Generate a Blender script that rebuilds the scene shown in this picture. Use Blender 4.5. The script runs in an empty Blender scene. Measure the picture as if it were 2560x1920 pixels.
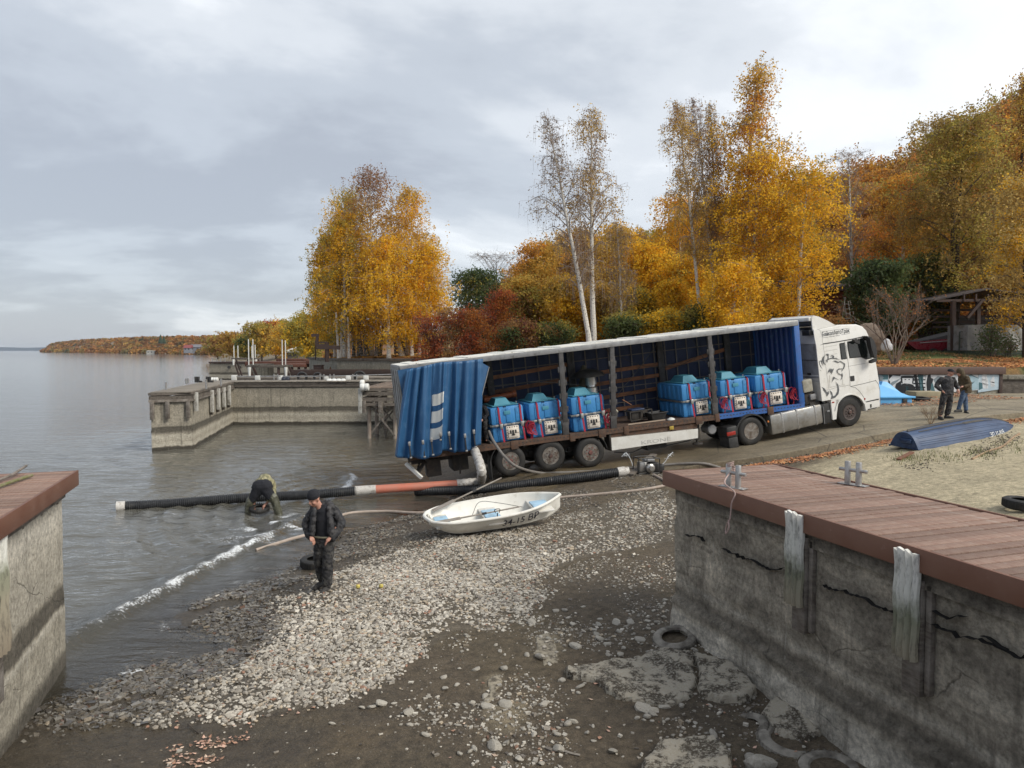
import bpy, bmesh, math, random
import numpy as np
from mathutils import Matrix, Vector
random.seed(7); rng=np.random.default_rng(7)
R=math.radians
sc=bpy.context.scene
# ---------------------------------------------------------------- camera, sky, sun, exposure
F=1828.; EYE=4.45; PIT=math.atan((960-876)/F)
cd=bpy.data.cameras.new('camera'); cam=bpy.data.objects.new('camera',cd); sc.collection.objects.link(cam)
cd.sensor_width=36; cd.lens=36*F/2560; cd.clip_end=30000; cd.clip_start=.05
cam.location=(0,0,EYE); cam.rotation_euler=(math.pi/2-PIT,0,0); sc.camera=cam
SUN_EL,SUN_AZ=42,122         # azimuth clockwise from +Y (view direction)
W=bpy.data.worlds.new('World'); sc.world=W; W.use_nodes=True
SKYK=.74
def world():
    nt=W.node_tree; nt.nodes.clear(); N=nt.nodes.new; L=nt.links.new
    out=N('ShaderNodeOutputWorld'); bg=N('ShaderNodeBackground'); bg.inputs[1].default_value=.1; L(bg.outputs[0],out.inputs[0])
    sky=N('ShaderNodeTexSky'); sky.sky_type='NISHITA'; sky.sun_disc=False; sky.sun_elevation=R(SUN_EL); sky.sun_rotation=R(SUN_AZ)
    tc=N('ShaderNodeTexCoord'); sep=N('ShaderNodeSeparateXYZ'); L(tc.outputs['Generated'],sep.inputs[0])
    def m(op,a,b=None,c=None,clamp=False):
        n=N('ShaderNodeMath'); n.operation=op; n.use_clamp=clamp
        for i,q in enumerate((a,b,c)):
            if q is None: continue
            if isinstance(q,(int,float)): n.inputs[i].default_value=q
            else: L(q,n.inputs[i])
        return n.outputs[0]
    z=m('MAXIMUM',sep.outputs[2],0.0); zz=m('ADD',z,.13)
    cx=m('DIVIDE',sep.outputs[0],zz); cy=m('DIVIDE',sep.outputs[1],zz)
    cb=N('ShaderNodeCombineXYZ'); L(cx,cb.inputs[0]); L(cy,cb.inputs[1]); cb.inputs[2].default_value=3.4
    n1=N('ShaderNodeTexNoise'); n1.inputs['Scale'].default_value=.62; n1.inputs['Detail'].default_value=9; n1.inputs['Roughness'].default_value=.56; n1.inputs['Distortion'].default_value=.25; L(cb.outputs[0],n1.inputs['Vector'])
    # broad brightening towards the veiled sun (right) and the thin cloud at right
    sx=math.sin(R(62)); sy=math.cos(R(62))
    dx=m('MULTIPLY',sep.outputs[0],sx*.85); dy=m('MULTIPLY',sep.outputs[1],sy*.85); d=m('ADD',m('ADD',dx,dy),m('MULTIPLY',z,.55))
    fac=m('ADD',m('MULTIPLY',n1.outputs[0],2.6),m('MULTIPLY_ADD',d,.95,-1.35))
    hz=m('MULTIPLY',m('POWER',m('SUBTRACT',1,z),22),.26); fac=m('ADD',fac,hz,None,True)
    cr=N('ShaderNodeValToRGB'); L(fac,cr.inputs[0]); e=cr.color_ramp; e.interpolation='EASE'
    e.elements[0].position=.0; e.elements[0].color=(.335,.360,.405,1)
    e.elements[1].position=1; e.elements[1].color=(.93,.94,.955,1)
    for p,c in ((.30,(.43,.462,.508,1)),(.55,(.57,.598,.632,1)),(.78,(.75,.77,.79,1))):
        q=e.elements.new(p); q.color=c
    vm=N('ShaderNodeVectorMath'); vm.operation='SCALE'; L(cr.outputs[0],vm.inputs[0]); vm.inputs[3].default_value=10*SKYK
    mx=N('ShaderNodeMixRGB'); mx.inputs[0].default_value=.9; L(sky.outputs[0],mx.inputs[1]); L(vm.outputs[0],mx.inputs[2]); L(mx.outputs[0],bg.inputs[0])
world()
sl=bpy.data.lights.new('sun','SUN'); sl.energy=1.5; sl.angle=R(24); sl.color=(1,.94,.83)
so=bpy.data.objects.new('sun',sl); sc.collection.objects.link(so)
sd=Vector((math.sin(R(SUN_AZ))*math.cos(R(SUN_EL)),math.cos(R(SUN_AZ))*math.cos(R(SUN_EL)),math.sin(R(SUN_EL))))
so.rotation_euler=sd.to_track_quat('Z','Y').to_euler(); so.location=sd*60
vs=sc.view_settings; sc.display_settings.display_device='sRGB'; vs.view_transform='Standard'; vs.look='None'; vs.exposure=0.95; vs.gamma=1; vs.use_curve_mapping=False
sc.cycles.max_bounces=6; sc.cycles.transparent_max_bounces=12
# ---------------------------------------------------------------- picture geometry helpers (where things really stand)
def ray(u,v):
    a=(u-1280)/F; b=(960-v)/F
    return np.array([a, math.cos(PIT)+b*math.sin(PIT), -math.sin(PIT)+b*math.cos(PIT)])
CAM=np.array([0,0,EYE])
def atz(u,v,z): r=ray(u,v); return CAM+r*((z-EYE)/r[2])
def aty(u,v,y): r=ray(u,v); return CAM+r*(y/r[1])
class Fr:
    def __init__(s,O,th,pi=0,roll=0):
        th=R(th);pi=R(pi)
        s.O=np.array(O,float); s.x=np.array([math.cos(th)*math.cos(pi),math.sin(th)*math.cos(pi),math.sin(pi)])
        s.y=np.array([-math.sin(th),math.cos(th),0]); s.z=np.cross(s.x,s.y)
        if roll:
            r=R(roll); y=s.y*math.cos(r)+s.z*math.sin(r); z=-s.y*math.sin(r)+s.z*math.cos(r); s.y,s.z=y,z
    def px(s,u,v,w=0):
        r=ray(u,v); d=s.O+s.y*w-CAM; t=d.dot(s.y)/r.dot(s.y); p=CAM+r*t-s.O; return p.dot(s.x),p.dot(s.z)
    def W(s,x,y,z): return s.O+s.x*x+s.y*y+s.z*z
    def M(s):
        m=Matrix.Identity(4)
        for i in range(3):
            m[i][0]=s.x[i]; m[i][1]=s.y[i]; m[i][2]=s.z[i]; m[i][3]=s.O[i]
        return m
    def inv(s,p): d=np.asarray(p)-s.O; return np.array([d@s.x,d@s.y,d@s.z])
# ---------------------------------------------------------------- smooth value noise in numpy
_G=rng.random((4,256,256))
def vn(x,y,s=1.,k=0):
    x=np.asarray(x,float)/s+37.3*k; y=np.asarray(y,float)/s+11.7*k
    xi=np.floor(x).astype(int); yi=np.floor(y).astype(int); fx=x-xi; fy=y-yi
    fx=fx*fx*(3-2*fx); fy=fy*fy*(3-2*fy); g=_G[k%4]; a=xi&255;b=(xi+1)&255;c=yi&255;d=(yi+1)&255
    return (g[a,c]*(1-fx)+g[b,c]*fx)*(1-fy)+(g[a,d]*(1-fx)+g[b,d]*fx)*fy
def fbm(x,y,s=1.,o=4,k=0):
    t=0;a=.5;n=0
    for i in range(o): t=t+a*vn(x,y,s,k+i); n+=a; a*=.5; s*=.5
    return t/n
def sstep(a,b,x): t=np.clip((np.asarray(x,float)-a)/(b-a),0,1); return t*t*(3-2*t)
# ---------------------------------------------------------------- objects
def link(o): sc.collection.objects.link(o); return o
INV={}
def tag(o,label=None,cat=None,group=None,kind=None):
    if label: o['label']=label
    if cat: o['category']=cat
    if group: o['group']=group
    if kind: o['kind']=kind
    return o
def thing(name,label,cat,loc=(0,0,0),group=None,M=None):
    o=link(bpy.data.objects.new(name,None)); o.empty_display_size=.2
    mw=Matrix.Translation(Vector([float(c) for c in loc])) if M is None else M
    o.matrix_world=mw; INV[o]=(mw.inverted() if M is None else Matrix.Identity(4))
    return tag(o,label,cat,group)
def put(name,me,m=None,parent=None):
    o=link(bpy.data.objects.new(name,me))
    if m is not None and len(me.materials)==0: me.materials.append(m)
    if parent is not None:
        o.parent=parent
        if parent in INV: o.matrix_parent_inverse=INV[parent]
    return o
def fmesh(name,V,Fc,smooth=False,col=None,attrs=None,sharp=None):
    """fast mesh: V (n,3), Fc (m,k) array or list of arrays with different k"""
    V=np.asarray(V,np.float32); Fs=Fc if isinstance(Fc,list) else [Fc]
    Fs=[np.asarray(f,np.int32) for f in Fs if len(f)]
    me=bpy.data.meshes.new(name); me.vertices.add(len(V)); me.vertices.foreach_set('co',V.ravel())
    idx=np.concatenate([f.ravel() for f in Fs]); cnt=np.concatenate([np.full(len(f),f.shape[1],np.int32) for f in Fs])
    me.loops.add(len(idx)); me.loops.foreach_set('vertex_index',idx)
    me.polygons.add(len(cnt)); st=np.concatenate([[0],np.cumsum(cnt)[:-1]]).astype(np.int32)
    me.polygons.foreach_set('loop_start',st); me.polygons.foreach_set('loop_total',cnt)
    me.polygons.foreach_set('use_smooth',np.full(len(cnt),bool(smooth)))
    me.update(calc_edges=True)
    if col is not None:
        a=me.color_attributes.new('col','FLOAT_COLOR','POINT'); c=np.ones((len(V),4),np.float32); c[:,:3]=col; a.data.foreach_set('color',c.ravel())
    for k,v in (attrs or {}).items():
        a=me.attributes.new(k,'FLOAT','POINT'); a.data.foreach_set('value',np.asarray(v,np.float32))
    if smooth and sharp: me.set_sharp_from_angle(angle=sharp)
    return me
BOXF=[(0,3,2,1),(4,5,6,7),(0,1,5,4),(1,2,6,5),(2,3,7,6),(3,0,4,7)]
class MB:
    def __init__(s,M=None): s.v=[];s.f=[];s.mi=[];s.M=M;s.cur=0
    def add(s,V,Fc):
        n=len(s.v); s.v+= [tuple(map(float,p)) for p in V]; s.f+=[tuple(int(i)+n for i in f) for f in Fc]; s.mi+=[s.cur]*len(Fc); return s
    def box(s,x0,x1,y0,y1,z0,z1):
        return s.add([(x0,y0,z0),(x1,y0,z0),(x1,y1,z0),(x0,y1,z0),(x0,y0,z1),(x1,y0,z1),(x1,y1,z1),(x0,y1,z1)],BOXF)
    def bbox(s,x0,x1,y0,y1,z0,z1,b=.02):
        """box with chamfered edges"""
        b=min(b,(x1-x0)*.45,(y1-y0)*.45,(z1-z0)*.45); bm=bmesh.new(); bmesh.ops.create_cube(bm,size=1)
        for v in bm.verts: v.co=Vector(((x0+x1)/2+v.co.x*(x1-x0),(y0+y1)/2+v.co.y*(y1-y0),(z0+z1)/2+v.co.z*(z1-z0)))
        bmesh.ops.bevel(bm,geom=list(bm.edges),offset=b,segments=2,profile=.5,affect='EDGES')
        bm.verts.index_update(); s.add([v.co[:] for v in bm.verts],[[v.index for v in f.verts] for f in bm.faces]); bm.free(); return s
    def beam(s,a,b,w,h=None,up=(0,0,1)):
        """square bar from a to b"""
        a=np.asarray(a,float);b=np.asarray(b,float);d=b-a;L=np.linalg.norm(d);d/=L;h=h or w
        up=np.asarray(up,float)
        if abs(d@up)>.95: up=np.array([1.,0,0]) if abs(d[0])<.9 else np.array([0,1.,0])
        sx=np.cross(d,up);sx/=np.linalg.norm(sx);uz=np.cross(sx,d)
        P=[a+sx*i*w/2+uz*j*h/2 for i,j in((-1,-1),(1,-1),(1,1),(-1,1))]; P+=[p+d*L for p in P]
        return s.add(P,BOXF)
    def tube(s,pts,r,n=8,caps=True,squash=None):
        pts=np.asarray(pts,float);m=len(pts); rr=np.full(m,r) if np.isscalar(r) else np.asarray(r,float)
        T=np.gradient(pts,axis=0); T/=np.maximum(np.linalg.norm(T,axis=1)[:,None],1e-9)
        up=np.array([0,0,1.]); 
        if abs(T[0]@up)>.9: up=np.array([1.,0,0])
        V=[];side=np.cross(T[0],up);side/=np.linalg.norm(side)
        for i in range(m):
            side=side-T[i]*(side@T[i]);side/=np.linalg.norm(side);u=np.cross(side,T[i])
            for k in range(n):
                a=2*math.pi*k/n; V.append(pts[i]+rr[i]*(math.cos(a)*side+math.sin(a)*u*(squash or 1)))
        Fc=[(i*n+k,i*n+(k+1)%n,(i+1)*n+(k+1)%n,(i+1)*n+k) for i in range(m-1) for k in range(n)]
        if caps: Fc+=[tuple(range(n))[::-1],tuple((m-1)*n+k for k in range(n))]
        return s.add(V,Fc)
    def lathe(s,prof,c,axis=(0,1,0),n=28,close=False):
        """prof: (along axis, radius)"""
        ax=np.asarray(axis,float);ax/=np.linalg.norm(ax); a=np.array([0,0,1.]) if abs(ax[2])<.9 else np.array([1.,0,0])
        e1=np.cross(ax,a);e1/=np.linalg.norm(e1);e2=np.cross(ax,e1); c=np.asarray(c,float)
        V=[c+ax*p+r*(e1*math.cos(2*math.pi*k/n)+e2*math.sin(2*math.pi*k/n)) for p,r in prof for k in range(n)]
        m=len(prof); Fc=[(i*n+k,(i+1)*n+k,(i+1)*n+(k+1)%n,i*n+(k+1)%n) for i in range(m-1) for k in range(n)]
        if close: Fc+=[((m-1)*n+k,k,(k+1)%n,(m-1)*n+(k+1)%n) for k in range(n)]
        else: Fc+=[tuple(range(n)),tuple((m-1)*n+k for k in range(n))[::-1]]
        return s.add(V,Fc)
    def prism(s,poly,y0,y1,plane='xz'):
        """polygon (a,b) extruded along the third axis"""
        n=len(poly)
        def P(a,b,c): return (a,c,b) if plane=='xz' else ((a,b,c) if plane=='xy' else (c,a,b))
        V=[P(a,b,y0) for a,b in poly]+[P(a,b,y1) for a,b in poly]
        return s.add(V,[tuple(range(n)),tuple(range(2*n-1,n-1,-1))]+[(i,i+n,(i+1)%n+n,(i+1)%n) for i in range(n)])
    def xf(s,Mx,start=0):
        for i in range(start,len(s.v)): s.v[i]=tuple(Mx@Vector(s.v[i]))
        return s
    def mesh(s,name,mats,smooth=True,sharp=.6,fix=True):
        me=bpy.data.meshes.new(name); me.from_pydata(s.v,[],s.f)
        for m in (mats if isinstance(mats,(list,tuple)) else [mats]): me.materials.append(m)
        me.polygons.foreach_set('material_index',s.mi)
        if fix:
            bm=bmesh.new(); bm.from_mesh(me); bmesh.ops.recalc_face_normals(bm,faces=bm.faces)
            ng=[f for f in bm.faces if len(f.verts)>4]
            if ng: bmesh.ops.triangulate(bm,faces=ng)
            bm.to_mesh(me); bm.free()
        if smooth: me.polygons.foreach_set('use_smooth',[True]*len(me.polygons)); me.set_sharp_from_angle(angle=sharp)
        me.update(); return me
    def build(s,name,mats,parent=None,**k): return put(name,s.mesh(name,mats,**k),None,parent)
def copy_tree(o,M=None,parent=None):
    c=link(o.copy())
    if parent is not None: c.parent=parent
    for ch in o.children: copy_tree(ch,None,c)
    if M is not None: c.matrix_world=M
    return c
def path(pts,n=8):
    """Catmull-Rom through points"""
    P=np.asarray(pts,float); P=np.vstack([2*P[0]-P[1],P,2*P[-1]-P[-2]]); o=[]
    for i in range(1,len(P)-2):
        for t in np.linspace(0,1,n,endpoint=False):
            o.append(.5*((2*P[i])+(-P[i-1]+P[i+1])*t+(2*P[i-1]-5*P[i]+4*P[i+1]-P[i+2])*t*t+(-P[i-1]+3*P[i]-3*P[i+1]+P[i+2])*t**3))
    return np.array(o+[P[-2]])
# ---------------------------------------------------------------- materials
class NT:
    def __init__(s,name):
        s.m=bpy.data.materials.new(name); s.m.use_nodes=True; s.t=s.m.node_tree; s.b=s.t.nodes['Principled BSDF']; s.out=s.t.nodes['Material Output']
        s.tc=s.t.nodes.new('ShaderNodeTexCoord').outputs['Object']
    def n(s,ty,**k):
        q=s.t.nodes.new('ShaderNode'+ty)
        for a,v in k.items(): setattr(q,a,v)
        return q
    def L(s,a,b): s.t.links.new(a,b)
    def set(s,inp,v):
        if isinstance(v,bpy.types.NodeSocket): s.L(v,inp)
        elif isinstance(v,(tuple,list)) and len(v)==3 and len(inp.default_value)==4: inp.default_value=(*v,1)
        else: inp.default_value=v
    def noise(s,scale,detail=4,rough=.55,vec=None,dist=0,stretch=None):
        q=s.n('TexNoise'); q.inputs['Scale'].default_value=scale; q.inputs['Detail'].default_value=detail; q.inputs['Roughness'].default_value=rough; q.inputs['Distortion'].default_value=dist
        v=vec or s.tc
        if stretch:
            mp=s.n('Mapping'); mp.inputs['Scale'].default_value=stretch; s.L(v,mp.inputs[0]); v=mp.outputs[0]
        s.L(v,q.inputs['Vector']); return q.outputs[0]
    def vor(s,scale,feat='F1',vec=None):
        q=s.n('TexVoronoi',feature=feat); q.inputs['Scale'].default_value=scale; s.L(vec or s.tc,q.inputs['Vector']); return q
    def ramp(s,f,stops,interp='LINEAR'):
        q=s.n('ValToRGB'); s.L(f,q.inputs[0]); e=q.color_ramp; e.interpolation=interp
        while len(e.elements)<len(stops): e.elements.new(.5)
        for el,(p,c) in zip(e.elements,stops):
            el.position=p; el.color=(c,c,c,1) if isinstance(c,(int,float)) else (*c,1)
        return q.outputs[0]
    def mix(s,f,a,b,mode='MIX'):
        q=s.n('MixRGB',blend_type=mode); s.set(q.inputs[0],f); s.set(q.inputs[1],a); s.set(q.inputs[2],b); return q.outputs[0]
    def math(s,op,a,b=0.,clamp=False):
        q=s.n('Math',operation=op,use_clamp=clamp); s.set(q.inputs[0],a); s.set(q.inputs[1],b); return q.outputs[0]
    def bump(s,h,st=.5,d=.01,normal=None):
        q=s.n('Bump'); q.inputs['Strength'].default_value=st; q.inputs['Distance'].default_value=d; s.L(h,q.inputs['Height'])
        if normal is not None: s.L(normal,q.inputs['Normal'])
        return q.outputs[0]
    def xyz(s,v=None): q=s.n('SeparateXYZ'); s.L(v or s.tc,q.inputs[0]); return q.outputs
    def geo(s): return s.n('NewGeometry').outputs['Position']
    def attr(s,a): return s.n('Attribute',attribute_name=a)
    def P(s,color=None,rough=None,metal=None,normal=None,spec=None,**k):
        if color is not None: s.set(s.b.inputs['Base Color'],color)
        if rough is not None: s.set(s.b.inputs['Roughness'],rough)
        if metal is not None: s.set(s.b.inputs['Metallic'],metal)
        if normal is not None: s.L(normal,s.b.inputs['Normal'])
        if spec is not None: s.set(s.b.inputs['Specular IOR Level'],spec)
        return s.m
_M={}
def mat(name,c,rough=.6,metal=0,c2=None,scale=4,lo=.35,hi=.65,bump=.15,bs=30,bd=.005,var=0,stretch=None,dirt=None,ds=2.,dlo=.45,dhi=.7,spec=None):
    """general procedural surface: two-tone noise, dirt patches, per-object variation, fine relief"""
    if name in _M: return _M[name]
    t=NT(name); c2=c2 or tuple(x*.8 for x in c)
    f=t.ramp(t.noise(scale,5,.6,stretch=stretch),[(lo,0.),(hi,1.)]); col=t.mix(f,c,c2)
    if dirt: col=t.mix(t.ramp(t.noise(ds,6,.65),[(dlo,0.),(dhi,1.)]),col,dirt)
    if var:
        oi=t.n('ObjectInfo').outputs['Random']; col=t.mix(1.,col,t.ramp(oi,[(0,1-var),(1,1.)]),'MULTIPLY')
    nb=t.bump(t.noise(bs,4,.6,stretch=stretch),bump,bd) if bump else None
    rg=t.ramp(f,[(0,max(rough-.07,0)),(1,min(rough+.08,1))])
    _M[name]=t.P(col,rg,metal,nb,spec); return _M[name]
def glass_mat():
    t=NT('window_glass'); return t.P((.012,.016,.016),.04,0,None,.8)
# ================================================================ frames of the truck (needed for the ramp under it)
TR=Fr(aty(1022,914,22),15,6.2)            # trailer: origin roof edge near rear corner, x forward, y to far side
KR=Fr(aty(2126,1069,25.9),15,10)          # tractor: origin where the near steering tyre touches the ramp
RO=np.array([TR.O[0],TR.O[1]]); RD=np.array([math.cos(R(15)),math.sin(R(15))]); RN=np.array([-RD[1],RD[0]])
def sw(x,y): dx=np.asarray(x)-RO[0]; dy=np.asarray(y)-RO[1]; return dx*RD[0]+dy*RD[1], dx*RN[0]+dy*RN[1]
_w1=TR.W(2.83,0,-3.84); _w3=TR.W(5.5,0,-3.96); _w4=KR.W(-3.93,0,.17); _w5=KR.W(0.05,0,.01)
_S=[sw(p[0],p[1])[0] for p in (_w1,_w3,_w4,_w5)]; _Z=[p[2] for p in (_w1,_w3,_w4,_w5)]
RS=[-30,-8,0,1.6]+_S+[19,24,34,60]; RZ=[-2.2,-.75,-.18,.10]+_Z+[2.16,2.38,2.5,2.9]
def rampz(S): return np.interp(S,RS,RZ)
def rampline(S,W_): return RO+RD*S+RN*W_
KERB=-1.95
# ================================================================ terrain
_ctl=[]
for u,v,z in [(208,1736,0),(451,1666,0),(555,1585,0),(509,1504,0),(625,1470,0),(752,1418,0),(926,1319,0),(1041,1284,0),(1157,1238,.03),
    (815,1476,.18),(1000,1560,.33),(1120,1345,.36),(1300,1340,.42),(1400,1400,.5),(1689,1570,.55),(2084,1886,.45),(1280,1920,.34),(700,1700,.24),
    (300,1800,.07),(40,1900,.12),(900,1420,.16),(1100,1290,.16),(1400,1250,.45),(1650,1300,.66),(1621,1185,.74),(1500,1215,.6),(600,1900,.2),(1600,1750,.42),(480,1530,.03)]:
    p=atz(u,v,z); _ctl.append((p[0],p[1],z))
_ctl+=[(-9,12,-.75),(-9,20,-.7),(-15,15,-1.5),(-7,17,-.32),(-6.86,19.7,-.42),(-4.6,24,-.32),(-3.2,27,-.25),(-8,30,-1.),(-12,40,-1.6),(-7,42,-1.),(-2.2,32,-.1),
    (-25,30,-2.5),(-25,60,-3),(-30,10,-2.5),(-12,5,-1.2),(-7.5,9,-.4),(0,0,.4),(-5,3,.3),(4,5,.6),(4,0,.7),
    (5.5,13,.95),(4.6,16,.85),(6,17.5,.95),(9.1,13.05,1.62),(12,14,1.9),(11,20.1,1.5),(14.8,21.2,1.85),(13,17,1.8),(8.2,19,1.15),(18,20,2.15),(25,18,2.5),(20,8,2.3),(10,5,1.9),(40,20,3),
    (9.5,21.6,1.18),(7.2,20.6,.9)]
for S in (5,8,10,12,14.5,17,20,24,30): 
    q=rampline(S,KERB-.02); _ctl.append((q[0],q[1],float(rampz(S))-float(np.interp(S,[5.5,8.5,18,30],[.0,.17,.2,.1]))))
_ctl=np.array(_ctl)
def _solve(C,eps=1.2):
    d=np.sqrt(((C[:,None,:2]-C[None,:,:2])**2).sum(-1)+eps**2); n=len(C)
    A=np.zeros((n+3,n+3)); A[:n,:n]=d; A[:n,n]=1; A[:n,n+1:]=C[:,:2]; A[n,:n]=1; A[n+1:,:n]=C[:,:2].T
    return np.linalg.solve(A,np.r_[C[:,2],0,0,0])
_wt=_solve(_ctl)
def _ev(C,w,x,y,eps=1.2):
    x=np.asarray(x,float).ravel(); y=np.asarray(y,float).ravel(); o=np.empty(len(x)); n=len(C)
    for i in range(0,len(x),20000):
        X=x[i:i+20000];Y=y[i:i+20000]
        o[i:i+20000]=np.sqrt((X[:,None]-C[:,0])**2+(Y[:,None]-C[:,1])**2+eps**2)@w[:n]+w[n]+w[n+1]*X+w[n+2]*Y
    return o
# raised bank behind the truck
BANK=[(-75,420),(-33,150),(-24,90),(-19.5,70),(-17.,65),(-14.4,60.6),(-8,59.6),(-1,52),(4,41),(9,35.2),(17,34.3),(24.2,35.3),(30,36.4),(60,41),(200,60)]
_bk=np.array(BANK,float)
_tc=np.array([(-19.5,66,3.3),(-17,58.5,3.65),(-9,57,3.7),(-1,50,3.7),(9,36,3.66),(17,35,3.6),(24,36,3.6),(35,38,3.9),(17,45,4.15),(26,46,4.35),(34,48,4.7),(10,48,4.2),(0,60,4.3),(-12,70,3.9),
   (8,75,4.8),(20,66,5.4),(32,66,6.5),(45,62,8),(60,60,10),(0,95,6),(20,95,8),(45,95,12),(-14,110,4.3),(-25,160,4),(0,150,8),(60,140,16),(90,60,14),(120,120,22),(-40,300,6),(60,300,22),(60,42,5.4),(200,70,20)],float)
_tw=_solve(_tc,4)
def bankside(x,y):
    yl=np.interp(x,_bk[:,0],_bk[:,1],left=1e9); return y-yl
def gz(x,y):
    x=np.asarray(x,float);y=np.asarray(y,float); sh=np.broadcast(x,y).shape; X=np.broadcast_to(x,sh).ravel(); Y=np.broadcast_to(y,sh).ravel()
    z=_ev(_ctl,_wt,X,Y); far=np.hypot(X-2,Y-18); z=np.where((X<-16)|(far>60),np.minimum(z,-2.5),z)
    z=np.clip(z,-6,3.2); S,Wd=sw(X,Y)
    inr=(Wd>KERB+.1)&(Wd<16); z=np.where(inr&(S>-12),rampz(S)-.02-.28*sstep(5.5,9.,S),z)
    z=np.where((Wd>=6.6)&(S<9)&(S>-12),np.minimum(z,-.25+.1*S),z)
    b=bankside(X,Y); z=np.where(b>0,_ev(_tc,_tw,X,Y,4),z)
    return z.reshape(sh)
def gzn(x,y):
    x=np.asarray(x,float);y=np.asarray(y,float); Z=gz(x,y); near=(x>-9)&(x<20)&(y<34); beach=near&(bankside(x,y)<0)
    n=fbm(x,y,2.2,4,1)-.5; f=fbm(x,y,.32,4,2)-.5; ff=fbm(x,y,.10,2,3)-.5
    return Z+np.where(beach,n*.08+f*.055+ff*.014,0)+np.where(~beach&(bankside(x,y)>1),n*.25,0)
def g1(x,y): return float(gz(np.array([x]),np.array([y]))[0])
def grad(segs):
    o=[]
    for a,b,s in segs: o.append(np.arange(a,b,s))
    return np.concatenate(o+[[segs[-1][1]]])
def grid(xs,ys):
    X,Y=np.meshgrid(xs,ys); nx=len(xs); ny=len(ys); i=np.arange((ny-1)*nx).reshape(ny-1,nx)[:,:-1].ravel()
    return X.ravel(),Y.ravel(),np.stack([i,i+1,i+nx+1,i+nx],1)
# --- masks in world space
def inpoly(x,y,P):
    P=np.asarray(P); n=len(P); r=np.zeros(np.shape(x),bool); j=n-1
    for i in range(n):
        c=((P[i,1]>y)!=(P[j,1]>y))&(x<(P[j,0]-P[i,0])*(y-P[i,1])/(P[j,1]-P[i,1]+1e-12)+P[i,0]); r^=c; j=i
    return r
def W2(L,z=.3): return np.array([atz(u,v,z)[:2] for u,v in L])
GRAVEL=W2([(150,1765),(400,1765),(574,1780),(717,1775),(834,1756),(955,1730),(1029,1668),(1138,1595),(1264,1597),(1324,1560),(1345,1520),(1350,1465),(1450,1425),(1690,1400),(1690,1300),(1640,1262),(1420,1300),(1380,1325),(1120,1352),(1000,1370),(870,1400),(800,1430),(700,1480),(640,1530),(600,1600),(480,1680),(250,1728)],.28)
def sdist(x,y,P):
    """distance to polygon outline"""
    P=np.asarray(P); d=np.full(np.shape(x),1e9)
    for i in range(len(P)):
        a=P[i];b=P[(i+1)%len(P)];ab=b-a;t=np.clip(((x-a[0])*ab[0]+(y-a[1])*ab[1])/(ab@ab),0,1)
        d=np.minimum(d,np.hypot(x-a[0]-t*ab[0],y-a[1]-t*ab[1]))
    return d
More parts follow.
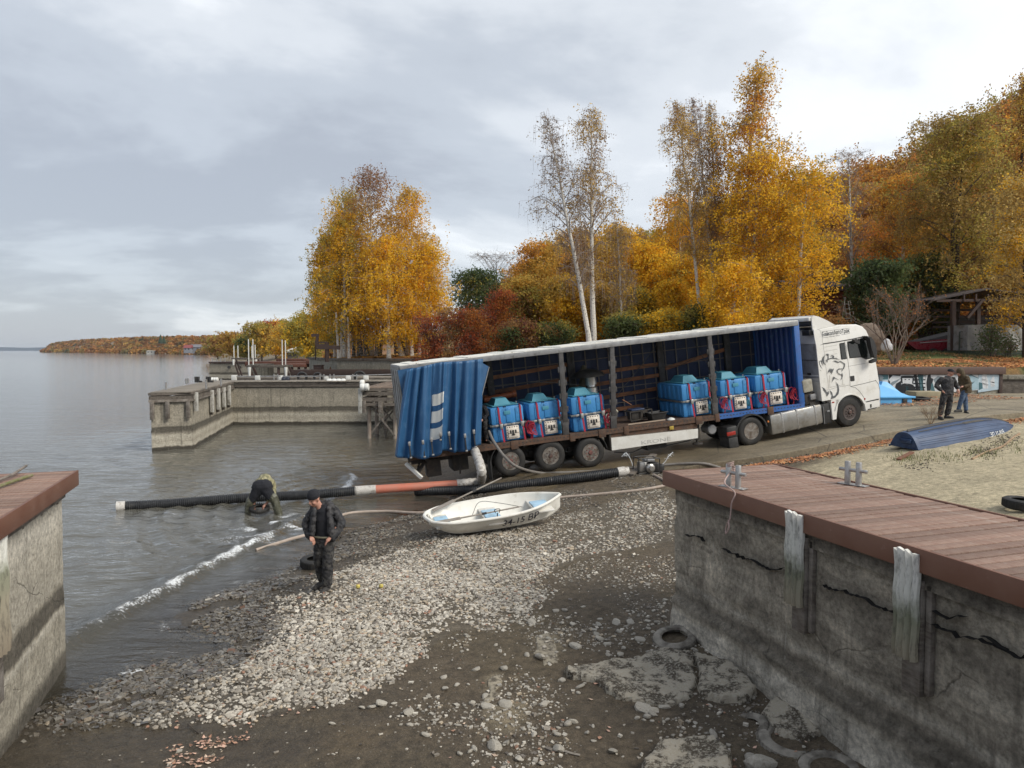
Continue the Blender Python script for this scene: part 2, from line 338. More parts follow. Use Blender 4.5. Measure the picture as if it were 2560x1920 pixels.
def build_ground():
    xs=grad([(-9000,-700,900),(-700,-60,60),(-60,-14,3),(-14,-6.2,.5),(-6.2,4.2,.08),(4.2,18,.2),(18,40,.8),(40,120,4),(120,700,60),(700,9000,900)])
    ys=grad([(-60,2,6),(2,6.2,.4),(6.2,15,.08),(15,27,.13),(27,64,.6),(64,160,3),(160,700,40),(700,12000,1100)])
    X,Y,Q=grid(xs,ys); Z=gzn(X,Y); near=(X>-9)&(X<20)&(Y<34)
    beach=near&(bankside(X,Y)<0)
    n=fbm(X,Y,2.2,4,1)-.5; f=fbm(X,Y,.32,4,2)-.5; ff=fbm(X,Y,.10,2,3)-.5
    Z=np.where(X<-40,np.where(bankside(X,Y)<0,-6,Z),Z)
    # colours
    C=np.zeros((len(X),3)); mud=np.array([.125,.098,.067]); tan=np.array([.17,.135,.085]); sand=np.array([.63,.54,.36]); dark=np.array([.035,.030,.026]); wetb=np.array([.10,.075,.045])
    m1=sstep(.42,.66,fbm(X,Y,1.3,4,0)); C[:]=mud; C=C*(1-.55*m1[:,None])+tan*.75*(.55*m1[:,None])
    p=W2([(700,1920),(760,1860),(820,1800),(1000,1790),(1030,1840),(900,1900),(840,1920)],.3); d=sdist(X,Y,p); k=np.where(inpoly(X,Y,p),sstep(0,.35,d),0); C=C*(1-k[:,None]*.55)+np.array([.19,.14,.08])*(k[:,None]*.55)
    p=W2([(110,1790),(260,1770),(400,1790),(330,1830),(200,1850)],.1); d=sdist(X,Y,p); k=np.where(inpoly(X,Y,p),sstep(0,.2,d),0)*.6; C=C*(1-k[:,None])+np.array([.19,.15,.09])*k[:,None]
    for P in ([(1335,1595),(1395,1590),(1410,1650),(1340,1665)],[(1200,1690),(1260,1680),(1270,1720),(1215,1750),(1190,1740)],[(1200,1770),(1330,1750),(1330,1810),(1280,1850),(1210,1830)],[(600,1540),(700,1520),(690,1560),(640,1590)]):
        p=W2(P,.35); d=sdist(X,Y,p); k=np.where(inpoly(X,Y,p),sstep(0,.10,d+(f*.25)),0)*.75; C=C*(1-k[:,None])+np.array([.30,.25,.17])*k[:,None]
    g=inpoly(X,Y,GRAVEL); k=np.where(g,.8,0)*sstep(.2,.4,fbm(X,Y,.5,3,3)+.1); C=C*(1-k[:,None])+np.array([.16,.135,.10])*k[:,None]
    # sandy upper beach, right of the pier
    sm=sstep(4.0,6.2,X+.25*(Y-14)*0)*sstep(1.02,1.22,Z+n*.25)*np.where(near,1,0); C=C*(1-sm[:,None])+sand*(.85+.5*f[:,None])*sm[:,None]
    # bed under water and wet margin
    dep=np.clip(-Z,0,2); C=C*(1-sstep(-.02,.05,dep)[:,None]*.6)+wetb*(sstep(-.02,.05,dep)[:,None]*.6)
    # bank: leaf litter and grass
    b=bankside(X,Y); gr=sstep(.45,.62,fbm(X,Y,3.,4,2)+np.where((Y>41)&(Y<46.5)&(X>14),.22,-.06)); lit=np.array([.24,.105,.035])*(.6+.9*fbm(X,Y,.5,3,1)[:,None]); grs=np.array([.10,.125,.035])*(.7+.7*fbm(X,Y,.7,3,0)[:,None])
    bc=lit*(1-gr[:,None])+grs*gr[:,None]; bc=np.where((fbm(X,Y,6,2,3)>.55)[:,None]&(X<14)[:,None],bc*.5+np.array([.3,.17,.04])*.5,bc); C=np.where((b>0)[:,None],bc,C)
    wet=sstep(.42,.02,Z)*np.where(b>0,0,1)*np.where(X<6,1,0); wet=np.clip(wet+.25*sstep(.5,.62,fbm(X,Y,1.,3,2))*np.where(near&(X<5),1,0),0,1)
    C=C*(1-.42*wet[:,None])
    me=fmesh('ground',np.stack([X,Y,Z],1),Q,smooth=True,col=C,attrs={'wet':wet,'sandy':sm})
    t=NT('ground_soil'); a=t.attr('col').outputs[0]; w=t.attr('wet').outputs[2]; sa=t.attr('sandy').outputs[2]
    n1=t.ramp(t.noise(9,6,.7),[(.28,.5),(.72,1.5)]); n2=t.ramp(t.noise(70,3,.7),[(.3,.7),(.7,1.3)])
    c=t.mix(1.,t.mix(1.,a,n1,'MULTIPLY'),n2,'MULTIPLY')
    sp=t.ramp(t.noise(38,2,.5),[(.66,0.),(.7,1.)]); c=t.mix(t.math('MULTIPLY',sp,.35),c,(.33,.30,.25))
    nb=t.bump(t.noise(7,6,.75),.6,.07); nb=t.bump(t.noise(28,6,.7),.7,.035,nb); nb=t.bump(t.noise(140,3,.6),.35,.006,nb)
    me.materials.append(t.P(c,t.ramp(w,[(0,.88),(1,.30)]),0,nb,.4)); o=put('ground',me); tag(o,kind='structure'); return o
build_ground()
# ================================================================ the concrete slipway the truck stands on
def build_ramp():
    Ss=np.r_[np.arange(-3,20,.22),np.arange(20,62,2)]; Ws=np.array([KERB,KERB+.03,-1.6,-1.2,-.8,-.3,.3,.9,1.5,2.1,2.7,3.3,4,4.8,5.6,6.6,8,10,12.5]); S,Wd,Q=grid(Ss,Ws)
    z=rampz(S)+.02-.055*sstep(6.5,2.,S)+(fbm(S,Wd,1.2,3,1)-.5)*.05; z=np.where(Wd<KERB+.01,z-.015,z); P=RO+S[:,None]*RD+Wd[:,None]*RN
    V=np.c_[P,z]; n=len(Ss); e=V[:n].copy(); e[:,2]-=.34; V=np.vstack([V,e]); i=np.arange(n-1); b=len(S)
    edge=np.stack([i+b,i+b+1,i+1,i],1); o=V[:len(Ws)*n:n].copy(); 
    bnd=bankside(V[:,0],V[:,1]); me=fmesh('ramp',V,[Q,edge],smooth=False)
    t=NT('slipway_concrete'); pos=t.geo(); x=t.xyz(pos)
    big=t.noise(.55,5,.6,pos); c=t.mix(t.ramp(big,[(.35,0.),(.65,1.)]),(.29,.245,.175),(.165,.14,.10))
    st=t.noise(1.2,5,.65,pos,stretch=(.22,1.4,1)); c=t.mix(t.ramp(st,[(.45,0.),(.62,.75)]),c,(.30,.26,.185))
    low=t.ramp(t.math('ADD',x[2],t.math('MULTIPLY',t.noise(1.1,3,.5,pos),.5)),[(.30,1.),(.62,0.)]); lw=t.ramp(t.math('ADD',x[2],t.math('MULTIPLY',t.noise(.8,4,.5,pos),1.1)),[(.0,0.),(1,1.)])
    wet=t.ramp(lw,[(.0,0.),(1.,1.)]); wet=t.math('SUBTRACT',1.,wet,True); wet=t.ramp(t.math('MULTIPLY',x[2],.5),[(.35,1.),(.80,0.)])
    c=t.mix(wet,c,t.mix(1.,c,(.50,.46,.40),'MULTIPLY')); c=t.mix(1.,c,t.ramp(t.noise(11,5,.7,pos),[(.25,.6),(.75,1.35)]),'MULTIPLY')
    cr=t.vor(.38,'DISTANCE_TO_EDGE',pos).outputs[0]
    c=t.mix(t.ramp(cr,[(.0,.75),(.012,0.)]),c,(.05,.045,.04))
    nb=t.bump(t.noise(16,5,.7,pos),.6,.03); nb=t.bump(t.noise(80,3,.6,pos),.4,.008,nb)
    me.materials.append(t.P(c,t.ramp(wet,[(0,.85),(1,.32)]),0,nb,.4)); put('ramp',me); bpy.data.objects['ramp']['kind']='structure'
build_ramp()
# ================================================================ water
CREST=np.array([(-6.9,8.2),(-6.62,11.0),(-6.35,13.4),(-5.95,16.8),(-5.6,18.6),(-5.2,20.2)])
def build_water():
    xs=grad([(-12000,-900,900),(-900,-120,60),(-120,-30,4),(-30,-14,.5),(-14,-9,.18),(-9,.4,.085),(.4,6,.5)])
    ys=grad([(2,6.5,.5),(6.5,22,.085),(22,34,.12),(34,60,.4),(60,200,5),(200,900,50),(900,14000,900)])
    X,Y,Q=grid(xs,ys); dep=-gz(X,Y)
    fade=sstep(60,34,Y)*sstep(-26,-16,X)
    nr=fbm(X*.55,Y*1.6,.8,4,1)-.5; nr2=fbm(X*.6+.25*Y,Y*1.8-.2*X,.34,3,2)-.5
    Z=fade*(nr*.085+nr2*.045)*np.clip(dep*2+.25,.15,1)
    for (ax_,ay_,wl_,am_,r0_,rw_) in ((-3.2,21.5,.62,.030,5.,3.2),(-9.5,35.,.95,.022,7.,4.)):
        rr_=np.hypot(X-ax_,(Y-ay_)*.9); Z=Z+am_*np.sin(2*np.pi*(rr_+.35*(fbm(X,Y,1.6,3,1)-.5))/wl_)*np.exp(-((rr_-r0_)/rw_)**2)*np.clip(dep*4,0,1)*sstep(46,40,Y)*(.3+1.4*fbm(X,Y,1.3,2,2))
    cx=np.interp(Y,CREST[:,1],CREST[:,0])+(fbm(Y,Y*0,1.1,3,1)-.5)*.35; q=X-cx
    amp=np.interp(Y,[7,9,11,14,17,19,21],[0.03,.12,.17,.14,.11,.07,0]); prof=np.where(q<0,np.exp(-(q/.42)**2),np.exp(-(q/.16)**2)); Z=Z+amp*prof
    foam=np.clip(np.interp(Y,[9.6,11.2,12.9,16.0,17.2,19.5,21],[0,.42,.9,.9,.62,.45,0])*np.exp(-((q-.03)/(.05+.16*fbm(Y,Y*0,.45,3,0)))**2)*(.05+1.25*fbm(X,Y,.14,4,2)),0,1)
    foam=np.maximum(foam,sstep(.50,.66,fbm(X,Y*1.5,.55,4,3))*.85*np.exp(-((X+5.9)/1.3)**2-((Y-18.3)/1.7)**2))
    c2=np.array([(-5.3,21.5),(-5.35,23),(-5.5,25),(-6.3,27.5)]); x2=np.interp(Y,c2[:,1],c2[:,0]); q2=X-x2; a2=np.interp(Y,[21,22.5,25,28],[0,1,1,0]); Z=Z+.09*a2*np.exp(-(q2/.3)**2); foam=np.maximum(foam,a2*np.exp(-((q2-.05)/.16)**2)*.8*(.4+fbm(X,Y,.3,3,1)))
    foam=np.maximum(foam,np.clip(.75*np.exp(-((dep-.012)/.016)**2)*sstep(.5,.72,fbm(X,Y,.4,3,0))*sstep(14,9.5,Y),0,1))
    Z=Z+np.where(foam>.35,(foam-.35)*.03*(fbm(X,Y,.09,2,1)+.2),0)
    keep=(dep>-.12)[Q].any(1); Q=Q[keep]
    Q=Q[~((X[Q].mean(1)>-16)&(bankside(X[Q].mean(1),Y[Q].mean(1))>1.5))]
    me=fmesh('water',np.stack([X,Y,Z],1),Q,smooth=True,attrs={'depth':np.clip(dep,0,3),'foam':foam})
    t=NT('lake_water'); pos=t.geo(); dp=t.attr('depth').outputs[2]; fm=t.attr('foam').outputs[2]
    d=t.xyz(pos)[1]
    h=t.noise(2.4,5,.62,pos,.3,stretch=(.42,1.15,1)); h2=t.noise(.33,4,.6,pos,.2,stretch=(.4,1.3,1)); h3=t.noise(9,3,.6,pos,.2,stretch=(.5,1.2,1))
    fy=t.math('DIVIDE',1.,t.math('ADD',1.,t.math('MULTIPLY',d,.03)))
    nb=t.bump(t.math('MULTIPLY',h3,fy),.5,.016); nb=t.bump(t.math('MULTIPLY',h,fy),1.,.11,nb); nb=t.bump(t.math('MULTIPLY',h2,fy),1.,.16,nb)
    body=t.n('BsdfDiffuse'); body.inputs[0].default_value=(.115,.110,.092,1)
    tr=t.n('BsdfTransparent'); tr.inputs[0].default_value=(.88,.82,.70,1)
    op=t.ramp(t.math('MULTIPLY',dp,1.),[(0,.06),(.12,.40),(.40,.86),(1,.99)])
    ms=t.n('MixShader'); t.L(op,ms.inputs[0]); t.L(tr.outputs[0],ms.inputs[1]); t.L(body.outputs[0],ms.inputs[2])
    fr=t.n('Fresnel'); fr.inputs[0].default_value=1.33; t.L(nb,fr.inputs[1]); gl=t.n('BsdfGlossy'); gl.inputs['Roughness'].default_value=.07; gl.inputs[0].default_value=(1,1,1,1); t.L(nb,gl.inputs['Normal'])
    m2=t.n('MixShader'); t.L(t.math('MULTIPLY',fr.outputs[0],1.0,True),m2.inputs[0]); t.L(ms.outputs[0],m2.inputs[1]); t.L(gl.outputs[0],m2.inputs[2])
    wf=t.n('BsdfDiffuse'); wf.inputs[0].default_value=(.80,.82,.83,1); t.L(t.bump(t.noise(26,4,.7,pos),.8,.05),wf.inputs[2])
    fmn=t.math('ADD',fm,t.math('MULTIPLY',t.math('SUBTRACT',t.noise(22,5,.75,pos),.5),1.9)); ff=t.ramp(fmn,[(.38,0.),(.75,.95)]); ff=t.math('MULTIPLY',ff,t.ramp(fm,[(.02,0.),(.12,1.)]))
    m3=t.n('MixShader'); t.L(ff,m3.inputs[0]); t.L(m2.outputs[0],m3.inputs[1]); t.L(wf.outputs[0],m3.inputs[2]); t.L(m3.outputs[0],t.out.inputs[0])
    me.materials.append(t.m); tag(put('water',me),kind='structure')
build_water()
# ================================================================ materials shared by the piers
M_deck=mat('deck_board_paint',(.250,.140,.100),.7,c2=(.35,.24,.185),scale=3,lo=.4,hi=.62,stretch=(1.2,14,6),dirt=(.40,.33,.28),ds=5,dlo=.56,dhi=.74,bump=.35,bs=26,bd=.006,var=.42)
M_fascia=mat('fascia_brown_paint',(.165,.068,.040),.6,c2=(.20,.10,.065),scale=2.2,dirt=(.28,.17,.13),ds=6,dlo=.62,dhi=.8,var=.1)
M_oldwood=mat('weathered_grey_wood',(.205,.175,.145),.85,c2=(.10,.083,.068),scale=6,stretch=(1,1,6),dirt=(.30,.27,.24),ds=4,bump=.5,bs=30,bd=.01,var=.3)
M_oldwoodh=mat('weathered_grey_plank',(.215,.185,.155),.85,c2=(.10,.083,.068),scale=5,stretch=(1,6,6),dirt=(.045,.038,.032),ds=3,dlo=.5,dhi=.72,bump=.5,bs=30,bd=.01,var=.3)
M_steel=mat('galvanised_steel',(.50,.50,.49),.38,.75,c2=(.36,.345,.33),scale=9,dirt=(.25,.17,.11),ds=7,dlo=.58,dhi=.75,bump=.1)
M_white=mat('white_paint',(.78,.78,.75),.5,c2=(.66,.66,.62),scale=5,dirt=(.42,.40,.36),ds=4,dlo=.6,dhi=.8)
M_rope=mat('frayed_pink_rope',(.50,.36,.33),.9,c2=(.38,.28,.25),scale=50)
M_black=mat('black_rubber',(.022,.022,.024),.65,c2=(.04,.038,.036),scale=7,dirt=(.10,.09,.075),ds=5,dlo=.55,dhi=.78)
M_tyreold=mat('bleached_tyre_rubber',(.30,.275,.235),.85,c2=(.17,.155,.13),scale=9,dirt=(.07,.06,.05),ds=5,dlo=.5,dhi=.7,bump=.5,bs=40)
M_tyre=mat('tyre_rubber',(.012,.012,.012),.7,c2=(.024,.022,.020),scale=3.2,dirt=(.060,.052,.042),ds=2.4,dlo=.55,dhi=.8,bump=.2)
def concrete(name,dark,mid,light,bands,top,seed=0,crack=.5,fine=1.,streaks=.5,patch=(.78,.97,1.18),strata=0.):
    """bands: (height, value 0..1) tide marks: 0 dark growth, .5 concrete, 1 pale crust"""
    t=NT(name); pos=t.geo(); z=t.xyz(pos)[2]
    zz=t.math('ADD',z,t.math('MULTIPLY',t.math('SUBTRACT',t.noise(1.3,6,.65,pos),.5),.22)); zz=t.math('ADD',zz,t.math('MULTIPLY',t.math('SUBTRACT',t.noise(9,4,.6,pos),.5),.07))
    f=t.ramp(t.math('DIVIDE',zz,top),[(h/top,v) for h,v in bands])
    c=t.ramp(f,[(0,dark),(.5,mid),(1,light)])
    a=t.ramp(t.noise(1.7,7,.7,pos,.6),[(.3,patch[0]),(.52,patch[1]),(.72,patch[2])]); c=t.mix(1.,c,a,'MULTIPLY')
    if strata: c=t.mix(t.math('MULTIPLY',t.ramp(t.noise(2.,6,.7,pos,.4,stretch=(.55,.55,3.2)),[(.50,0.),(.62,1.)]),strata),c,dark)
    c=t.mix(1.,c,t.ramp(t.noise(16,6,.75,pos),[(.28,.42),(.5,1.),(.72,1.5)]),'MULTIPLY')
    sv=t.noise(3.1,4,.6,pos,stretch=(2.2,2.2,.16)); c=t.mix(t.math('MULTIPLY',t.ramp(sv,[(.56,0.),(.70,1.)]),streaks),c,dark)
    lv=t.noise(7.,3,.6,pos,stretch=(2.6,2.6,.12)); c=t.mix(t.math('MULTIPLY',t.ramp(lv,[(.705,0.),(.735,1.)]),.6),c,(.62,.60,.55))
    cr=t.n('TexVoronoi',feature='DISTANCE_TO_EDGE'); cr.inputs['Scale'].default_value=.75
    mp=t.n('Mapping'); mp.inputs['Scale'].default_value=(1,1,1.9); q=t.n('MixRGB'); q.inputs[0].default_value=.18; nz=t.n('TexNoise'); nz.inputs['Scale'].default_value=3.3; nz.inputs['Detail'].default_value=6; t.L(pos,nz.inputs['Vector']); t.L(pos,q.inputs[1]); t.L(nz.outputs['Color'],q.inputs[2]); t.L(q.outputs[0],mp.inputs[0]); t.L(mp.outputs[0],cr.inputs['Vector'])
    cf=t.math('MULTIPLY',t.ramp(cr.outputs[0],[(0,1.),(.009,0.)]),t.ramp(t.noise(.8,3,.5,pos),[(.50,0.),(.58,1.)])); c=t.mix(t.math('MULTIPLY',cf,crack),c,(.012,.011,.010))
    b=t.noise(9,8,.75,pos); b2=t.noise(46,5,.7,pos); nb=t.bump(b,min(.75*fine,1),.07); nb=t.bump(b2,min(.6*fine,1),.02,nb); nb=t.bump(t.math('SUBTRACT',1.,cf),crack,.04,nb)
    return t.P(c,.88,0,nb,.25)
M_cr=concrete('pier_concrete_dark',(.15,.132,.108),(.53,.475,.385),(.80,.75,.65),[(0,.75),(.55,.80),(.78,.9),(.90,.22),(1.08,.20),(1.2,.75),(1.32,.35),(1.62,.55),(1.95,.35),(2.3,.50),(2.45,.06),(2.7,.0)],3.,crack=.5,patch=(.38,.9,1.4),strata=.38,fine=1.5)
M_cl=concrete('pier_concrete_pale',(.06,.052,.042),(.34,.31,.25),(.62,.58,.50),[(0,.08),(.18,.12),(.32,.52),(.75,.5),(.86,.75),(.93,.10),(1.15,.12),(1.25,.6),(1.75,.62),(1.95,.72),(2.2,.95),(2.5,.45),(3,.4)],3.,crack=.45,fine=.6,streaks=.35)
M_cb=concrete('quay_concrete_banded',(.06,.054,.044),(.31,.28,.225),(.55,.515,.43),[(0,.0),(.14,.0),(.22,.75),(.42,.55),(.62,.72),(.70,.62),(.86,.10),(1.05,.06),(1.12,.45),(1.6,.52),(2.05,.42),(2.3,.5)],3.,crack=.2,fine=.35,streaks=.55)
M_cf=concrete('retaining_concrete',(.075,.067,.055),(.29,.27,.22),(.45,.43,.37),[(0,.5),(2,.5),(3,.45),(3.6,.55),(4,.5)],4.5,crack=.2,fine=.4,streaks=.9)
# ================================================================ near piers
DD=np.array([.315,-.949]); DA=math.degrees(math.atan2(DD[1],DD[0]))
def relief_wall(name,L_,z0,z1,mat_,parent,frame,out,footing=None,seed=0,rough=.03,step=.05,groove=None,sx=1):
    """wall face with real broken relief. out: local y of the face, outward is -y"""
    xs=np.arange(0,L_+step,step); zs=np.arange(z0,z1+step*.5,step); zs[-1]=z1; X,Z,Q=grid(xs,zs)
    n=fbm(X,Z*1.6,.9,5,seed)-.5; n2=np.abs(fbm(X,Z,.35,4,seed+1)-.5); cav=sstep(.56,.70,fbm(X,Z*1.8,.55,4,seed+2))
    D=n*rough*1.6-n2*rough*.8-cav*rough*.9
    if groove:
        for gx in groove: D=D-.018*np.exp(-((X-gx-.02*np.sin(Z*9))/.014)**2)
    if footing:
        h=footing+.05*(fbm(X,Z*0,.6,3,seed)-.5)*2; D=D+np.where(Z<h,.07,0)
    Y=out-D; V=np.stack([X*sx,Y,Z-frame.O[2]],1); me=fmesh(name,V,Q if sx>0 else Q[:,::-1],smooth=True); return put(name,me,mat_,parent)
def fender(parent,x,z0,z1,zb0,yf,w,boards=True,bx=.0):
    # rubber strip fender: folded zigzag section standing upright
    prof=[(0,.0),(.10,.045),(.22,.015),(.34,.06),(.50,.03),(.66,.06),(.80,.015),(.90,.05),(1.,.02)]; n=len(prof); nz=9
    V=[];
    for side in (0,1):
        for k in range(nz):
            zt=z0+(z1-z0)*k/(nz-1)
            for i,(a,d) in enumerate(prof):
                zz=zt+(.0 if k<nz-1 else (.05*(1-abs(2*a-1)) if i%2 else -.03*((i//2)%2))); V.append((x+a*w,yf-.105-d*1.25+(side*.035)-.01*math.sin(k*1.7),zz))
    Fc=[]
    for s in (0,1):
        o=s*n*nz
        Fc+=[(o+k*n+i,o+k*n+i+1,o+(k+1)*n+i+1,o+(k+1)*n+i) for k in range(nz-1) for i in range(n-1)]
    Fc+=[(k*n+e,k*n+e+n,k*n+e+n+n*nz,k*n+e+n*nz) for k in range(nz-1) for e in (0,n-1)]
    Fc+=[(k*n*(nz-1)*1+i,k*n*(nz-1)+i+1,k*n*(nz-1)+i+1+n*nz,k*n*(nz-1)+i+n*nz) for k in (0,1) for i in range(n-1)]
    m=MB(); m.add(V,Fc); f=m.build('fender',M_fend,parent,smooth=True,sharp=.35)
    b=MB(); b.bbox(x+w*.2+bx,x+w*.98+bx,yf-.085,yf+.01,zb0,z1-.24,.008); b.bbox(x+w*1.02+bx,x+w*1.25+bx,yf-.05,yf+.01,zb0+.03,z1-.26,.008); b.build('backing_timber',M_oldwood,f)
    return f
_t=NT('fender_strip'); _z=_t.xyz(_t.geo())[2]; _zz=_t.math('ADD',_z,_t.math('MULTIPLY',_t.noise(9,4,.6,_t.geo()),.35))
M_fend=_t.P(_t.mix(_t.ramp(_t.noise(22,5,.7,_t.geo(),stretch=(1,1,.25)),[(.5,0.),(.72,.8)]),_t.ramp(_t.math('DIVIDE',_zz,3.),[(.4,(.20,.155,.115)),(.66,(.32,.29,.22)),(.76,(.24,.25,.18)),(.83,(.66,.66,.61)),(1,(.74,.73,.69))]),(.05,.045,.038)),.7,0,_t.bump(_t.noise(40,4,.6),.3,.01))
def cleat(parent,x,y,z,h=.30,yaw=0,s=1.):
    m=Matrix.Translation((x,y,z))@Matrix.Rotation(R(yaw),4,'Z')@Matrix.Scale(s,4)
    P=MB(); P.bbox(-.19,.19,-.06,.06,0,.012,.003); 
    for a in (-.075,.075): P.lathe([(0,.038),(h-.01,.038),(h,.034)],(a,0,.012),(0,0,1),16)
    P.xf(m); c=P.build('mooring_cleat',M_steel,parent)
    B=MB(); B.lathe([(-.19,.02),(-.185,.0235),(.185,.0235),(.19,.02)],(0,0,h*.66),(1,0,0),14); B.xf(m); B.build('cleat_bar',M_steel,c); return c
def near_pier(name,label,O,sx,Wd,Lr,cat='pier'):
    """x runs along the pier (towards the viewer for sx=1), y inland across the deck"""
    fr=Fr((O[0],O[1],2.73),DA if sx>0 else DA+180,0)
    M=fr.M(); root=thing(name,label,cat,M=M); w=.142; x=.035; i=0; bdm=None
    while x<Lr:
        ww=w*(1+.03*math.sin(i*1.7)); b=MB(); b.bbox(0,ww-.020,-.0,Wd,-.034,0,.006); me=b.mesh('deck_board',M_deck) if bdm is None else bdm; bdm=me
        o=put('deck_board',me,None,root); o.location=(x if sx>0 else -x-ww,.02+.006*math.sin(i*2.3),.004*math.sin(i*5.1)); o.rotation_euler=(0,.004*math.sin(i*3),.002*math.sin(i*1.3)); o.scale=(1,1-.01*(i%3),1); x+=ww; i+=1
    return root,fr
# right pier
prR,frR=near_pier('concrete_pier','dark cracked concrete pier with red brown deck boards on the right',(2.165,10.40),1,1.86,9.6)
b=MB(); b.bbox(0,9.6,-.012,.022,-.205,.004,.005); b.build('fascia_board',M_fascia,prR)
b=MB(); b.bbox(-.012,.03,.024,1.9,-.19,-.002,.005); b.build('fascia_board',M_fascia,prR)
b=MB(); b.bbox(.0,9.6,1.885,1.92,-.20,.012,.005); b.build('fascia_board',M_fascia,prR)
frw=frR
WY=.10
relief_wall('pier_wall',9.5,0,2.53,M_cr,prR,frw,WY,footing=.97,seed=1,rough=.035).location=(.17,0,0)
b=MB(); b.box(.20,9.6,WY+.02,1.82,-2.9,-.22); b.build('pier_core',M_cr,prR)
b=MB(); b.box(.172,.20,WY+.02,1.80,-2.7,-.205); b.build('pier_end',M_cr,prR)
b=MB(); b.box(.4,9.6,.05,.085,-.36,-.21); b.build('deck_joist',M_cr,prR)
def wallpx(u,v,w=WY):
    x,z=0,0; r=ray(u,v); d=frR.O+frR.y*w-CAM; t=d.dot(frR.y)/r.dot(frR.y); p=CAM+r*t-frR.O; return p@frR.x,p@frR.z
for (ul,ur,vt,vb,vbb) in ((1971,2011,1277,1512,1590),(2243,2302,1368,1645,1750)):
    xl,zt=wallpx(ul,vt,0); xr,_=wallpx(ur,vt+20,0); _,zb=wallpx((ul+ur)/2,vb,0); _,zbb=wallpx(ur,vbb,0); fender(prR,xl,zb,zt,zbb,WY,xr-xl,bx=(xr-xl)*.05)
M_crk=mat('crack_shadow_gap',(.010,.009,.008),.95,bump=0)
def crack(L_,w=.012,seed=0):
    rr=random.Random(seed); P=[wallpx(u,v,WY) for u,v in L_]; Q=[P[0]]
    for a,c in zip(P,P[1:]):
        n=max(int(math.hypot(c[0]-a[0],c[1]-a[1])/.035),2)
        for k in range(1,n+1): f=k/n; Q.append((a[0]+(c[0]-a[0])*f+rr.gauss(0,.008),a[1]+(c[1]-a[1])*f+rr.gauss(0,.011)))
    b=MB(); n=len(Q)
    for i in range(n-1):
        w0=.19*w*(.35+.65*math.sin(math.pi*i/n))*rr.uniform(.5,1.3); w1=.19*w*(.35+.65*math.sin(math.pi*(i+1)/n))
        (x0,z0),(x1,z1)=Q[i],Q[i+1]; b.add([(x0,WY-.052,z0-w0/2),(x1,WY-.052,z1-w1/2),(x1,WY-.052,z1+w1/2),(x0,WY-.052,z0+w0/2),(x0,WY,z0-w0/2),(x1,WY,z1-w1/2),(x1,WY,z1+w1/2),(x0,WY,z0+w0/2)],BOXF)
    b.build('crack',M_crk,prR,smooth=False)
crack([(2058,1462),(2110,1478),(2165,1495),(2205,1518),(2248,1528)],.022,1); crack([(2325,1552),(2370,1572),(2425,1592),(2470,1605),(2520,1622),(2575,1645)],.026,2); crack([(2460,1588),(2490,1604),(2520,1622)],.014,3); crack([(1810,1370),(1850,1390),(1890,1400),(1930,1425),(1965,1422)],.012,4); crack([(1720,1335),(1750,1340),(1765,1352)],.010,5);  crack([(2330,1530),(2380,1545),(2420,1540)],.010,8)
def deckpx(fr,u,v): p=atz(u,v,2.73); q=fr.inv(p); return q[0],q[1]
for (u0,v0,u1,v1) in ((1803,1214,1864,1225),(2098,1207,2168,1218)):
    a=atz(u0,v0,2.73); c=atz(u1,v1,2.73); A=frR.inv(a); Cc=frR.inv(c); mid=(A+Cc)/2; L_=np.hypot(*(A-Cc)[:2]); yaw=math.degrees(math.atan2(Cc[1]-A[1],Cc[0]-A[0]))
    o=cleat(prR,mid[0],mid[1],.002,.29,yaw,L_/.38)
# rope tied to the cleat
A=frR.inv(atz(1822,1216,2.73)); a0=np.array([A[0],A[1],.19])
m=MB()
for k in range(3): m.tube(path([a0+(.05*math.cos(q)+.04,.055*math.sin(q),.015*q+.02*k) for q in np.linspace(0,6.4,9)],3),.0075,6)
E1=frR.inv(atz(1800,1235,2.735)); m.tube(path([a0+(.03,.03,.03),(a0+E1)/2+(0,0,.0),(E1[0],-.03,.01),(E1[0]-.02,-.06,-.12),(E1[0]-.03,-.07,-.3),(E1[0]-.05,-.08,-.36)],6),.009,6)
m.tube(path([(E1[0]-.05,-.08,-.33),(E1[0]-.01,-.1,-.42),(E1[0]-.07,-.1,-.5),(E1[0]-.1,-.08,-.45),(E1[0]-.05,-.09,-.36)],6),.010,6)
_ro=m.build('mooring_rope',M_rope); _ro.matrix_world=frR.M(); tag(_ro,'frayed pale rope knotted round the cleat nearest the pier corner, end hanging over the edge','rope')
# left pier
prL,frL=near_pier('concrete_pier','pale stained concrete pier with red brown deck at the left edge, standing in water',(-6.23,10.42),-1,4.2,9.6)
b=MB(); b.bbox(-9.6,0,-.012,.022,-.21,.006,.005); b.build('fascia_board',M_fascia,prL)
b=MB(); b.bbox(-.03,.012,.024,4.2,-.19,-.002,.005); b.build('fascia_board',M_fascia,prL)
b=MB(); b.bbox(-9.6,-.25,.10,.18,-.33,-.20,.01); b.build('deck_joist',M_oldwoodh,prL)
for k in range(12):
    b=MB(); b.bbox(-.45-k*.75,-.36-k*.75,.16,.6,-.40,-.21,.01); b.build('deck_joist',M_oldwoodh,prL)
relief_wall('pier_wall',9.3,-1.2,2.36,M_cl,prL,frL,.16,footing=None,seed=2,rough=.014,groove=[.42,1.32,2.4,3.5],sx=-1).location=(-.22,0,0)
b=MB(); b.box(-9.5,-.24,.19,4.1,-4.0,-.385); b.build('pier_core',M_cl,prL)
b=MB(); b.box(-.24,-.215,.17,4.1,-4.,-.38); b.build('pier_end',M_cl,prL)
b=MB(); b.bbox(-.62,-.22,.15,.55,-.372,-.33,.01); b.build('cap_plank',M_oldwood,prL)
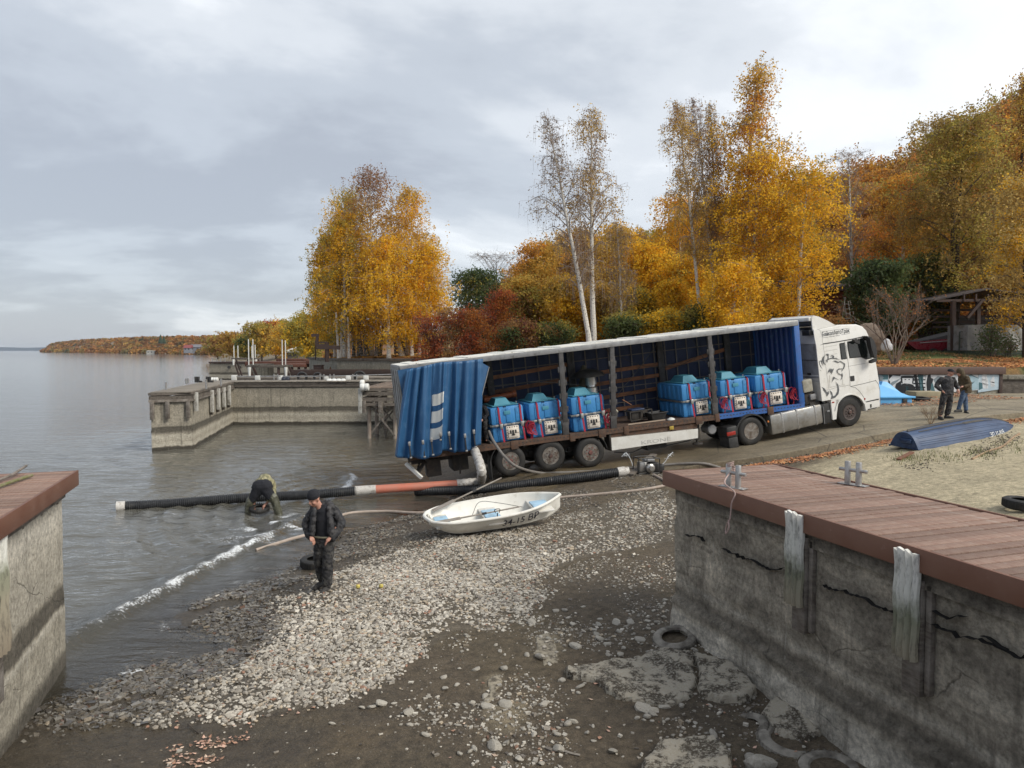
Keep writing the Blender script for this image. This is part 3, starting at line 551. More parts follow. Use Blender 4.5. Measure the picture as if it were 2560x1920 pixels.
fp=frL.inv(atz(-6,1302,2.6)); f=fender(prL,0,-1.45,-.17,-2.0,.16,.30); f.matrix_parent_inverse=INV[prL]; f.location=(frL.inv(atz(18,1282,2.73))[0]-.30,0.03,0)
# poles lying on the left deck
def lying(name,label,cat,pts,r,m,n=8,**k):
    b=MB(); b.tube(path(pts,4),r,n); o=b.build(name,m); return tag(o,label,cat,**k)
z=2.75
lying('wooden_pole','thin bare wooden pole lying across the left pier deck','pole',[(*atz(-60,1222,z)[:2],z+.02),(*atz(20,1197,z)[:2],z+.03),(*atz(66,1173,z)[:2],z+.05)],.018,M_oldwood)
lying('mossy_pole','flat mossy greenish pole lying beside a thinner one on the left deck','pole',[(*atz(-60,1240,z)[:2],z+.01),(*atz(30,1208,z)[:2],z+.02),(*atz(80,1192,z)[:2],z+.02)],.022,mat('mossy_wood',(.22,.19,.12),.9,c2=(.12,.14,.04),scale=14))
# ================================================================ truck materials
M_cab=mat('cab_white_paint',(.80,.79,.76),.32,c2=(.74,.73,.69),scale=2,dirt=(.50,.46,.38),ds=2.3,dlo=.52,dhi=.85,bump=0,spec=.5)
M_cabg=mat('cab_rear_grey',(.42,.43,.45),.42,c2=(.34,.35,.37),scale=2.5,dirt=(.22,.21,.2),ds=3,bump=0)
M_blk=mat('black_plastic',(.02,.02,.021),.5,c2=(.035,.034,.033),scale=6,dirt=(.09,.08,.065),ds=4,dlo=.6,dhi=.85,bump=.1)
M_chas=mat('chassis_dirt_steel',(.030,.027,.025),.8,c2=(.055,.046,.038),scale=5,dirt=(.10,.08,.06),ds=5,dlo=.55,dhi=.8)
M_alu=mat('aluminium_tank',(.46,.45,.43),.34,.75,c2=(.36,.35,.325),scale=3,dirt=(.27,.24,.2),ds=3,dlo=.5,dhi=.8,bump=.05)
M_decal=mat('grey_decal',(.10,.105,.115),.4,c2=(.12,.125,.13),bump=0)
M_redlamp=mat('red_lens',(.35,.03,.02),.25,bump=0); M_orange=mat('orange_lens',(.6,.2,.05),.25,bump=0)
M_roof=mat('trailer_roof_sheet',(.80,.79,.73),.6,c2=(.64,.62,.56),scale=3,stretch=(1,2.5,1),dirt=(.20,.175,.13),ds=7,dlo=.60,dhi=.72)
M_rail=mat('trailer_grey_rail',(.32,.325,.33),.5,.3,c2=(.23,.23,.235),scale=4,dirt=(.10,.095,.085),ds=5,dlo=.55,dhi=.8)
M_door=mat('trailer_grey_door',(.30,.31,.32),.55,.1,c2=(.24,.25,.26),scale=2,dirt=(.13,.12,.10),ds=2.4)
M_rust=mat('rusty_brown_steel',(.065,.042,.032),.85,c2=(.12,.065,.04),scale=6,dirt=(.16,.12,.085),ds=9,dlo=.55,dhi=.75,bump=.4)
M_blue=mat('blue_container_paint',(.015,.045,.22),.5,c2=(.018,.055,.18),scale=3,dirt=(.06,.17,.26),ds=6,dlo=.58,dhi=.75,stretch=(3,3,.6))
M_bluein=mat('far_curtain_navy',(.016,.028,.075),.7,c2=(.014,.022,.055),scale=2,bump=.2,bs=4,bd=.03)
M_web=mat('grey_webbing',(.15,.135,.125),.8,c2=(.10,.09,.085),scale=9)
M_slat=mat('side_board_wood',(.32,.14,.06),.75,c2=(.20,.085,.045),scale=4,stretch=(.5,6,6),dirt=(.08,.05,.035),ds=4,var=.35,bump=.3)
M_post=mat('curtain_post_steel',(.075,.073,.075),.7,.2,c2=(.05,.047,.045),scale=5,dirt=(.16,.13,.11),ds=8,dlo=.58,dhi=.75)
M_curt=mat('blue_tarpaulin',(.025,.090,.205),.45,c2=(.031,.108,.235),scale=1.5,dirt=(.09,.17,.29),ds=3,dlo=.55,dhi=.9,bump=.12,bs=9,bd=.01,spec=.4)
M_curtw=mat('white_tarpaulin_stripe',(.74,.73,.68),.5,c2=(.66,.65,.6),bump=.1)
M_rim=mat('worn_rim',(.30,.29,.27),.55,.5,c2=(.20,.16,.13),scale=9,dirt=(.10,.075,.055),ds=7)
M_hub=mat('hub_grease_steel',(.09,.08,.075),.6,.4,c2=(.15,.085,.07),scale=9)
M_hubr=mat('hub_red_primer',(.25,.09,.075),.6,.2,c2=(.14,.075,.065),scale=9)
M_hubt=mat('bronze_hub',(.15,.125,.115),.45,.6,c2=(.11,.09,.085),scale=6)
M_glass=glass_mat()
def wheel(parent,x,y,z,r,w,rr,kind='trailer',far=False,hub=None,name='wheel'):
    """tyre + rim + hub, axis along local y; near face at y"""
    sg=1; b=MB()
    sh=w*.10; T=[(.012,rr),(0.0,rr+.02),(-.004,rr+.5*(r-rr)),(.012,r-.055),(.05,r-.012),(.075,r)]
    g=[]; nb=5 if kind!='drive' else 6; 
    for k in range(nb):
        a=.075+(w-.15)*(k+.5)/nb; g+=[(a-(w-.15)/nb*.38,r),(a+(w-.15)/nb*.32,r)]; 
        if k<nb-1: g+=[(a+(w-.15)/nb*.36,r-.014),(a+(w-.15)/nb*.6,r-.014)]
    T+=g+[(w-.075,r),(w-.05,r-.012),(w-.012,r-.055),(w+.004,rr+.5*(r-rr)),(w,rr+.02),(w-.012,rr)]
    b.lathe(T,(0,0,0),(0,1,0),40,close=True); t=b.build(name,M_tyre,parent,sharp=.5); t.location=(x,y,z)
    if far: return t
    b=MB()
    if kind=='trailer': b.lathe([(.004,rr+.008),(-.006,rr+.004),(-.004,rr-.018),(.02,rr-.032),(.10,rr-.045),(.115,rr-.075),(.10,.17),(.14,.15),(.14,.0)],(0,0,0),(0,1,0),36)
    elif kind=='drive': b.lathe([(.004,rr+.008),(-.006,rr+.004),(-.004,rr-.018),(.03,rr-.035),(.13,rr-.05),(.16,.20),(.155,.12),(.155,0)],(0,0,0),(0,1,0),36)
    else: b.lathe([(.004,rr+.008),(-.006,rr+.004),(.0,rr-.018),(.05,rr-.03),(.09,rr-.05),(.03,.19),(.015,.17),(.02,0)],(0,0,0),(0,1,0),36)
    rim=b.build('rim',M_rim if kind!='steer' else M_hubt,t,sharp=.4)
    b=MB(); 
    if kind=='trailer':
        b.lathe([(.135,.115),(.06,.105),(.0,.075),(-.02,.06),(-.025,0)],(0,0,0),(0,1,0),20)
        for k in range(10): a=k*math.pi/5; b.lathe([(.10,.019),(.045,.019),(.04,.008)],(.168*math.cos(a),0,.168*math.sin(a)),(0,-1,0),7); b.v[-0:]
    elif kind=='drive':
        b.lathe([(.15,.10),(.03,.095),(.01,.06),(.01,0)],(0,0,0),(0,1,0),20)
        for k in range(10): a=k*math.pi/5+.2; b.lathe([(-.155,.012),(-.12,.016),(-.118,.006)],(.145*math.cos(a),0,.145*math.sin(a)),(0,-1,0),7)
    else:
        b.lathe([(.02,.075),(-.03,.07),(-.045,.05),(-.045,0)],(0,0,0),(0,1,0),20)
        for k in range(10): a=k*math.pi/5+.2; b.lathe([(-.02,.022),(.02,.022),(.03,.012)],(.15*math.cos(a),0,.15*math.sin(a)),(0,-1,0),9)
    b.build('hub',hub or M_hub,t)
    if kind=='drive':
        b=MB(); 
        for k in range(8): a=k*math.pi/4; b.lathe([(.118,.026),(.1155,.026),(.115,.0)],(.235*math.cos(a),0,.235*math.sin(a)),(0,1,0),12)
        b.build('vent_hole',M_black,t)
    return t
def lpx(fr,L_,w=0): return [fr.px(u,v,w) for u,v in L_]
# ================================================================ semi-trailer
def fz(x): return -2.70-.0125*x
def trailer():
    T=thing('semi_trailer','white roofed semi trailer, open side with bunched blue curtain, tail at the water','trailer',M=TR.M())
    XR=-.28; XF=13.58; WD=2.5
    # roof sheet with slight cross ribs
    b=MB(); n=46
    for i in range(n):
        x0=XR+(XF-XR)*i/n; x1=XR+(XF-XR)*(i+1)/n; h=.035+.012*(i%2)+.01*math.sin(i*1.9); b.box(x0,x1-(.0),-.0,WD,.0,h)
    b.build('roof',M_roof,T,sharp=.3)
    b=MB(); b.bbox(XR,XF,-.035,.03,-.14,.018,.008); b.build('roof_rail',M_rail,T)
    b=MB(); b.bbox(XR,XF,WD-.03,WD+.03,-.14,.018,.008); b.build('roof_rail',M_rail,T)
    b=MB()
    for i in range(7): b.bbox(.9+i*2.0,.96+i*2.0,.03,WD-.03,-.07,-.02,.004)
    b.build('roof_bow',M_rail,T)
    b=MB(); b.bbox(XR-.03,XR+.1,0,WD,-.1,.03,.01)
    for k in range(8): b.box(XR-.035,XR-.028,.1+k*.3,.28+k*.3,-.09,-.02)
    b.build('rear_header',M_rail,T)
    # floor + side rave
    def strip(x0,x1,name,m,y0=-.0,y1=WD,t0=.0,t1=-.16,n=1):
        b=MB(); b.add([(x0,y0,fz(x0)+t1),(x1,y0,fz(x1)+t1),(x1,y1,fz(x1)+t1),(x0,y1,fz(x0)+t1),(x0,y0,fz(x0)+t0),(x1,y0,fz(x1)+t0),(x1,y1,fz(x1)+t0),(x0,y1,fz(x0)+t0)],BOXF); return b.build(name,m,T)
    strip(XR,XF,'load_floor',M_floor,.06,WD-.06,-.02,-.12)
    strip(XR,10.15,'side_rave',M_rust,-.03,.058,.0,-.17); strip(10.15,XF,'side_rave',M_bluev,-.03,.058,.0,-.17); strip(XR,XF,'side_rave',M_rust,WD-.058,WD+.03,.0,-.17)
    b=MB(); x=2.0
    while x<13.4: b.box(x,x+.05,-.034,-.029,fz(x)-.085,fz(x)-.055); x+=.125
    tag(b.build('lashing_holes',M_black,T),kind='stuff')
    # bulkhead: corrugated blue
    b=MB(); ys=np.linspace(.06,WD-.06,49); zt,zb=-.12,fz(XF)
    pr=[(y,(.05 if (i//3)%2 else 0)) for i,y in enumerate(ys)]
    for (ya,da),(yb,db) in zip(pr,pr[1:]): b.add([(XF-.12-da,ya,zb),(XF-.12-db,yb,zb),(XF-.12-db,yb,zt),(XF-.12-da,ya,zt)],[(0,1,2,3)])
    b.box(XF-.06,XF,0,WD,zb,zt); b.build('bulkhead',M_blue,T,sharp=.4,fix=False)
    for y0 in (-.02,WD-.12):
        b=MB(); b.bbox(XF-.19,XF+.03,y0,y0+.14,fz(XF)-.05,-.02,.015); b.build('corner_post',M_bluev,T)
    # rear frame and doors
    for y0 in (-.0,WD-.14):
        b=MB(); b.bbox(XR,XR+.16,y0,y0+.14,fz(0)-.1,-.1,.015); b.build('corner_post',M_door,T)
    for k in range(2):
        b=MB(); y0=.03+k*1.22; b.bbox(XR-.04,XR-.002,y0,y0+1.2,fz(0)-.05,-.1,.008); d=b.build('rear_door',M_door,T)
        b=MB(); 
        for yy in (y0+.35,y0+.85): b.tube([(XR-.06,yy,fz(0)-.05),(XR-.06,yy,-.12)],.017,8)
        b.build('locking_bar',M_steel,d)
    # curtain posts near side
    def post(xt,xb,y0,w,hooks=True,zt=-.12):
        zb=fz((xt+xb)/2)-.02; b=MB(); th=math.atan2(xb-xt,zt-zb); n0=0
        b.bbox(-w*.45,w*.45,y0,y0+.10,-(zt-zb)*1.0,0,.01); b.bbox(-w*.62,w*.62,y0-.01,y0+.11,-(zt-zb),-(zt-zb)+.42,.01); b.bbox(-w*.5,w*.5,y0-.015,y0+.1,-(zt-zb)+.42,-.33,.01)
        if hooks:
            for k in range(5):
                z=-.55-k*.42
                for sx in (-1,1): b.bbox(sx*w*.62-.03,sx*w*.62+.03,y0+.0,y0+.06,z-.10,z+.08,.008)
        Mx=Matrix.Translation((xt,0,zt))@Matrix.Rotation(th,4,'Y'); b.xf(Mx); p=b.build('curtain_post',M_post,T)
        b=MB(); b.bbox(xb-w*.5,xb+w*.5,-.055,-.03,zb-.22,zb+.05,.006); b.build('post_foot',M_rust,p)
    post(4.83,4.93,-.02,.17); post(6.59,6.80,-.02,.17); post(10.12,10.14,-.02,.17)
    for x in (3.0,5.95,9.45,12.2): post(x,x,WD-.13,.24,False)
    # far curtain with webbing grid and wooden side boards
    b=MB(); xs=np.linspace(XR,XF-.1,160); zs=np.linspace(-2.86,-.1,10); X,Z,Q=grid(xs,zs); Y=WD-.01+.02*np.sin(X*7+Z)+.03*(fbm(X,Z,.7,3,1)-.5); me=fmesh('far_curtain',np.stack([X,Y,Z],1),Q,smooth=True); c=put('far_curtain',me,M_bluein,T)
    for i in range(30):
        b=MB(); x=.3+i*.445; b.box(x,x+.045,WD-.055,WD-.045,-2.86,-.12); b.build('webbing_strap',M_web,c)
    for z in (-.62,-1.15,-1.75,-2.3):
        b=MB(); b.box(XR+.2,XF-.2,WD-.052,WD-.042,z,z+.035); b.build('webbing_strap',M_web,c)
    for (x0,x1,z0,z1) in ((1.6,3.0,-.78,-.70),(1.6,3.0,-1.3,-1.25),(3.1,5.85,-.62,-.48),(3.1,5.85,-1.12,-1.0),(6.1,9.35,-.92,-.86),(6.05,9.35,-1.32,-1.26),(6.1,9.35,-1.85,-1.74),(6.1,8.6,-2.3,-2.3),(9.6,12.1,-1.05,-.62),(9.6,12.3,-1.62,-1.72),(5.1,5.9,-1.75,-1.75),(9.5,10.8,-2.2,-2.2),(3.1,5.8,-1.75,-1.72),(12.4,13.3,-1.6,-1.6)):
        b=MB(); b.beam((x0,WD-.085,z0-.2),(x1,WD-.085,z1-.2),.03,.135); b.build('side_board',M_slat,T)
    b=MB(); b.bbox(6.35,6.52,1.9,1.96,-2.1,-.95,.01); b.build('side_board',M_slat,T)
    # hanging cables inside
    b=MB(); b.tube(path([(6.7,1.6,-.1),(8.2,1.5,-.95),(9.6,1.6,-1.15),(10.4,1.5,-.9)],5),.012,5); b.tube(path([(8.9,1.2,-.15),(8.1,1.3,-1.0),(7.2,1.4,-1.9),(7.0,1.4,-2.4)],5),.012,5); b.tube(path([(10.0,1.,-.15),(10.6,1.1,-1.2),(11.1,1.1,-1.55)],5),.012,5); b.tube(path([(2.8,1.,-1.0),(4.2,1.,-1.05),(5.8,1.2,-1.35)],5),.012,5)
    b.build('cable',M_black,T)
    # ---- bunched near curtain
    nu,nz=210,34; U=np.linspace(0,1,nu); K=np.linspace(0,1,nz); hemx=[lpx(TR,[(u,v)],-.15)[0] for u,v in ((980,1141),(1075,1146),(1083,1140),(1104,1124),(1150,1131),(1205,1112))]
    topx=[lpx(TR,[(u,v)],-.05)[0] for u,v in ((1013,925),(1034,920),(1070,912),(1100,905),(1150,903),(1205,897))]
    tt=[0,.42,.46,.55,.78,1.]; ti=[0,.12,.35,.5,.75,1.]
    V=[];col=[]
    for k in K:
        xb=np.interp(U,tt,[p[0] for p in hemx]); zb=np.interp(U,tt,[p[1] for p in hemx]); xt=np.interp(U,ti,[p[0] for p in topx]); zt=np.interp(U,ti,[p[1] for p in topx])
        s=k; x=xt*(1-s)+xb*s; z=zt*(1-s)+zb*s
        ph=np.interp(U,tt,[0,4.1,5.3,6.6,8.4,11.2]); amp=.07+.15*s-.05*sstep(.85,1,s)
        fold=np.sin(ph*2*math.pi*.5+1.4*np.sin(ph*1.3)+.5*s); fold2=np.sin(ph*2*math.pi*1.27+2*s)*(1-s)*.45+.35*(fbm(U*60+s*3,np.full(nu,s*2.2),4.,3,1)-.5)*(.4+s); fw=np.sign(fold)*np.abs(fold)**.75
        ku=np.array([0,.05,.115,.165,.245,.30,.375,.42,.50,.555,.63,.70,.755,.83,.88,.95,1.]); kd=np.array([-.3,1.,-.9,.55,-1.,.95,-.6,-1.,.75,.9,-1.,.85,-.7,1.,-.9,.6,-.5]); kk=ku+.018*np.sin(s*3+ku*40)*(ku>0)*(ku<1)
        fd=np.interp(U,kk,kd); fd=np.convolve(np.pad(fd,3,mode='edge'),np.ones(7)/7,'valid'); fd=fd+.28*np.sin(U*95+s*1.2)*(1-s)**1.5+.30*(fbm(U*40,np.full(nu,s*5.),3.,3,2)-.5)
        y=-.20-amp*1.05*fd-.12*s*(1-U); x=x+.055*np.cos(ph*math.pi+1)*(.3+s*.7)+(s**2)*.05*np.sin(ph*2.1+1); z=z+.02*np.sin(ph*3+1)*s
        # left part flares out as a flap at the rear post
        x=x-.10*np.sin(np.pi*s)*(1-U)**3*0+.16*(1-s)*s*np.sin(np.pi*U*1.0)*0; V.append(np.stack([x,y,z],1))
    V=np.concatenate(V); i=np.arange((nz-1)*nu).reshape(nz-1,nu)[:,:-1].ravel(); Q=np.stack([i,i+nu,i+nu+1,i+1],1)
    me=fmesh('side_curtain',V,Q,smooth=True); me.materials.append(M_curt); me.materials.append(M_curtw)
    uc=(i%nu)/nu; kc=(i//nu)/nz; band=((kc>.30)&(kc<.415))|((kc>.485)&(kc<.60))|((kc>.67)&(kc<.79)); hw=np.interp(kc,[.3,.8],[.075,.048]); mi=(band&(np.abs(uc-(.475))<hw)).astype(np.int32); me.polygons.foreach_set('material_index',mi)
    cur=put('side_curtain',me,None,T); sm=cur.modifiers.new('thick','SOLIDIFY'); sm.thickness=.006
    # loose flap at its right edge and left corner
    P=[TR.px(u,v,-.06) for u,v in ((1193,900),(1222,917),(1203,988),(1186,960))]; b=MB(); b.add([(P[0][0],-.06,P[0][1]),(P[1][0],-.10,P[1][1]),(P[2][0],-.16,P[2][1]),(P[3][0],-.20,P[3][1])],[(0,1,2,3)]); b.build('curtain_flap',M_curt,cur,fix=False)
    b=MB(); b.tube([(P[1][0],-.11,P[1][1]),(P[2][0],-.17,P[2][1])],.014,6); b.build('tension_pole',M_steel,cur)
    P=[TR.px(u,v,-.10) for u,v in ((994,926),(1032,919),(1030,960),(1013,1020))]; b=MB(); b.add([(P[0][0],-.06,P[0][1]),(P[1][0],-.10,P[1][1]),(P[2][0],-.12,P[2][1]),(P[3][0],-.06,P[3][1])],[(0,1,2,3)]); b.build('curtain_flap',M_curt,cur,fix=False)
    for (u,v0,v1) in ((1023,1108,1145),(1057,1104,1143),(1078,1098,1138),(1122,1083,1123),(1162,1088,1128),(1184,1078,1119),(1100,1084,1100)):
        x,z=TR.px(u,v0,-.38); x1,z1=TR.px(u,v1,-.38); b=MB(); b.bbox(x-.018,x+.018,-.395,-.375,z1,z,.003); q=b.build('buckle_strap',M_black,cur)
        for (q0,q1) in ((z-.08,z+.05),(z1-.02,z1+.03)): b=MB(); b.bbox(x-.035,x+.035,-.42,-.385,q0,q1,.006); b.build('buckle',M_steel,q)
    # ---- underside
    b=MB(); 
    for y in (.75,1.65): b.add([(XR+.1,y,-3.12),(13.2,y,-3.12),(13.2,y+.1,-3.12),(XR+.1,y+.1,-3.12),(XR+.1,y,-2.84),(13.2,y,-2.86),(13.2,y+.1,-2.86),(XR+.1,y+.1,-2.84)],BOXF)
    x=.2
    while x<13.4: b.box(x,x+.06,.06,WD-.06,fz(x)-.24,fz(x)-.12); x+=.62
    b.box(2.2,6.1,.72,1.78,-3.42,-3.1); b.box(9.9,13.2,.4,2.1,-3.02,-2.9); b.build('chassis_frame',M_chas,T)
    WP=[TR.px(1277,1153),TR.px(1377,1139.5),TR.px(1476.5,1131.5)]; rr=.497
    for i,(x,z) in enumerate(WP):
        wheel(T,x,0.0,z,rr,.36,.275,'trailer',hub=(M_hubr,M_hub,M_hubr)[i]); wheel(T,x,WD-.36,z,rr,.36,.275,far=True)
        b=MB(); b.tube([(x,.3,z),(x,WD-.3,z)],.07,10); b.box(x-.55,x+.1,.62,.74,z+.02,z+.14); b.box(x-.55,x+.1,WD-.74,WD-.62,z+.02,z+.14); b.lathe([(0,.13),(.2,.13)],(x+.25,.62,z+.12),(0,0,1),12); b.build('axle',M_chas,T)
    # mudguards: quarter rounds ahead of / behind the bogie
    def arc(xc,zc,r,a0,a1,y0,y1,name,m,par=T,t=.02,n=10):
        b=MB(); A=[R(a0+(a1-a0)*k/n) for k in range(n+1)]; poly=[(xc+r*math.cos(a),zc+r*math.sin(a)) for a in A]+[(xc+(r-t)*math.cos(a),zc+(r-t)*math.sin(a)) for a in A[::-1]]
        for k in range(n):
            q=[poly[k],poly[k+1],poly[2*n-k],poly[2*n+1-k]]; b.prism(q,y0,y1)
        return b.build(name,m,par)
    arc(WP[2][0],WP[2][1],.60,5,80,.0,.42,'mudguard',M_blk); arc(WP[0][0]-.05,WP[0][1],.6,120,170,.0,.42,'mudguard',M_blk)
    b=MB(); b.bbox(WP[0][0]-.66,WP[0][0]-.62,.02,.42,-3.85,-3.2,.01); b.build('mud_flap',M_blk,T)
    # white side guard board with brown rail above
    gl,gl2,gr,gr2=TR.px(1528,1095,-.02),TR.px(1530,1126,-.02),TR.px(1745,1072,-.02),TR.px(1745,1095,-.02)
    b=MB(); b.add([(gl2[0],-.02,gl2[1]),(gr2[0],-.02,gr2[1]),(gr2[0],.03,gr2[1]),(gl2[0],.03,gl2[1]),(gl[0],-.02,gl[1]),(gr[0],-.02,gr[1]),(gr[0],.03,gr[1]),(gl[0],.03,gl[1])],BOXF); sg=b.build('side_guard',M_guard,T)
    text_on('KRONE',.17,M_guardt,Matrix.Translation(((gl[0]+gr[0])/2-.55,-.024,(gl2[1]+gr2[1])/2+.06))@Matrix.Rotation(R(.6),4,'Y')@Matrix.Rotation(R(90),4,'X'),sg,name='raised_lettering',ext=.002,sx=1.9)
    b=MB(); b.add([(gl[0],.03,gl[1]+.02),(gr[0],.03,gr[1]+.02),(gr[0],.6,gr[1]+.02),(gl[0],.6,gl[1]+.02),(gl[0],.03,gl[1]+.17),(gr[0],.03,gr[1]+.19),(gr[0],.6,gr[1]+.19),(gl[0],.6,gl[1]+.17)],BOXF); b.build('pallet_box',M_rust,T)
    b=MB(); b.bbox(gl[0]-.05,gl[0],.0,.5,gl2[1]-.02,gl[1]+.25,.01); b.build('guard_bracket',M_chas,T)
    b=MB(); b.box(7.6,8.3,.2,.7,-3.72,-3.5); b.build('tool_box',M_chas,T)
    b=MB(); b.tube(path([(6.4,.2,-3.6),(7.0,.2,-3.7),(7.4,.22,-3.62),(8.0,.2,-3.66),(9.2,.2,-3.6)],5),.018,6); b.build('air_line',M_black,T)
    for y in (.25,1.95):
        b=MB(); b.bbox(9.42,9.60,y,y+.14,-3.62,-2.95,.01); b.bbox(9.50-.02,9.54+.0,y+.02,y+.12,-3.75,-3.6,.01); b.lathe([(0,.18),(.04,.16),(.06,.05)],(9.51,y+.07,-3.78),(0,0,1),14); b.build('landing_leg',M_chas,T)
    b=MB(); b.lathe([(0,0.14),(.02,.165),(.5,.165),(.52,.14)],(10.05,.2,-3.35),(0,1,0),20); b.build('air_tank',M_rail,T)
    b=MB(); b.bbox(8.35,8.5,-.035,-.01,fz(8.4)-.3,fz(8.4)-.18,.004); b.build('side_marker',mat('yellow_marker',(.42,.30,.05),.5,bump=0),T)
    # bent rear bumper bar
    a=TR.px(1014,1158,.3); c=TR.px(1053,1193,.1); b=MB(); b.beam((a[0],.25,a[1]),(c[0],-.05,c[1]),.09,.09); bb=b.build('underrun_bar',M_white,T)
    b=MB(); b.beam((a[0]+.12,.3,a[1]+.05),(a[0]+.25,.7,-2.95),.07); b.beam((c[0]-.1,.15,c[1]+.1),(c[0]+.35,.8,-2.95),.08); b.beam((c[0]-.1,.2,c[1]+.15),(c[0]+.1,.9,-3.1),.05); b.build('bar_bracket',M_chas,bb)
    b=MB(); b.bbox(.25,.7,.5,.9,-3.55,-3.0,.02); b.bbox(1.1,1.6,.6,1.5,-3.5,-3.0,.02); b.tube([(1.3,.3,-2.95),(1.25,.32,-3.55)],.03,6); b.build('spare_carrier',M_chas,T)
    b=MB(); b.lathe([(0,.12),(.05,.17),(.3,.17),(.34,.12)],(-.05,2.62,-2.35),(0,0,1),16); b.build('rear_lamp_bin',M_door,T)
    return T
_mf=NT('trailer_floor_ply'); M_floor=_mf.P(_mf.mix(_mf.ramp(_mf.noise(4,5,.6,stretch=(.4,2,1)),[(.35,0.),(.65,1.)]),(.075,.05,.04),(.13,.09,.07)),.6,0,_mf.bump(_mf.noise(30,3),.2,.004))
M_bluev=mat('bright_blue_steel',(.03,.13,.40),.45,c2=(.04,.10,.30),scale=4,dirt=(.08,.07,.06),ds=8,dlo=.6,dhi=.75)
M_guard=mat('side_guard_white',(.72,.71,.67),.5,c2=(.60,.58,.53),scale=3,dirt=(.30,.25,.2),ds=7,dlo=.62,dhi=.74)
M_guardt=mat('faded_grey_letters',(.50,.49,.46),.5,bump=0)
def text_on(s,size,m,M,parent,name='lettering',ext=.0,sx=1.,align='LEFT',bold=0):
    c=bpy.data.curves.new('t','FONT'); c.body=s; c.size=size; c.extrude=ext; c.resolution_u=3; c.align_x=align; c.offset=bold
    o=bpy.data.objects.new('t',c); sc.collection.objects.link(o); bpy.context.view_layer.update(); dg=bpy.context.evaluated_depsgraph_get()
    me=bpy.data.meshes.new_from_object(o.evaluated_get(dg)); bpy.data.objects.remove(o); me.transform(Matrix.Diagonal((sx,1,1,1))); me.transform(M); me.materials.clear(); me.materials.append(m)
    return put(name,me,None,parent)
TRA=trailer()
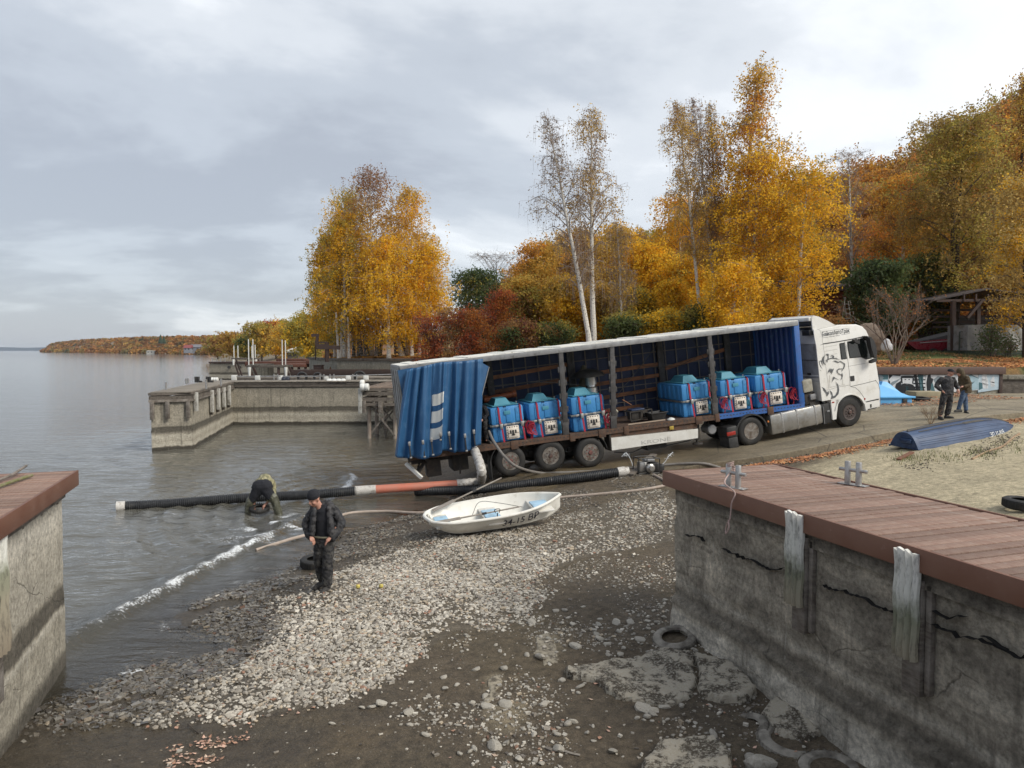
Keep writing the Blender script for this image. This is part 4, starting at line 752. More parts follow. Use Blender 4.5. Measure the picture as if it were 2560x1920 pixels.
# ================================================================ tractor
def decal(polys,off,m,parent,name):
    from mathutils.geometry import tessellate_polygon
    V=[];Fc=[]
    for P in polys:
        n=len(V); V+=[(x,off,z) for x,z in P]; Fc+=[(a+n,b+n,c+n) for a,b,c in tessellate_polygon([[Vector((x,z,0)) for x,z in P]])]
    me=bpy.data.meshes.new(name); me.from_pydata(V,[],Fc); return put(name,me,m,parent)
def tractor():
    K=thing('truck_tractor','white tractor unit with grey lion head drawing on its sleeper cab','truck',M=KR.M())
    z5=lambda L_:[(1900+x/5.184,760+y/5.184) for x,y in L_]
    P=lambda L_,w=0:lpx(KR,z5(L_),w)
    D=2.45
    side=P([(815,1258),(776,540),(733,512),(738,332),(900,295),(1040,268),(1255,262),(1335,292),(1385,345),(1412,405),(1440,500),(1478,640),(1510,760),(1530,870),(1550,1000),(1560,1130),(1562,1335),(1375,1392),(1352,1272)])
    wc=KR.px(2126,1030.5); arch=[]
    a0=KR.px(*z5([(1352,1272)])[0]); r=.62
    for k in range(13):
        a=R(20+k*(160-20)/12); arch.append((wc[0]+r*math.cos(a),wc[1]+r*math.sin(a)))
    poly=side+arch+P([(985,1245),(905,1243)])
    bm=bmesh.new(); n=len(poly); A=[bm.verts.new((x,0,z)) for x,z in poly]; f=bm.faces.new(A); ex=bmesh.ops.extrude_face_region(bm,geom=[f]); 
    for v in [g for g in ex['geom'] if isinstance(g,bmesh.types.BMVert)]: v.co.y=D
    bmesh.ops.recalc_face_normals(bm,faces=bm.faces)
    be=[e for e in bm.edges if abs(e.verts[0].co.y-e.verts[1].co.y)<1e-4 and (e.verts[0].co.z>wc[1]+.75 or e.verts[0].co.x>1.0)]
    bmesh.ops.bevel(bm,geom=be,offset=.055,segments=3,profile=.5,affect='EDGES'); bmesh.ops.triangulate(bm,faces=[f for f in bm.faces if len(f.verts)>4]); 
    me=bpy.data.meshes.new('cab_body'); bm.to_mesh(me); bm.free(); me.materials.append(M_cab); me.polygons.foreach_set('use_smooth',[True]*len(me.polygons)); me.set_sharp_from_angle(angle=.5)
    body=put('cab_body',me,None,K)
    # side extender fin reaching back over the gap (both sides)
    fin=P([(800,1258),(725,540),(705,450),(690,330),(742,330),(780,540),(818,1258)])
    for y in (-.015,D-.02): b=MB(); b.prism(fin,y,y+.035); b.build('side_extender',M_cab,K)
    # roof deflector
    defl=P([(672,175),(700,147),(770,165),(880,215),(968,266),(1000,275),(740,330),(690,345)]); 
    for y in (.02,D-.07): b=MB(); b.prism(defl,y,y+.05); b.build('roof_deflector',M_cab,K)
    top=P([(672,175),(700,147),(770,165),(968,266)]); b=MB()
    for (xa,za),(xb,zb) in zip(top,top[1:]): b.add([(xa,.05,za),(xb,.05,zb),(xb,D-.05,zb),(xa,D-.05,za),(xa,.05,za-.04),(xb,.05,zb-.04),(xb,D-.05,zb-.04),(xa,D-.05,za-.04)],BOXF)
    b.bbox(top[0][0]-.1,top[0][0]+.06,.05,D-.05,top[0][1]-.12,top[0][1]+.02,.03); b.build('deflector_top',M_cab,K)
    xx,zz=top[0]; b=MB(); b.bbox(xx-.05,xx+.35,.12,D-.12,zz-.30,zz-.14,.02); b.build('deflector_frame',M_blk,K)
    b=MB(); b.bbox(xx-.12,xx+.2,.08,.5,zz-.62,zz-.42,.02)
    for k in range(3): b.box(xx-.125,xx-.119,.15+k*.12,.19+k*.12,zz-.55,zz-.51)
    b.build('deflector_bracket',M_blk,K)
    # cab rear wall with pressed ribs
    bx,_=KR.px(*z5([(735,700)])[0]); x0=bx+.10
    b=MB(); b.bbox(x0,x0+.1,.05,D-.05,1.15,3.35,.02); rw=b.build('cab_rear_wall',M_cabg,K)
    for z in (1.35,1.5,1.65,1.8,1.95): b=MB(); b.bbox(x0-.02,x0+.01,.15,D-.15,z,z+.06,.01); b.build('pressed_rib',M_cabg,rw)
    b=MB(); b.bbox(x0-.012,x0+.01,.05,D-.05,2.58,2.6,.004); b.bbox(x0-.012,x0,.55,.75,2.05,2.12,.004); b.build('gap_or_rib_shade',M_blk,rw)
    for k in range(8): b=MB(); b.box(x0-.006,x0,.12+k*.3,.25+k*.3,3.18,3.24); b.build('red_reflector',M_redlamp,rw)
    # seams, belt line, windows, door
    def line(L_,w=.012,name='gap_or_rib_shade',m=M_blk,par=body,off=-.003,closed=False):
        pts=P(L_); b=MB(); 
        for (xa,za),(xb,zb) in zip(pts,pts[1:]):
            d=math.hypot(xb-xa,zb-za); nx,nz=-(zb-za)/d*w/2,(xb-xa)/d*w/2; b.add([(xa-nx,off,za-nz),(xb-nx,off,zb-nz),(xb+nx,off,zb+nz),(xa+nx,off,za+nz)],[(0,1,2,3)])
        return b.build(name,m,par,fix=False,smooth=False)
    line([(815,518),(1000,490),(1200,455),(1360,418)],.035)
    line([(1098,485),(1120,600),(1140,740),(1160,900),(1168,1065),(1180,1073),(1230,1080),(1290,1130),(1345,1210),(1365,1268)],.012)
    line([(1180,1068),(1350,1030),(1505,990)],.016); line([(1140,808),(1330,775),(1500,738)],.010,m=M_gapg); line([(780,1125),(890,1112),(1020,1075),(1165,1050)],.010,m=M_gapg); line([(818,520),(840,700),(870,950),(893,1100)],.010,m=M_gapg)
    line([(900,920),(905,1080),(1060,1050)],.008,m=M_gapg); line([(1060,860),(1070,1050),(1100,1045)],.008,m=M_gapg); line([(740,330),(775,335),(805,420),(815,515)],.008,m=M_gapg); line([(720,545),(780,532),(818,522)],.012)
    line([(1495,985),(1535,1040),(1555,1120),(1560,1335)],.018,m=M_gapg); line([(1530,870),(1555,1000)],.03)
    def pane(L_,name,m,y0=-.006,y1=.0,par=body):
        b=MB(); b.prism(P(L_),y0,y1); return b.build(name,m,par)
    w=pane([(1128,488),(1200,470),(1352,434),(1390,452),(1425,560),(1450,705),(1372,720),(1312,692),(1160,704),(1138,590)],'door_window',M_blk,-.004); pane([(1142,496),(1205,480),(1345,448),(1378,462),(1412,570),(1432,695),(1374,708),(1316,680),(1168,692),(1150,590)],'window_pane',M_glass,-.012,-.005,w)
    w=pane([(1026,515),(1040,506),(1095,498),(1128,712),(1060,722),(1050,715)],'quarter_window',M_blk,-.004); pane([(1036,520),(1090,508),(1118,705),(1064,712)],'window_pane',M_glass,-.012,-.005,w)
    pane([(1168,940),(1172,935),(1220,928),(1226,990),(1218,998),(1180,1002),(1172,996)],'door_handle',M_blk,-.006)
    for k in range(3): line([(835,560+k*55),(1000,530+k*55)],.028,m=M_cabrib)  # darker stripes painted as the shade of the cab side ribs
    # mirror
    mp=P([(1398,440),(1440,452),(1475,520),(1495,620),(1490,700),(1460,690),(1420,560)],-.25); b=MB(); b.prism(mp,-.34,-.14); mi=b.build('wing_mirror',M_blk,K)
    mp=P([(1425,735),(1498,700),(1500,745),(1430,768)],-.2); b=MB(); b.prism(mp,-.26,-.12); b.build('kerb_mirror',M_blk,mi); b=MB(); b.prism(P([(1360,415),(1420,430),(1430,470),(1380,450)],-.15),-.25,.02); b.build('mirror_arm',M_blk,mi)
    mp=P([(1215,465),(1255,452),(1300,500),(1290,520),(1240,500)],-.2); b=MB(); b.prism(mp,-.2,-.1); b.tube([(mp[2][0],-.15,mp[2][1]),(mp[2][0]+.12,-.02,mp[2][1]+.12)],.015,6); b.build('wide_mirror',M_blk,K)
    # wheel arch lining, step, mudflap, indicator
    b=MB(); b.bbox(wc[0]-.62,wc[0]+.60,.05,.9,wc[1]+.1,wc[1]+.66,.02); 
    lin=b.build('arch_liner',M_blk,K)
    fl=[(wc[0]+(.62+.035*s)*math.cos(R(a)),wc[1]+(.62+.035*s)*math.sin(R(a))) for s,rg in ((0,range(18,165,9)),(1,range(162,15,-9))) for a in rg]
    b=MB(); n=len(fl)//2
    for k in range(n-1): b.prism([fl[k],fl[k+1],fl[2*n-2-k],fl[2*n-1-k]],-.03,.02)
    b.build('arch_flare',M_cab,body)
    st=P([(1370,1270),(1535,1240),(1540,1338),(1375,1388)]); b=MB(); b.prism(P([(1425,1300),(1445,1296),(1447,1340),(1427,1345)]),-.006,.0); b.prism(P([(1395,1362),(1520,1335),(1500,1350),(1400,1372)]),-.006,.0); b.prism(P([(1375,1262),(1540,1225),(1540,1240),(1375,1275)]),-.005,0); b.build('step_opening',M_blk,body)
    b=MB(); b.prism(P([(918,1250),(1022,1235),(998,1400),(990,1492),(945,1503)]),.0,.5); b.build('mud_flap',M_cab,K)
    b=MB(); b.prism(P([(932,1268),(962,1265),(962,1280),(932,1284)]),-.01,.0); b.build('side_marker',M_redlamp,K); x,z=KR.px(*z5([(1357,1230)])[0]); b=MB(); b.lathe([(-.012,.03),(0,.035)],(x,0,z),(0,1,0),12); b.build('side_marker',M_redlamp,body)
    # wheels
    wheel(K,wc[0],.03,wc[1],.525,.34,.27,'steer'); wheel(K,wc[0],D-.37,wc[1],.525,.34,.27,far=True)
    dc=KR.px(1880,1078); 
    wheel(K,dc[0],.03,dc[1],.51,.28,.28,'drive'); wheel(K,dc[0],.34,dc[1],.51,.28,.28,far=True); wheel(K,dc[0],D-.6,dc[1],.51,.28,.28,far=True); wheel(K,dc[0],D-.3,dc[1],.51,.28,.28,far=True)
    # drive fender
    b=MB(); n=12; A=[R(a) for a in np.linspace(5,178,n+1)]
    for k in range(n):
        q=[(dc[0]+.62*math.cos(A[k]),dc[1]+.60*math.sin(A[k])),(dc[0]+.62*math.cos(A[k+1]),dc[1]+.60*math.sin(A[k+1])),(dc[0]+.57*math.cos(A[k+1]),dc[1]+.55*math.sin(A[k+1])),(dc[0]+.57*math.cos(A[k]),dc[1]+.55*math.sin(A[k]))]; b.prism(q,-.02,.64)
    b.bbox(dc[0]-.95,dc[0]-.55,-.02,.62,dc[1]-.05,dc[1]+.32,.04); fd=b.build('drive_mudguard',M_blk,K)
    b=MB(); b.bbox(dc[0]-.93,dc[0]-.58,-.01,.6,dc[1]-.55,dc[1]-.06,.01); b.build('mud_flap',M_blk,fd)
    b=MB(); b.bbox(dc[0]-.97,dc[0]-.64,-.035,.02,dc[1]+.02,dc[1]+.15,.015); b.build('tail_lamp',M_redlamp,fd)
    # fuel tank with straps
    ft=P([(168,1375),(770,1290),(800,1510),(190,1645)]); xs=[p[0] for p in ft]; zs=[p[1] for p in ft]; xa,xb=-3.13,-1.02; za,zb=.36,1.07
    b=MB(); b.bbox(xa,xb,.02,.68,za,zb,.09); tk=b.build('fuel_tank',M_alu,K)
    for x in (xa+.42,xa+1.02,xb-.35): b=MB(); b.bbox(x,x+.09,.008,.69,za-.012,zb+.012,.09); b.build('tank_strap',M_steel,tk)
    b=MB(); b.lathe([(0,.06),(.05,.06),(.06,.03)],(xa+.75,.3,zb),(0,0,1),14); b.build('filler_cap',M_steel,tk)
    b=MB(); b.lathe([(-.02,.03),(0,.04)],(xa-.1,.02,zb-.2),(0,1,0),12); b.build('side_marker',M_orange,K)
    # chassis, battery box, machinery in the gap
    b=MB(); 
    for y in (.8,1.55): b.box(-4.6,1.0,y,y+.09,.75,1.02)
    b.box(-4.3,-3.5,.6,1.85,1.02,1.12); b.box(-4.5,-1.2,.75,1.7,.62,.7); b.bbox(-2.6,-1.0,.55,1.9,.95,1.08,.01); b.build('chassis_frame',M_chas,K)
    bx0,bz0=KR.px(*z5([(795,1300)])[0]); b=MB(); b.bbox(bx0,bx0+.38,.05,.7,.32,1.03,.02); bt=b.build('battery_box',M_blk,K)
    b=MB(); b.tube([(bx0+.05,.03,.33),(bx0+.08,.02,.95)],.015,6); b.bbox(bx0+.22,bx0+.33,.03,.06,.72,.78,.004); b.lathe([(0,.045),(.05,.05)],(bx0+.27,.2,1.03),(0,0,1),12); b.build('box_bracket',M_rail,bt)
    b=MB(); b.bbox(-1.62,-1.22,.1,.5,1.55,2.0,.04); b.build('air_filter',mat('dirty_cream_box',(.42,.40,.33),.6,dirt=(.2,.18,.14)),K)
    b=MB(); b.bbox(-1.55,-1.1,.2,1.2,1.1,1.5,.03); b.tube(path([(-1.3,.3,1.6),(-1.5,.35,1.3),(-1.6,.5,1.1),(-2.1,.9,1.15)],5),.03,7); b.bbox(-1.4,-1.0,.15,.6,.75,1.15,.02); b.build('engine_gear',M_chas,K)
    b=MB(); b.bbox(-1.36,-1.12,.12,.3,1.25,1.45,.02); b.build('valve_block',M_rail,K)
    # lion head drawing and lettering
    z9=lambda L_:[KR.px(2020+x/9.215,880+y/9.215) for x,y in L_]
    LI=[[(245,208),(318,188),(330,130),(378,66),(362,150),(372,240),(402,308),(352,262),(322,205),(300,215)],[(245,210),(262,215),(268,280),(330,405),(275,335),(250,270)],[(278,210),(302,205),(322,260),(355,335),(305,270)],
     [(395,55),(430,38),(468,42),(470,150),(452,165),(440,250),(412,180),(450,155),(452,95),(430,68)],[(452,160),(520,130),(640,135),(745,185),(640,155),(520,152),(462,180)],[(505,85),(560,72),(600,95),(585,138),(562,132),(565,100)],
     [(570,205),(620,195),(690,225),(745,205),(850,270),(845,330),(815,400),(800,385),(825,320),(825,280),(745,225),(685,248)],
     [(655,415),(700,380),(810,380),(800,392),(715,398),(675,430),(690,480),(745,515),(785,490),(798,540),(780,610),(740,655),(772,590),(770,530),(715,520),(665,475)],[(778,400),(800,398),(785,440),(775,430)],
     [(445,500),(470,420),(505,370),(498,410),(525,375),(520,410),(548,375),(545,405),(590,375),(575,430),(530,520),(535,460),(505,480),(515,450),(480,450)],[(540,720),(580,565),(715,652),(610,605),(560,670)],
     [(300,800),(380,840),(435,940),(465,890),(478,960),(430,1025),(420,960),(370,890)],[(620,670),(690,750),(712,870),(695,970),(620,1050),(525,1080),(548,1000),(485,870),(550,930),(570,1020),(630,990),(675,900),(680,800),(650,720)],[(255,400),(305,445),(270,425)]]
    decal([z9(p) for p in LI],-.0185,M_decal,body,'lion_drawing')
    a=KR.px(*z5([(803,420)])[0]); c=KR.px(*z5([(1160,366)])[0]); ang=math.atan2(c[1]-a[1],c[0]-a[0]); L_=math.hypot(c[0]-a[0],c[1]-a[1])
    def txt(s,at,size,Lw,name='lettering',bold=0):
        o=text_on(s,size,M_decal,Matrix.Identity(4),body,name,bold=bold); me=o.data; xs=[v.co.x for v in me.vertices]; k=Lw/(max(xs)-min(xs)); me.transform(Matrix.Translation((at[0],-.006,at[1]))@Matrix.Rotation(-ang,4,'Y')@Matrix.Rotation(R(90),4,'X')@Matrix.Diagonal((k,1,1,1)))
    txt('БайкалАвтоТрак',a,.20,L_,bold=.003); a2=KR.px(*z5([(890,432)])[0]); txt('сервисный центр.рф',a2,.055,L_*.42)
    line([(800,360),(975,334)],.008,'decal_line',M_decal,off=-.006); line([(975,334),(1160,312)],.008,'decal_line',M_decal,off=-.006); line([(805,438),(885,428)],.008,'decal_line',M_decal,off=-.006); line([(1050,400),(1165,380)],.008,'decal_line',M_decal,off=-.006)
    # windscreen, grille and lamps on the far (front) side
    P1=KR.px(*z5([(1420,440)])[0]); P2=KR.px(*z5([(1505,745)])[0])
    b=MB(); b.add([(P1[0]+.0,.12,P1[1]),(P2[0]+.0,.12,P2[1]),(P2[0]+.0,D-.12,P2[1]),(P1[0]+.0,D-.12,P1[1]),(P1[0]+.02,.12,P1[1]),(P2[0]+.02,.12,P2[1]),(P2[0]+.02,D-.12,P2[1]),(P1[0]+.02,D-.12,P1[1])],BOXF); b.build('windscreen',M_glass,body)
    P3=KR.px(*z5([(1562,1100)])[0]); b=MB(); b.box(P3[0]-.02,P3[0]+.02,.45,D-.45,P3[1]-.3,P3[1]+.75); b.build('grille',M_blk,body)
    for y in (.08,D-.42): b=MB(); b.bbox(P3[0]-.04,P3[0]+.02,y,y+.34,P3[1]-.25,P3[1]+.0,.03); b.build('headlight',M_glass,body)
    vx=P([(1350,290),(1400,340),(1430,430),(1390,415)]); b=MB(); b.prism(vx,.15,D-.15); b.build('sun_visor',M_blk,K)
    return K
M_gapg=mat('panel_gap_grey',(.30,.29,.27),.6,bump=0); M_cabrib=mat('cab_rib_shade',(.70,.69,.65),.35,bump=0)
TRC=tractor()
# ================================================================ blue fish tanks on the trailer
M_tank=mat('blue_polythene',(.045,.215,.50),.45,c2=(.06,.27,.57),scale=1.6,dirt=(.045,.10,.14),ds=2.6,dlo=.55,dhi=.80,bump=.1,bs=12,stretch=(1.4,1.4,.5),spec=.4)
M_lid=mat('teal_lid',(.055,.24,.33),.5,c2=(.07,.28,.38),scale=3,dirt=(.03,.12,.14),ds=4,dlo=.55,dhi=.8)
M_hatch=mat('dirty_white_hatch',(.72,.66,.58),.6,c2=(.60,.53,.45),scale=7,dirt=(.10,.08,.06),ds=14,dlo=.60,dhi=.70)
M_clampr=mat('dull_clamp_rail',(.24,.25,.25),.5,.5,c2=(.17,.18,.18),scale=8)
M_strap=mat('red_ratchet_strap',(.42,.018,.045),.65,c2=(.30,.02,.04),scale=18)
def tank_proto(label):
    """x right along the trailer, y to the far side, z up; origin bottom near-left corner"""
    T=thing('fish_tank',label,'tank',M=Matrix.Identity(4),group='blue polythene tanks strapped on the trailer'); w,d=1.04,1.75
    def tub(name,z0,z1,ins,rib,m,par):
        b=MB(); b.bbox(0+ins,w-ins,0+ins,d-ins,z0,z1,.075); 
        for k in range(3): x=.17+k*.30; b.bbox(x,x+.17,-.022+ins,.05,z0+.06,z1-.07,.02)
        for k in range(5): y=.16+k*.31; b.bbox(-.022+ins,.05,y,y+.17,z0+.06,z1-.07,.02); b.bbox(w-.05,w+.022-ins,y,y+.17,z0+.06,z1-.07,.02)
        return b.build(name,m,par)
    lo=tub('lower_tub',0,.53,.015,True,M_tank,T); up=tub('upper_tub',.55,1.12,.0,True,M_tank,T)
    b=MB(); b.bbox(.42,.62,-.03,.0,.86,.98,.006); b.build('moulded_mark',M_lid,up)
    b=MB(); b.bbox(-.035,w+.035,-.045,.0,.515,.575,.006); b.bbox(-.045,0,-.045,d,.515,.575,.006); b.bbox(w,w+.045,-.045,d,.515,.575,.006); b.build('clamp_rail',M_clampr,T)
    for k in range(4): b=MB(); b.bbox(.10+k*.26,.20+k*.26,-.058,-.04,.51,.58,.004); b.build('clamp',M_steel,T)
    b=MB(); b.bbox(.12,.84,.10,1.3,1.12,1.155,.012); b.bbox(.10,.92,.06,1.4,1.14,1.16,.006)
    z0,z1=1.16,1.36; L_=[(.20,.25),(.72,.25),(.72,1.15),(.20,1.15)]; U=[(.30,.40),(.62,.40),(.62,1.0),(.30,1.0)]
    b.add([(x,y,z0) for x,y in L_]+[(x,y,z1) for x,y in U],BOXF); b.build('lid',M_lid,T,sharp=.3)
    b=MB(); b.tube([(.44,-.01,1.10),(.44,.12,1.15)],.012,6); b.tube([(.49,-.01,1.10),(.49,.12,1.15)],.012,6); b.build('lid_latch',M_black,T)
    b=MB(); b.bbox(.42,.83,-.07,-.0,.07,.49,.03); h=b.build('hatch_plate',M_hatch,T)
    b=MB(); b.bbox(.475,.775,-.10,-.06,.12,.42,.03); b.build('hatch_door',M_hatch,h)
    b=MB(); b.bbox(.60,.65,-.13,-.095,.20,.36,.01); b.bbox(.57,.68,-.125,-.1,.19,.225,.01); b.bbox(.44,.81,-.112,-.098,.255,.265,.003); b.build('hatch_latch',M_black,h)
    b=MB(); 
    for k in range(5): b.bbox(.45+k*.075,.475+k*.075,-.078,-.068,.44,.47,.003)
    for k in range(4): b.bbox(.435,.455,-.078,-.068,.12+k*.08,.145+k*.08,.003)
    for sx in (.52,.68): b.bbox(sx,sx+.05,-.108,-.098,.25,.36,.004)
    tag(b.build('hatch_rivets',M_blk,h),kind='stuff')
    b=MB(); b.bbox(.85,1.03,-.03,.02,.14,.36,.02); b.lathe([(-.05,.05),(-.05,.06),(.0,.06)],(.93,0,.24),(0,1,0),14); b.build('outlet_socket',M_lid,T)
    for x,sl in ((.27,.02),(.93,.0)):
        b=MB(); pts=[(x-sl,.0+.12,1.135),(x-sl,-.035,1.11),(x-sl*.3,-.05,.62),(x+.02,-.09,.50),(x+.05,-.10,.02),(x+.05,-.08,-.10)]
        for p,q in zip(pts,pts[1:]): b.beam(p,q,.052,.008,up=(0,1,.01))
        b.beam((x-sl,.12,1.135),(x-sl,1.6,1.135),.052,.008); s=b.build('ratchet_strap',M_strap,T)
        b=MB(); b.bbox(x-.035,x+.055,-.125,-.055,.44,.60,.012); b.tube([(x+.02,-.11,.6),(x+.02,-.13,.66)],.012,6); b.build('ratchet',M_steel,s)
        b=MB(); b.tube([(x+.05,-.09,-.06),(x+.05,-.10,-.13),(x+.09,-.10,-.10)],.013,6); b.build('strap_hook',M_steel,s)
    for x in (.86,): b=MB(); b.tube([(x,.1,1.12),(x,.1,1.20)],.008,5); b.lathe([(0,.022),(.03,.022)],(x,.1,1.20),(0,0,1),8); b.build('breather_valve',M_steel,T)
    return T
TL=['blue tank nearest the bunched curtain, rearmost of the six','blue tank second from the curtain, a loose red strap bundle at its left edge','blue tank just right of the rear curtain post, steel drum behind it',
    'blue tank standing alone right of the black tub, its ribbed side showing','blue tank just right of the third curtain post, with bundled red straps','foremost blue tank, closest to the blue bulkhead and the cab']
tk=tank_proto(TL[0]); TK=[]
pos=[(1233,1317,1100),(1329,1413,1089),(1434,1518,1076),(1712,1790,1040),(1806,1881,1027),(1893,1972,1012)]
for i,(u0,u1,vb) in enumerate(pos):
    x0,_=TR.px(u0,vb,.22); x1,_=TR.px(u1,vb,.22); zb=fz((x0+x1)/2)-.02+.005; s=(x1-x0)/1.04
    M=TR.M()@Matrix.Translation((x0,.24 if i!=3 else .30,zb))@Matrix.Rotation(R((0,1.5,-1,2,-1,0)[i]),4,'Z')@Matrix.Diagonal((s,1.,(1.0,1.0,1.02,1.02,1.0,1.03)[i],1))
    o=tk if i==0 else copy_tree(tk); o.matrix_world=M; o['label']=TL[i]; TK.append((o,M,s))
def bundle(i,x,y=-.12):
    b=MB(); r2=random.Random(i)
    for k in range(5):
        c=np.array([x+.02*k,y-.02*k,.42-.03*k]); b.tube(path([c+(.09*math.sin(q+k),-.02*math.cos(q*2),.17*math.cos(q)) for q in np.linspace(0,6.3,9)],3),.012,4)
    b.tube(path([(x,y,.3),(x+.05,y-.02,.1),(x-.02,y,-.1)],4),.02,4)
    o=b.build('loose_strap',M_strap); o.matrix_world=TK[i][1]; return o
tag(bundle(1,-.05),'loose bundle of red strap hanging at the left edge of the second tank','strap'); tag(bundle(4,-.02),'tangled red strap bundle hanging left of the fifth tank','strap'); tag(bundle(5,.10),'red strap bundle at the left front of the foremost tank','strap')
tag(bundle(5,1.1),'red strap bundle at the right edge of the foremost tank','strap'); tag(bundle(2,1.05),'red strap bundle hanging off the right edge of the third tank','strap'); tag(bundle(0,1.12),'red strap bundle hanging off the right edge of the rearmost tank','strap')
# ---- loose cargo
def inT(name,b,m,label,cat,**k): o=b.build(name,m,**k); o.matrix_world=TR.M(); return tag(o,label,cat)
x,z=TR.px(1490,985,.9); fb=fz(x)-.02
d=thing('steel_drum','shiny steel drum with a domed black hood behind the third tank','drum',M=TR.M()@Matrix.Translation((x,1.3,fb)))
b=MB(); b.lathe([(0,.19),(.1,.21),(.95,.21),(1.0,.16),(1.05,.155)],(0,0,.35),(0,0,1),26); b.build('drum_body',mat('polished_steel',(.6,.59,.57),.25,.9,bump=0),d)
b=MB(); b.lathe([(1.05,.16),(1.06,.20),(1.32,.20),(1.34,.18)],(0,0,.35),(0,0,1),22); b.build('drum_collar',M_alu,d)
b=MB(); b.lathe([(1.33,.60),(1.45,.50),(1.55,.30),(1.60,.05)],(0,.2,.35),(0,0,1),20); b.build('hood',M_blk,d)
b=MB(); b.box(-.28,.28,-.1,.45,0,.35); b.build('drum_stand',M_chas,d)
b=MB(); pp=[TR.px(1210,1000,1.9),TR.px(1289,984,1.9)]; b.tube([(pp[0][0],1.9,pp[0][1]),(pp[1][0],1.9,pp[1][1])],.10,16); b.lathe([(0,.125),(.12,.125)],(pp[1][0]-.12,1.9,pp[1][1]),(1,0,.03),18); inT('drain_pipe',b,mat('orange_pipe_brown',(.36,.10,.035),.5,c2=(.28,.08,.03)),'short orange brown drain pipe lying inside the trailer behind the rearmost tank','pipe')
x0,_=TR.px(1628,1038,.35); b=MB(); zt=fz(x0); b.add([(x0+.06,.35,zt),(x0+.48,.35,zt),(x0+.48,.75,zt),(x0+.06,.75,zt),(x0-.02,.28,zt+.27),(x0+.56,.28,zt+.27),(x0+.56,.82,zt+.27),(x0-.02,.82,zt+.27)],[BOXF[0],*BOXF[2:]]); b.bbox(x0-.05,x0+.59,.25,.30,zt+.25,zt+.28,.005); inT('black_tub',b,M_blk,'open black plastic tub on the trailer floor, left of the ribbed tank','tub')
x0,_=TR.px(1582,1040,.5); zt=fz(x0); t=thing('generator','dark low generator frame with hoses on the trailer floor between post and black tub','generator',M=TR.M()@Matrix.Translation((x0,.7,zt)))
b=MB(); 
for (a,c) in (((0,0,.05),(.8,0,.08)),((0,0,.36),(.8,0,.36)),((0,.5,.36),(.8,.5,.36)),((0,0,.05),(0,0,.36)),((.8,0,.05),(.8,0,.36)),((.4,0,.05),(.4,0,.36)),((0,0,.36),(0,.5,.36)),((.8,0,.36),(.8,.5,.36))): b.beam(a,c,.035)
b.build('frame',M_chas,t); b=MB(); b.bbox(.06,.5,.05,.45,.05,.34,.05); b.lathe([(0,.12),(.2,.12)],(.52,.25,.2),(1,0,0),16); b.build('motor',M_chas,t); b=MB(); b.bbox(.1,.6,.1,.5,.36,.42,.03); b.build('fuel_tank',mat('navy_plastic',(.02,.04,.10),.5),t)
x0,_=TR.px(1520,1045,.4); zt=fz(x0); b=MB(); b.lathe([(-.09,.0),(-.09,.13),(-.04,.21),(.05,.21),(.09,.12),(.09,0)],(x0+.10,.55,zt+.22),(.75,-.6,.15),24); b.tube([(x0+.15,.5,zt+.42),(x0+.38,.65,zt+.5),(x0+.5,.8,zt+.42)],.05,10); inT('hose_reel',b,mat('cream_plastic',(.52,.50,.42),.5,dirt=(.2,.18,.14)),'cream white plastic blower casing on the trailer floor left of the second post','blower')
x0,_=TR.px(1570,1046,.2); b=MB(); b.beam((x0,.25,fz(x0)+.02),(x0+1.35,.25,fz(x0+1.35)+.02),.05,.035); inT('wood_batten',b,mat('pale_batten',(.42,.33,.25),.8),'thin pale batten lying along the trailer floor edge','batten')
x0,_=TR.px(1675,1033,.25); b=MB(); b.lathe([(0,.14),(.04,.11),(.07,.04)],(x0,.22,fz(x0)),(0,0,1),9); inT('white_rag',b,M_white,'crumpled white rag beside the black tub on the trailer floor','rag')
x,_=TR.px(1465,930,2.2); b=MB(); b.tube(path([(x-.1,2.1,-.75),(x-.16,2.1,-1.1),(x-.2,2.1,-1.5)],3),[.05,.11,.16]*2+[.16],8); inT('hanging_coat',b,mat('dull_olive_cloth',(.10,.09,.06),.9),'dull coat hanging from the inner wall above the steel drum','coat')
b=MB(); b.beam((TR.px(1562,1000,.3)[0],.5,TR.px(1562,1000,.3)[1]),(TR.px(1594,1015,.3)[0],.8,TR.px(1594,1015,.3)[1]),.03); inT('leaning_stick',b,M_slat,'thin wooden stick leaning inside the trailer by the second post','stick')
# ================================================================ pipes, hoses, pump
def gpt(u,v,z,dz=0): p=atz(u,v,z); return np.array([p[0],p[1],z+dz])
def onground(u,v,lift=0.):
    """where the ray meets the ground"""
    r=ray(u,v); lo,hi=5.,70.
    t=np.linspace(4,60,1500); P=CAM+t[:,None]*r; S,Wd=sw(P[:,0],P[:,1]); h=gzn(P[:,0],P[:,1]); h=np.maximum(h,np.where((Wd>KERB)&(S>6.),rampz(S)+.02,-9)); i=np.argmax(P[:,2]<h); p=P[i]; return np.array([p[0],p[1],max(h[i],0)+lift])
M_corr=mat('black_corrugated_plastic',(.017,.018,.020),.42,c2=(.028,.029,.031),scale=6,dirt=(.08,.075,.065),ds=3,dlo=.58,dhi=.85,bump=0,spec=.5)
M_pvc=mat('orange_red_pipe',(.55,.165,.105),.55,c2=(.48,.19,.13),scale=4,dirt=(.30,.13,.09),ds=5,dlo=.55,dhi=.8)
M_wrap=mat('grey_white_tape_wrap',(.66,.64,.60),.4,c2=(.45,.42,.38),scale=14,stretch=(3,3,3),dirt=(.22,.18,.14),ds=9,dlo=.52,dhi=.68,bump=.6,bs=30,bd=.012)
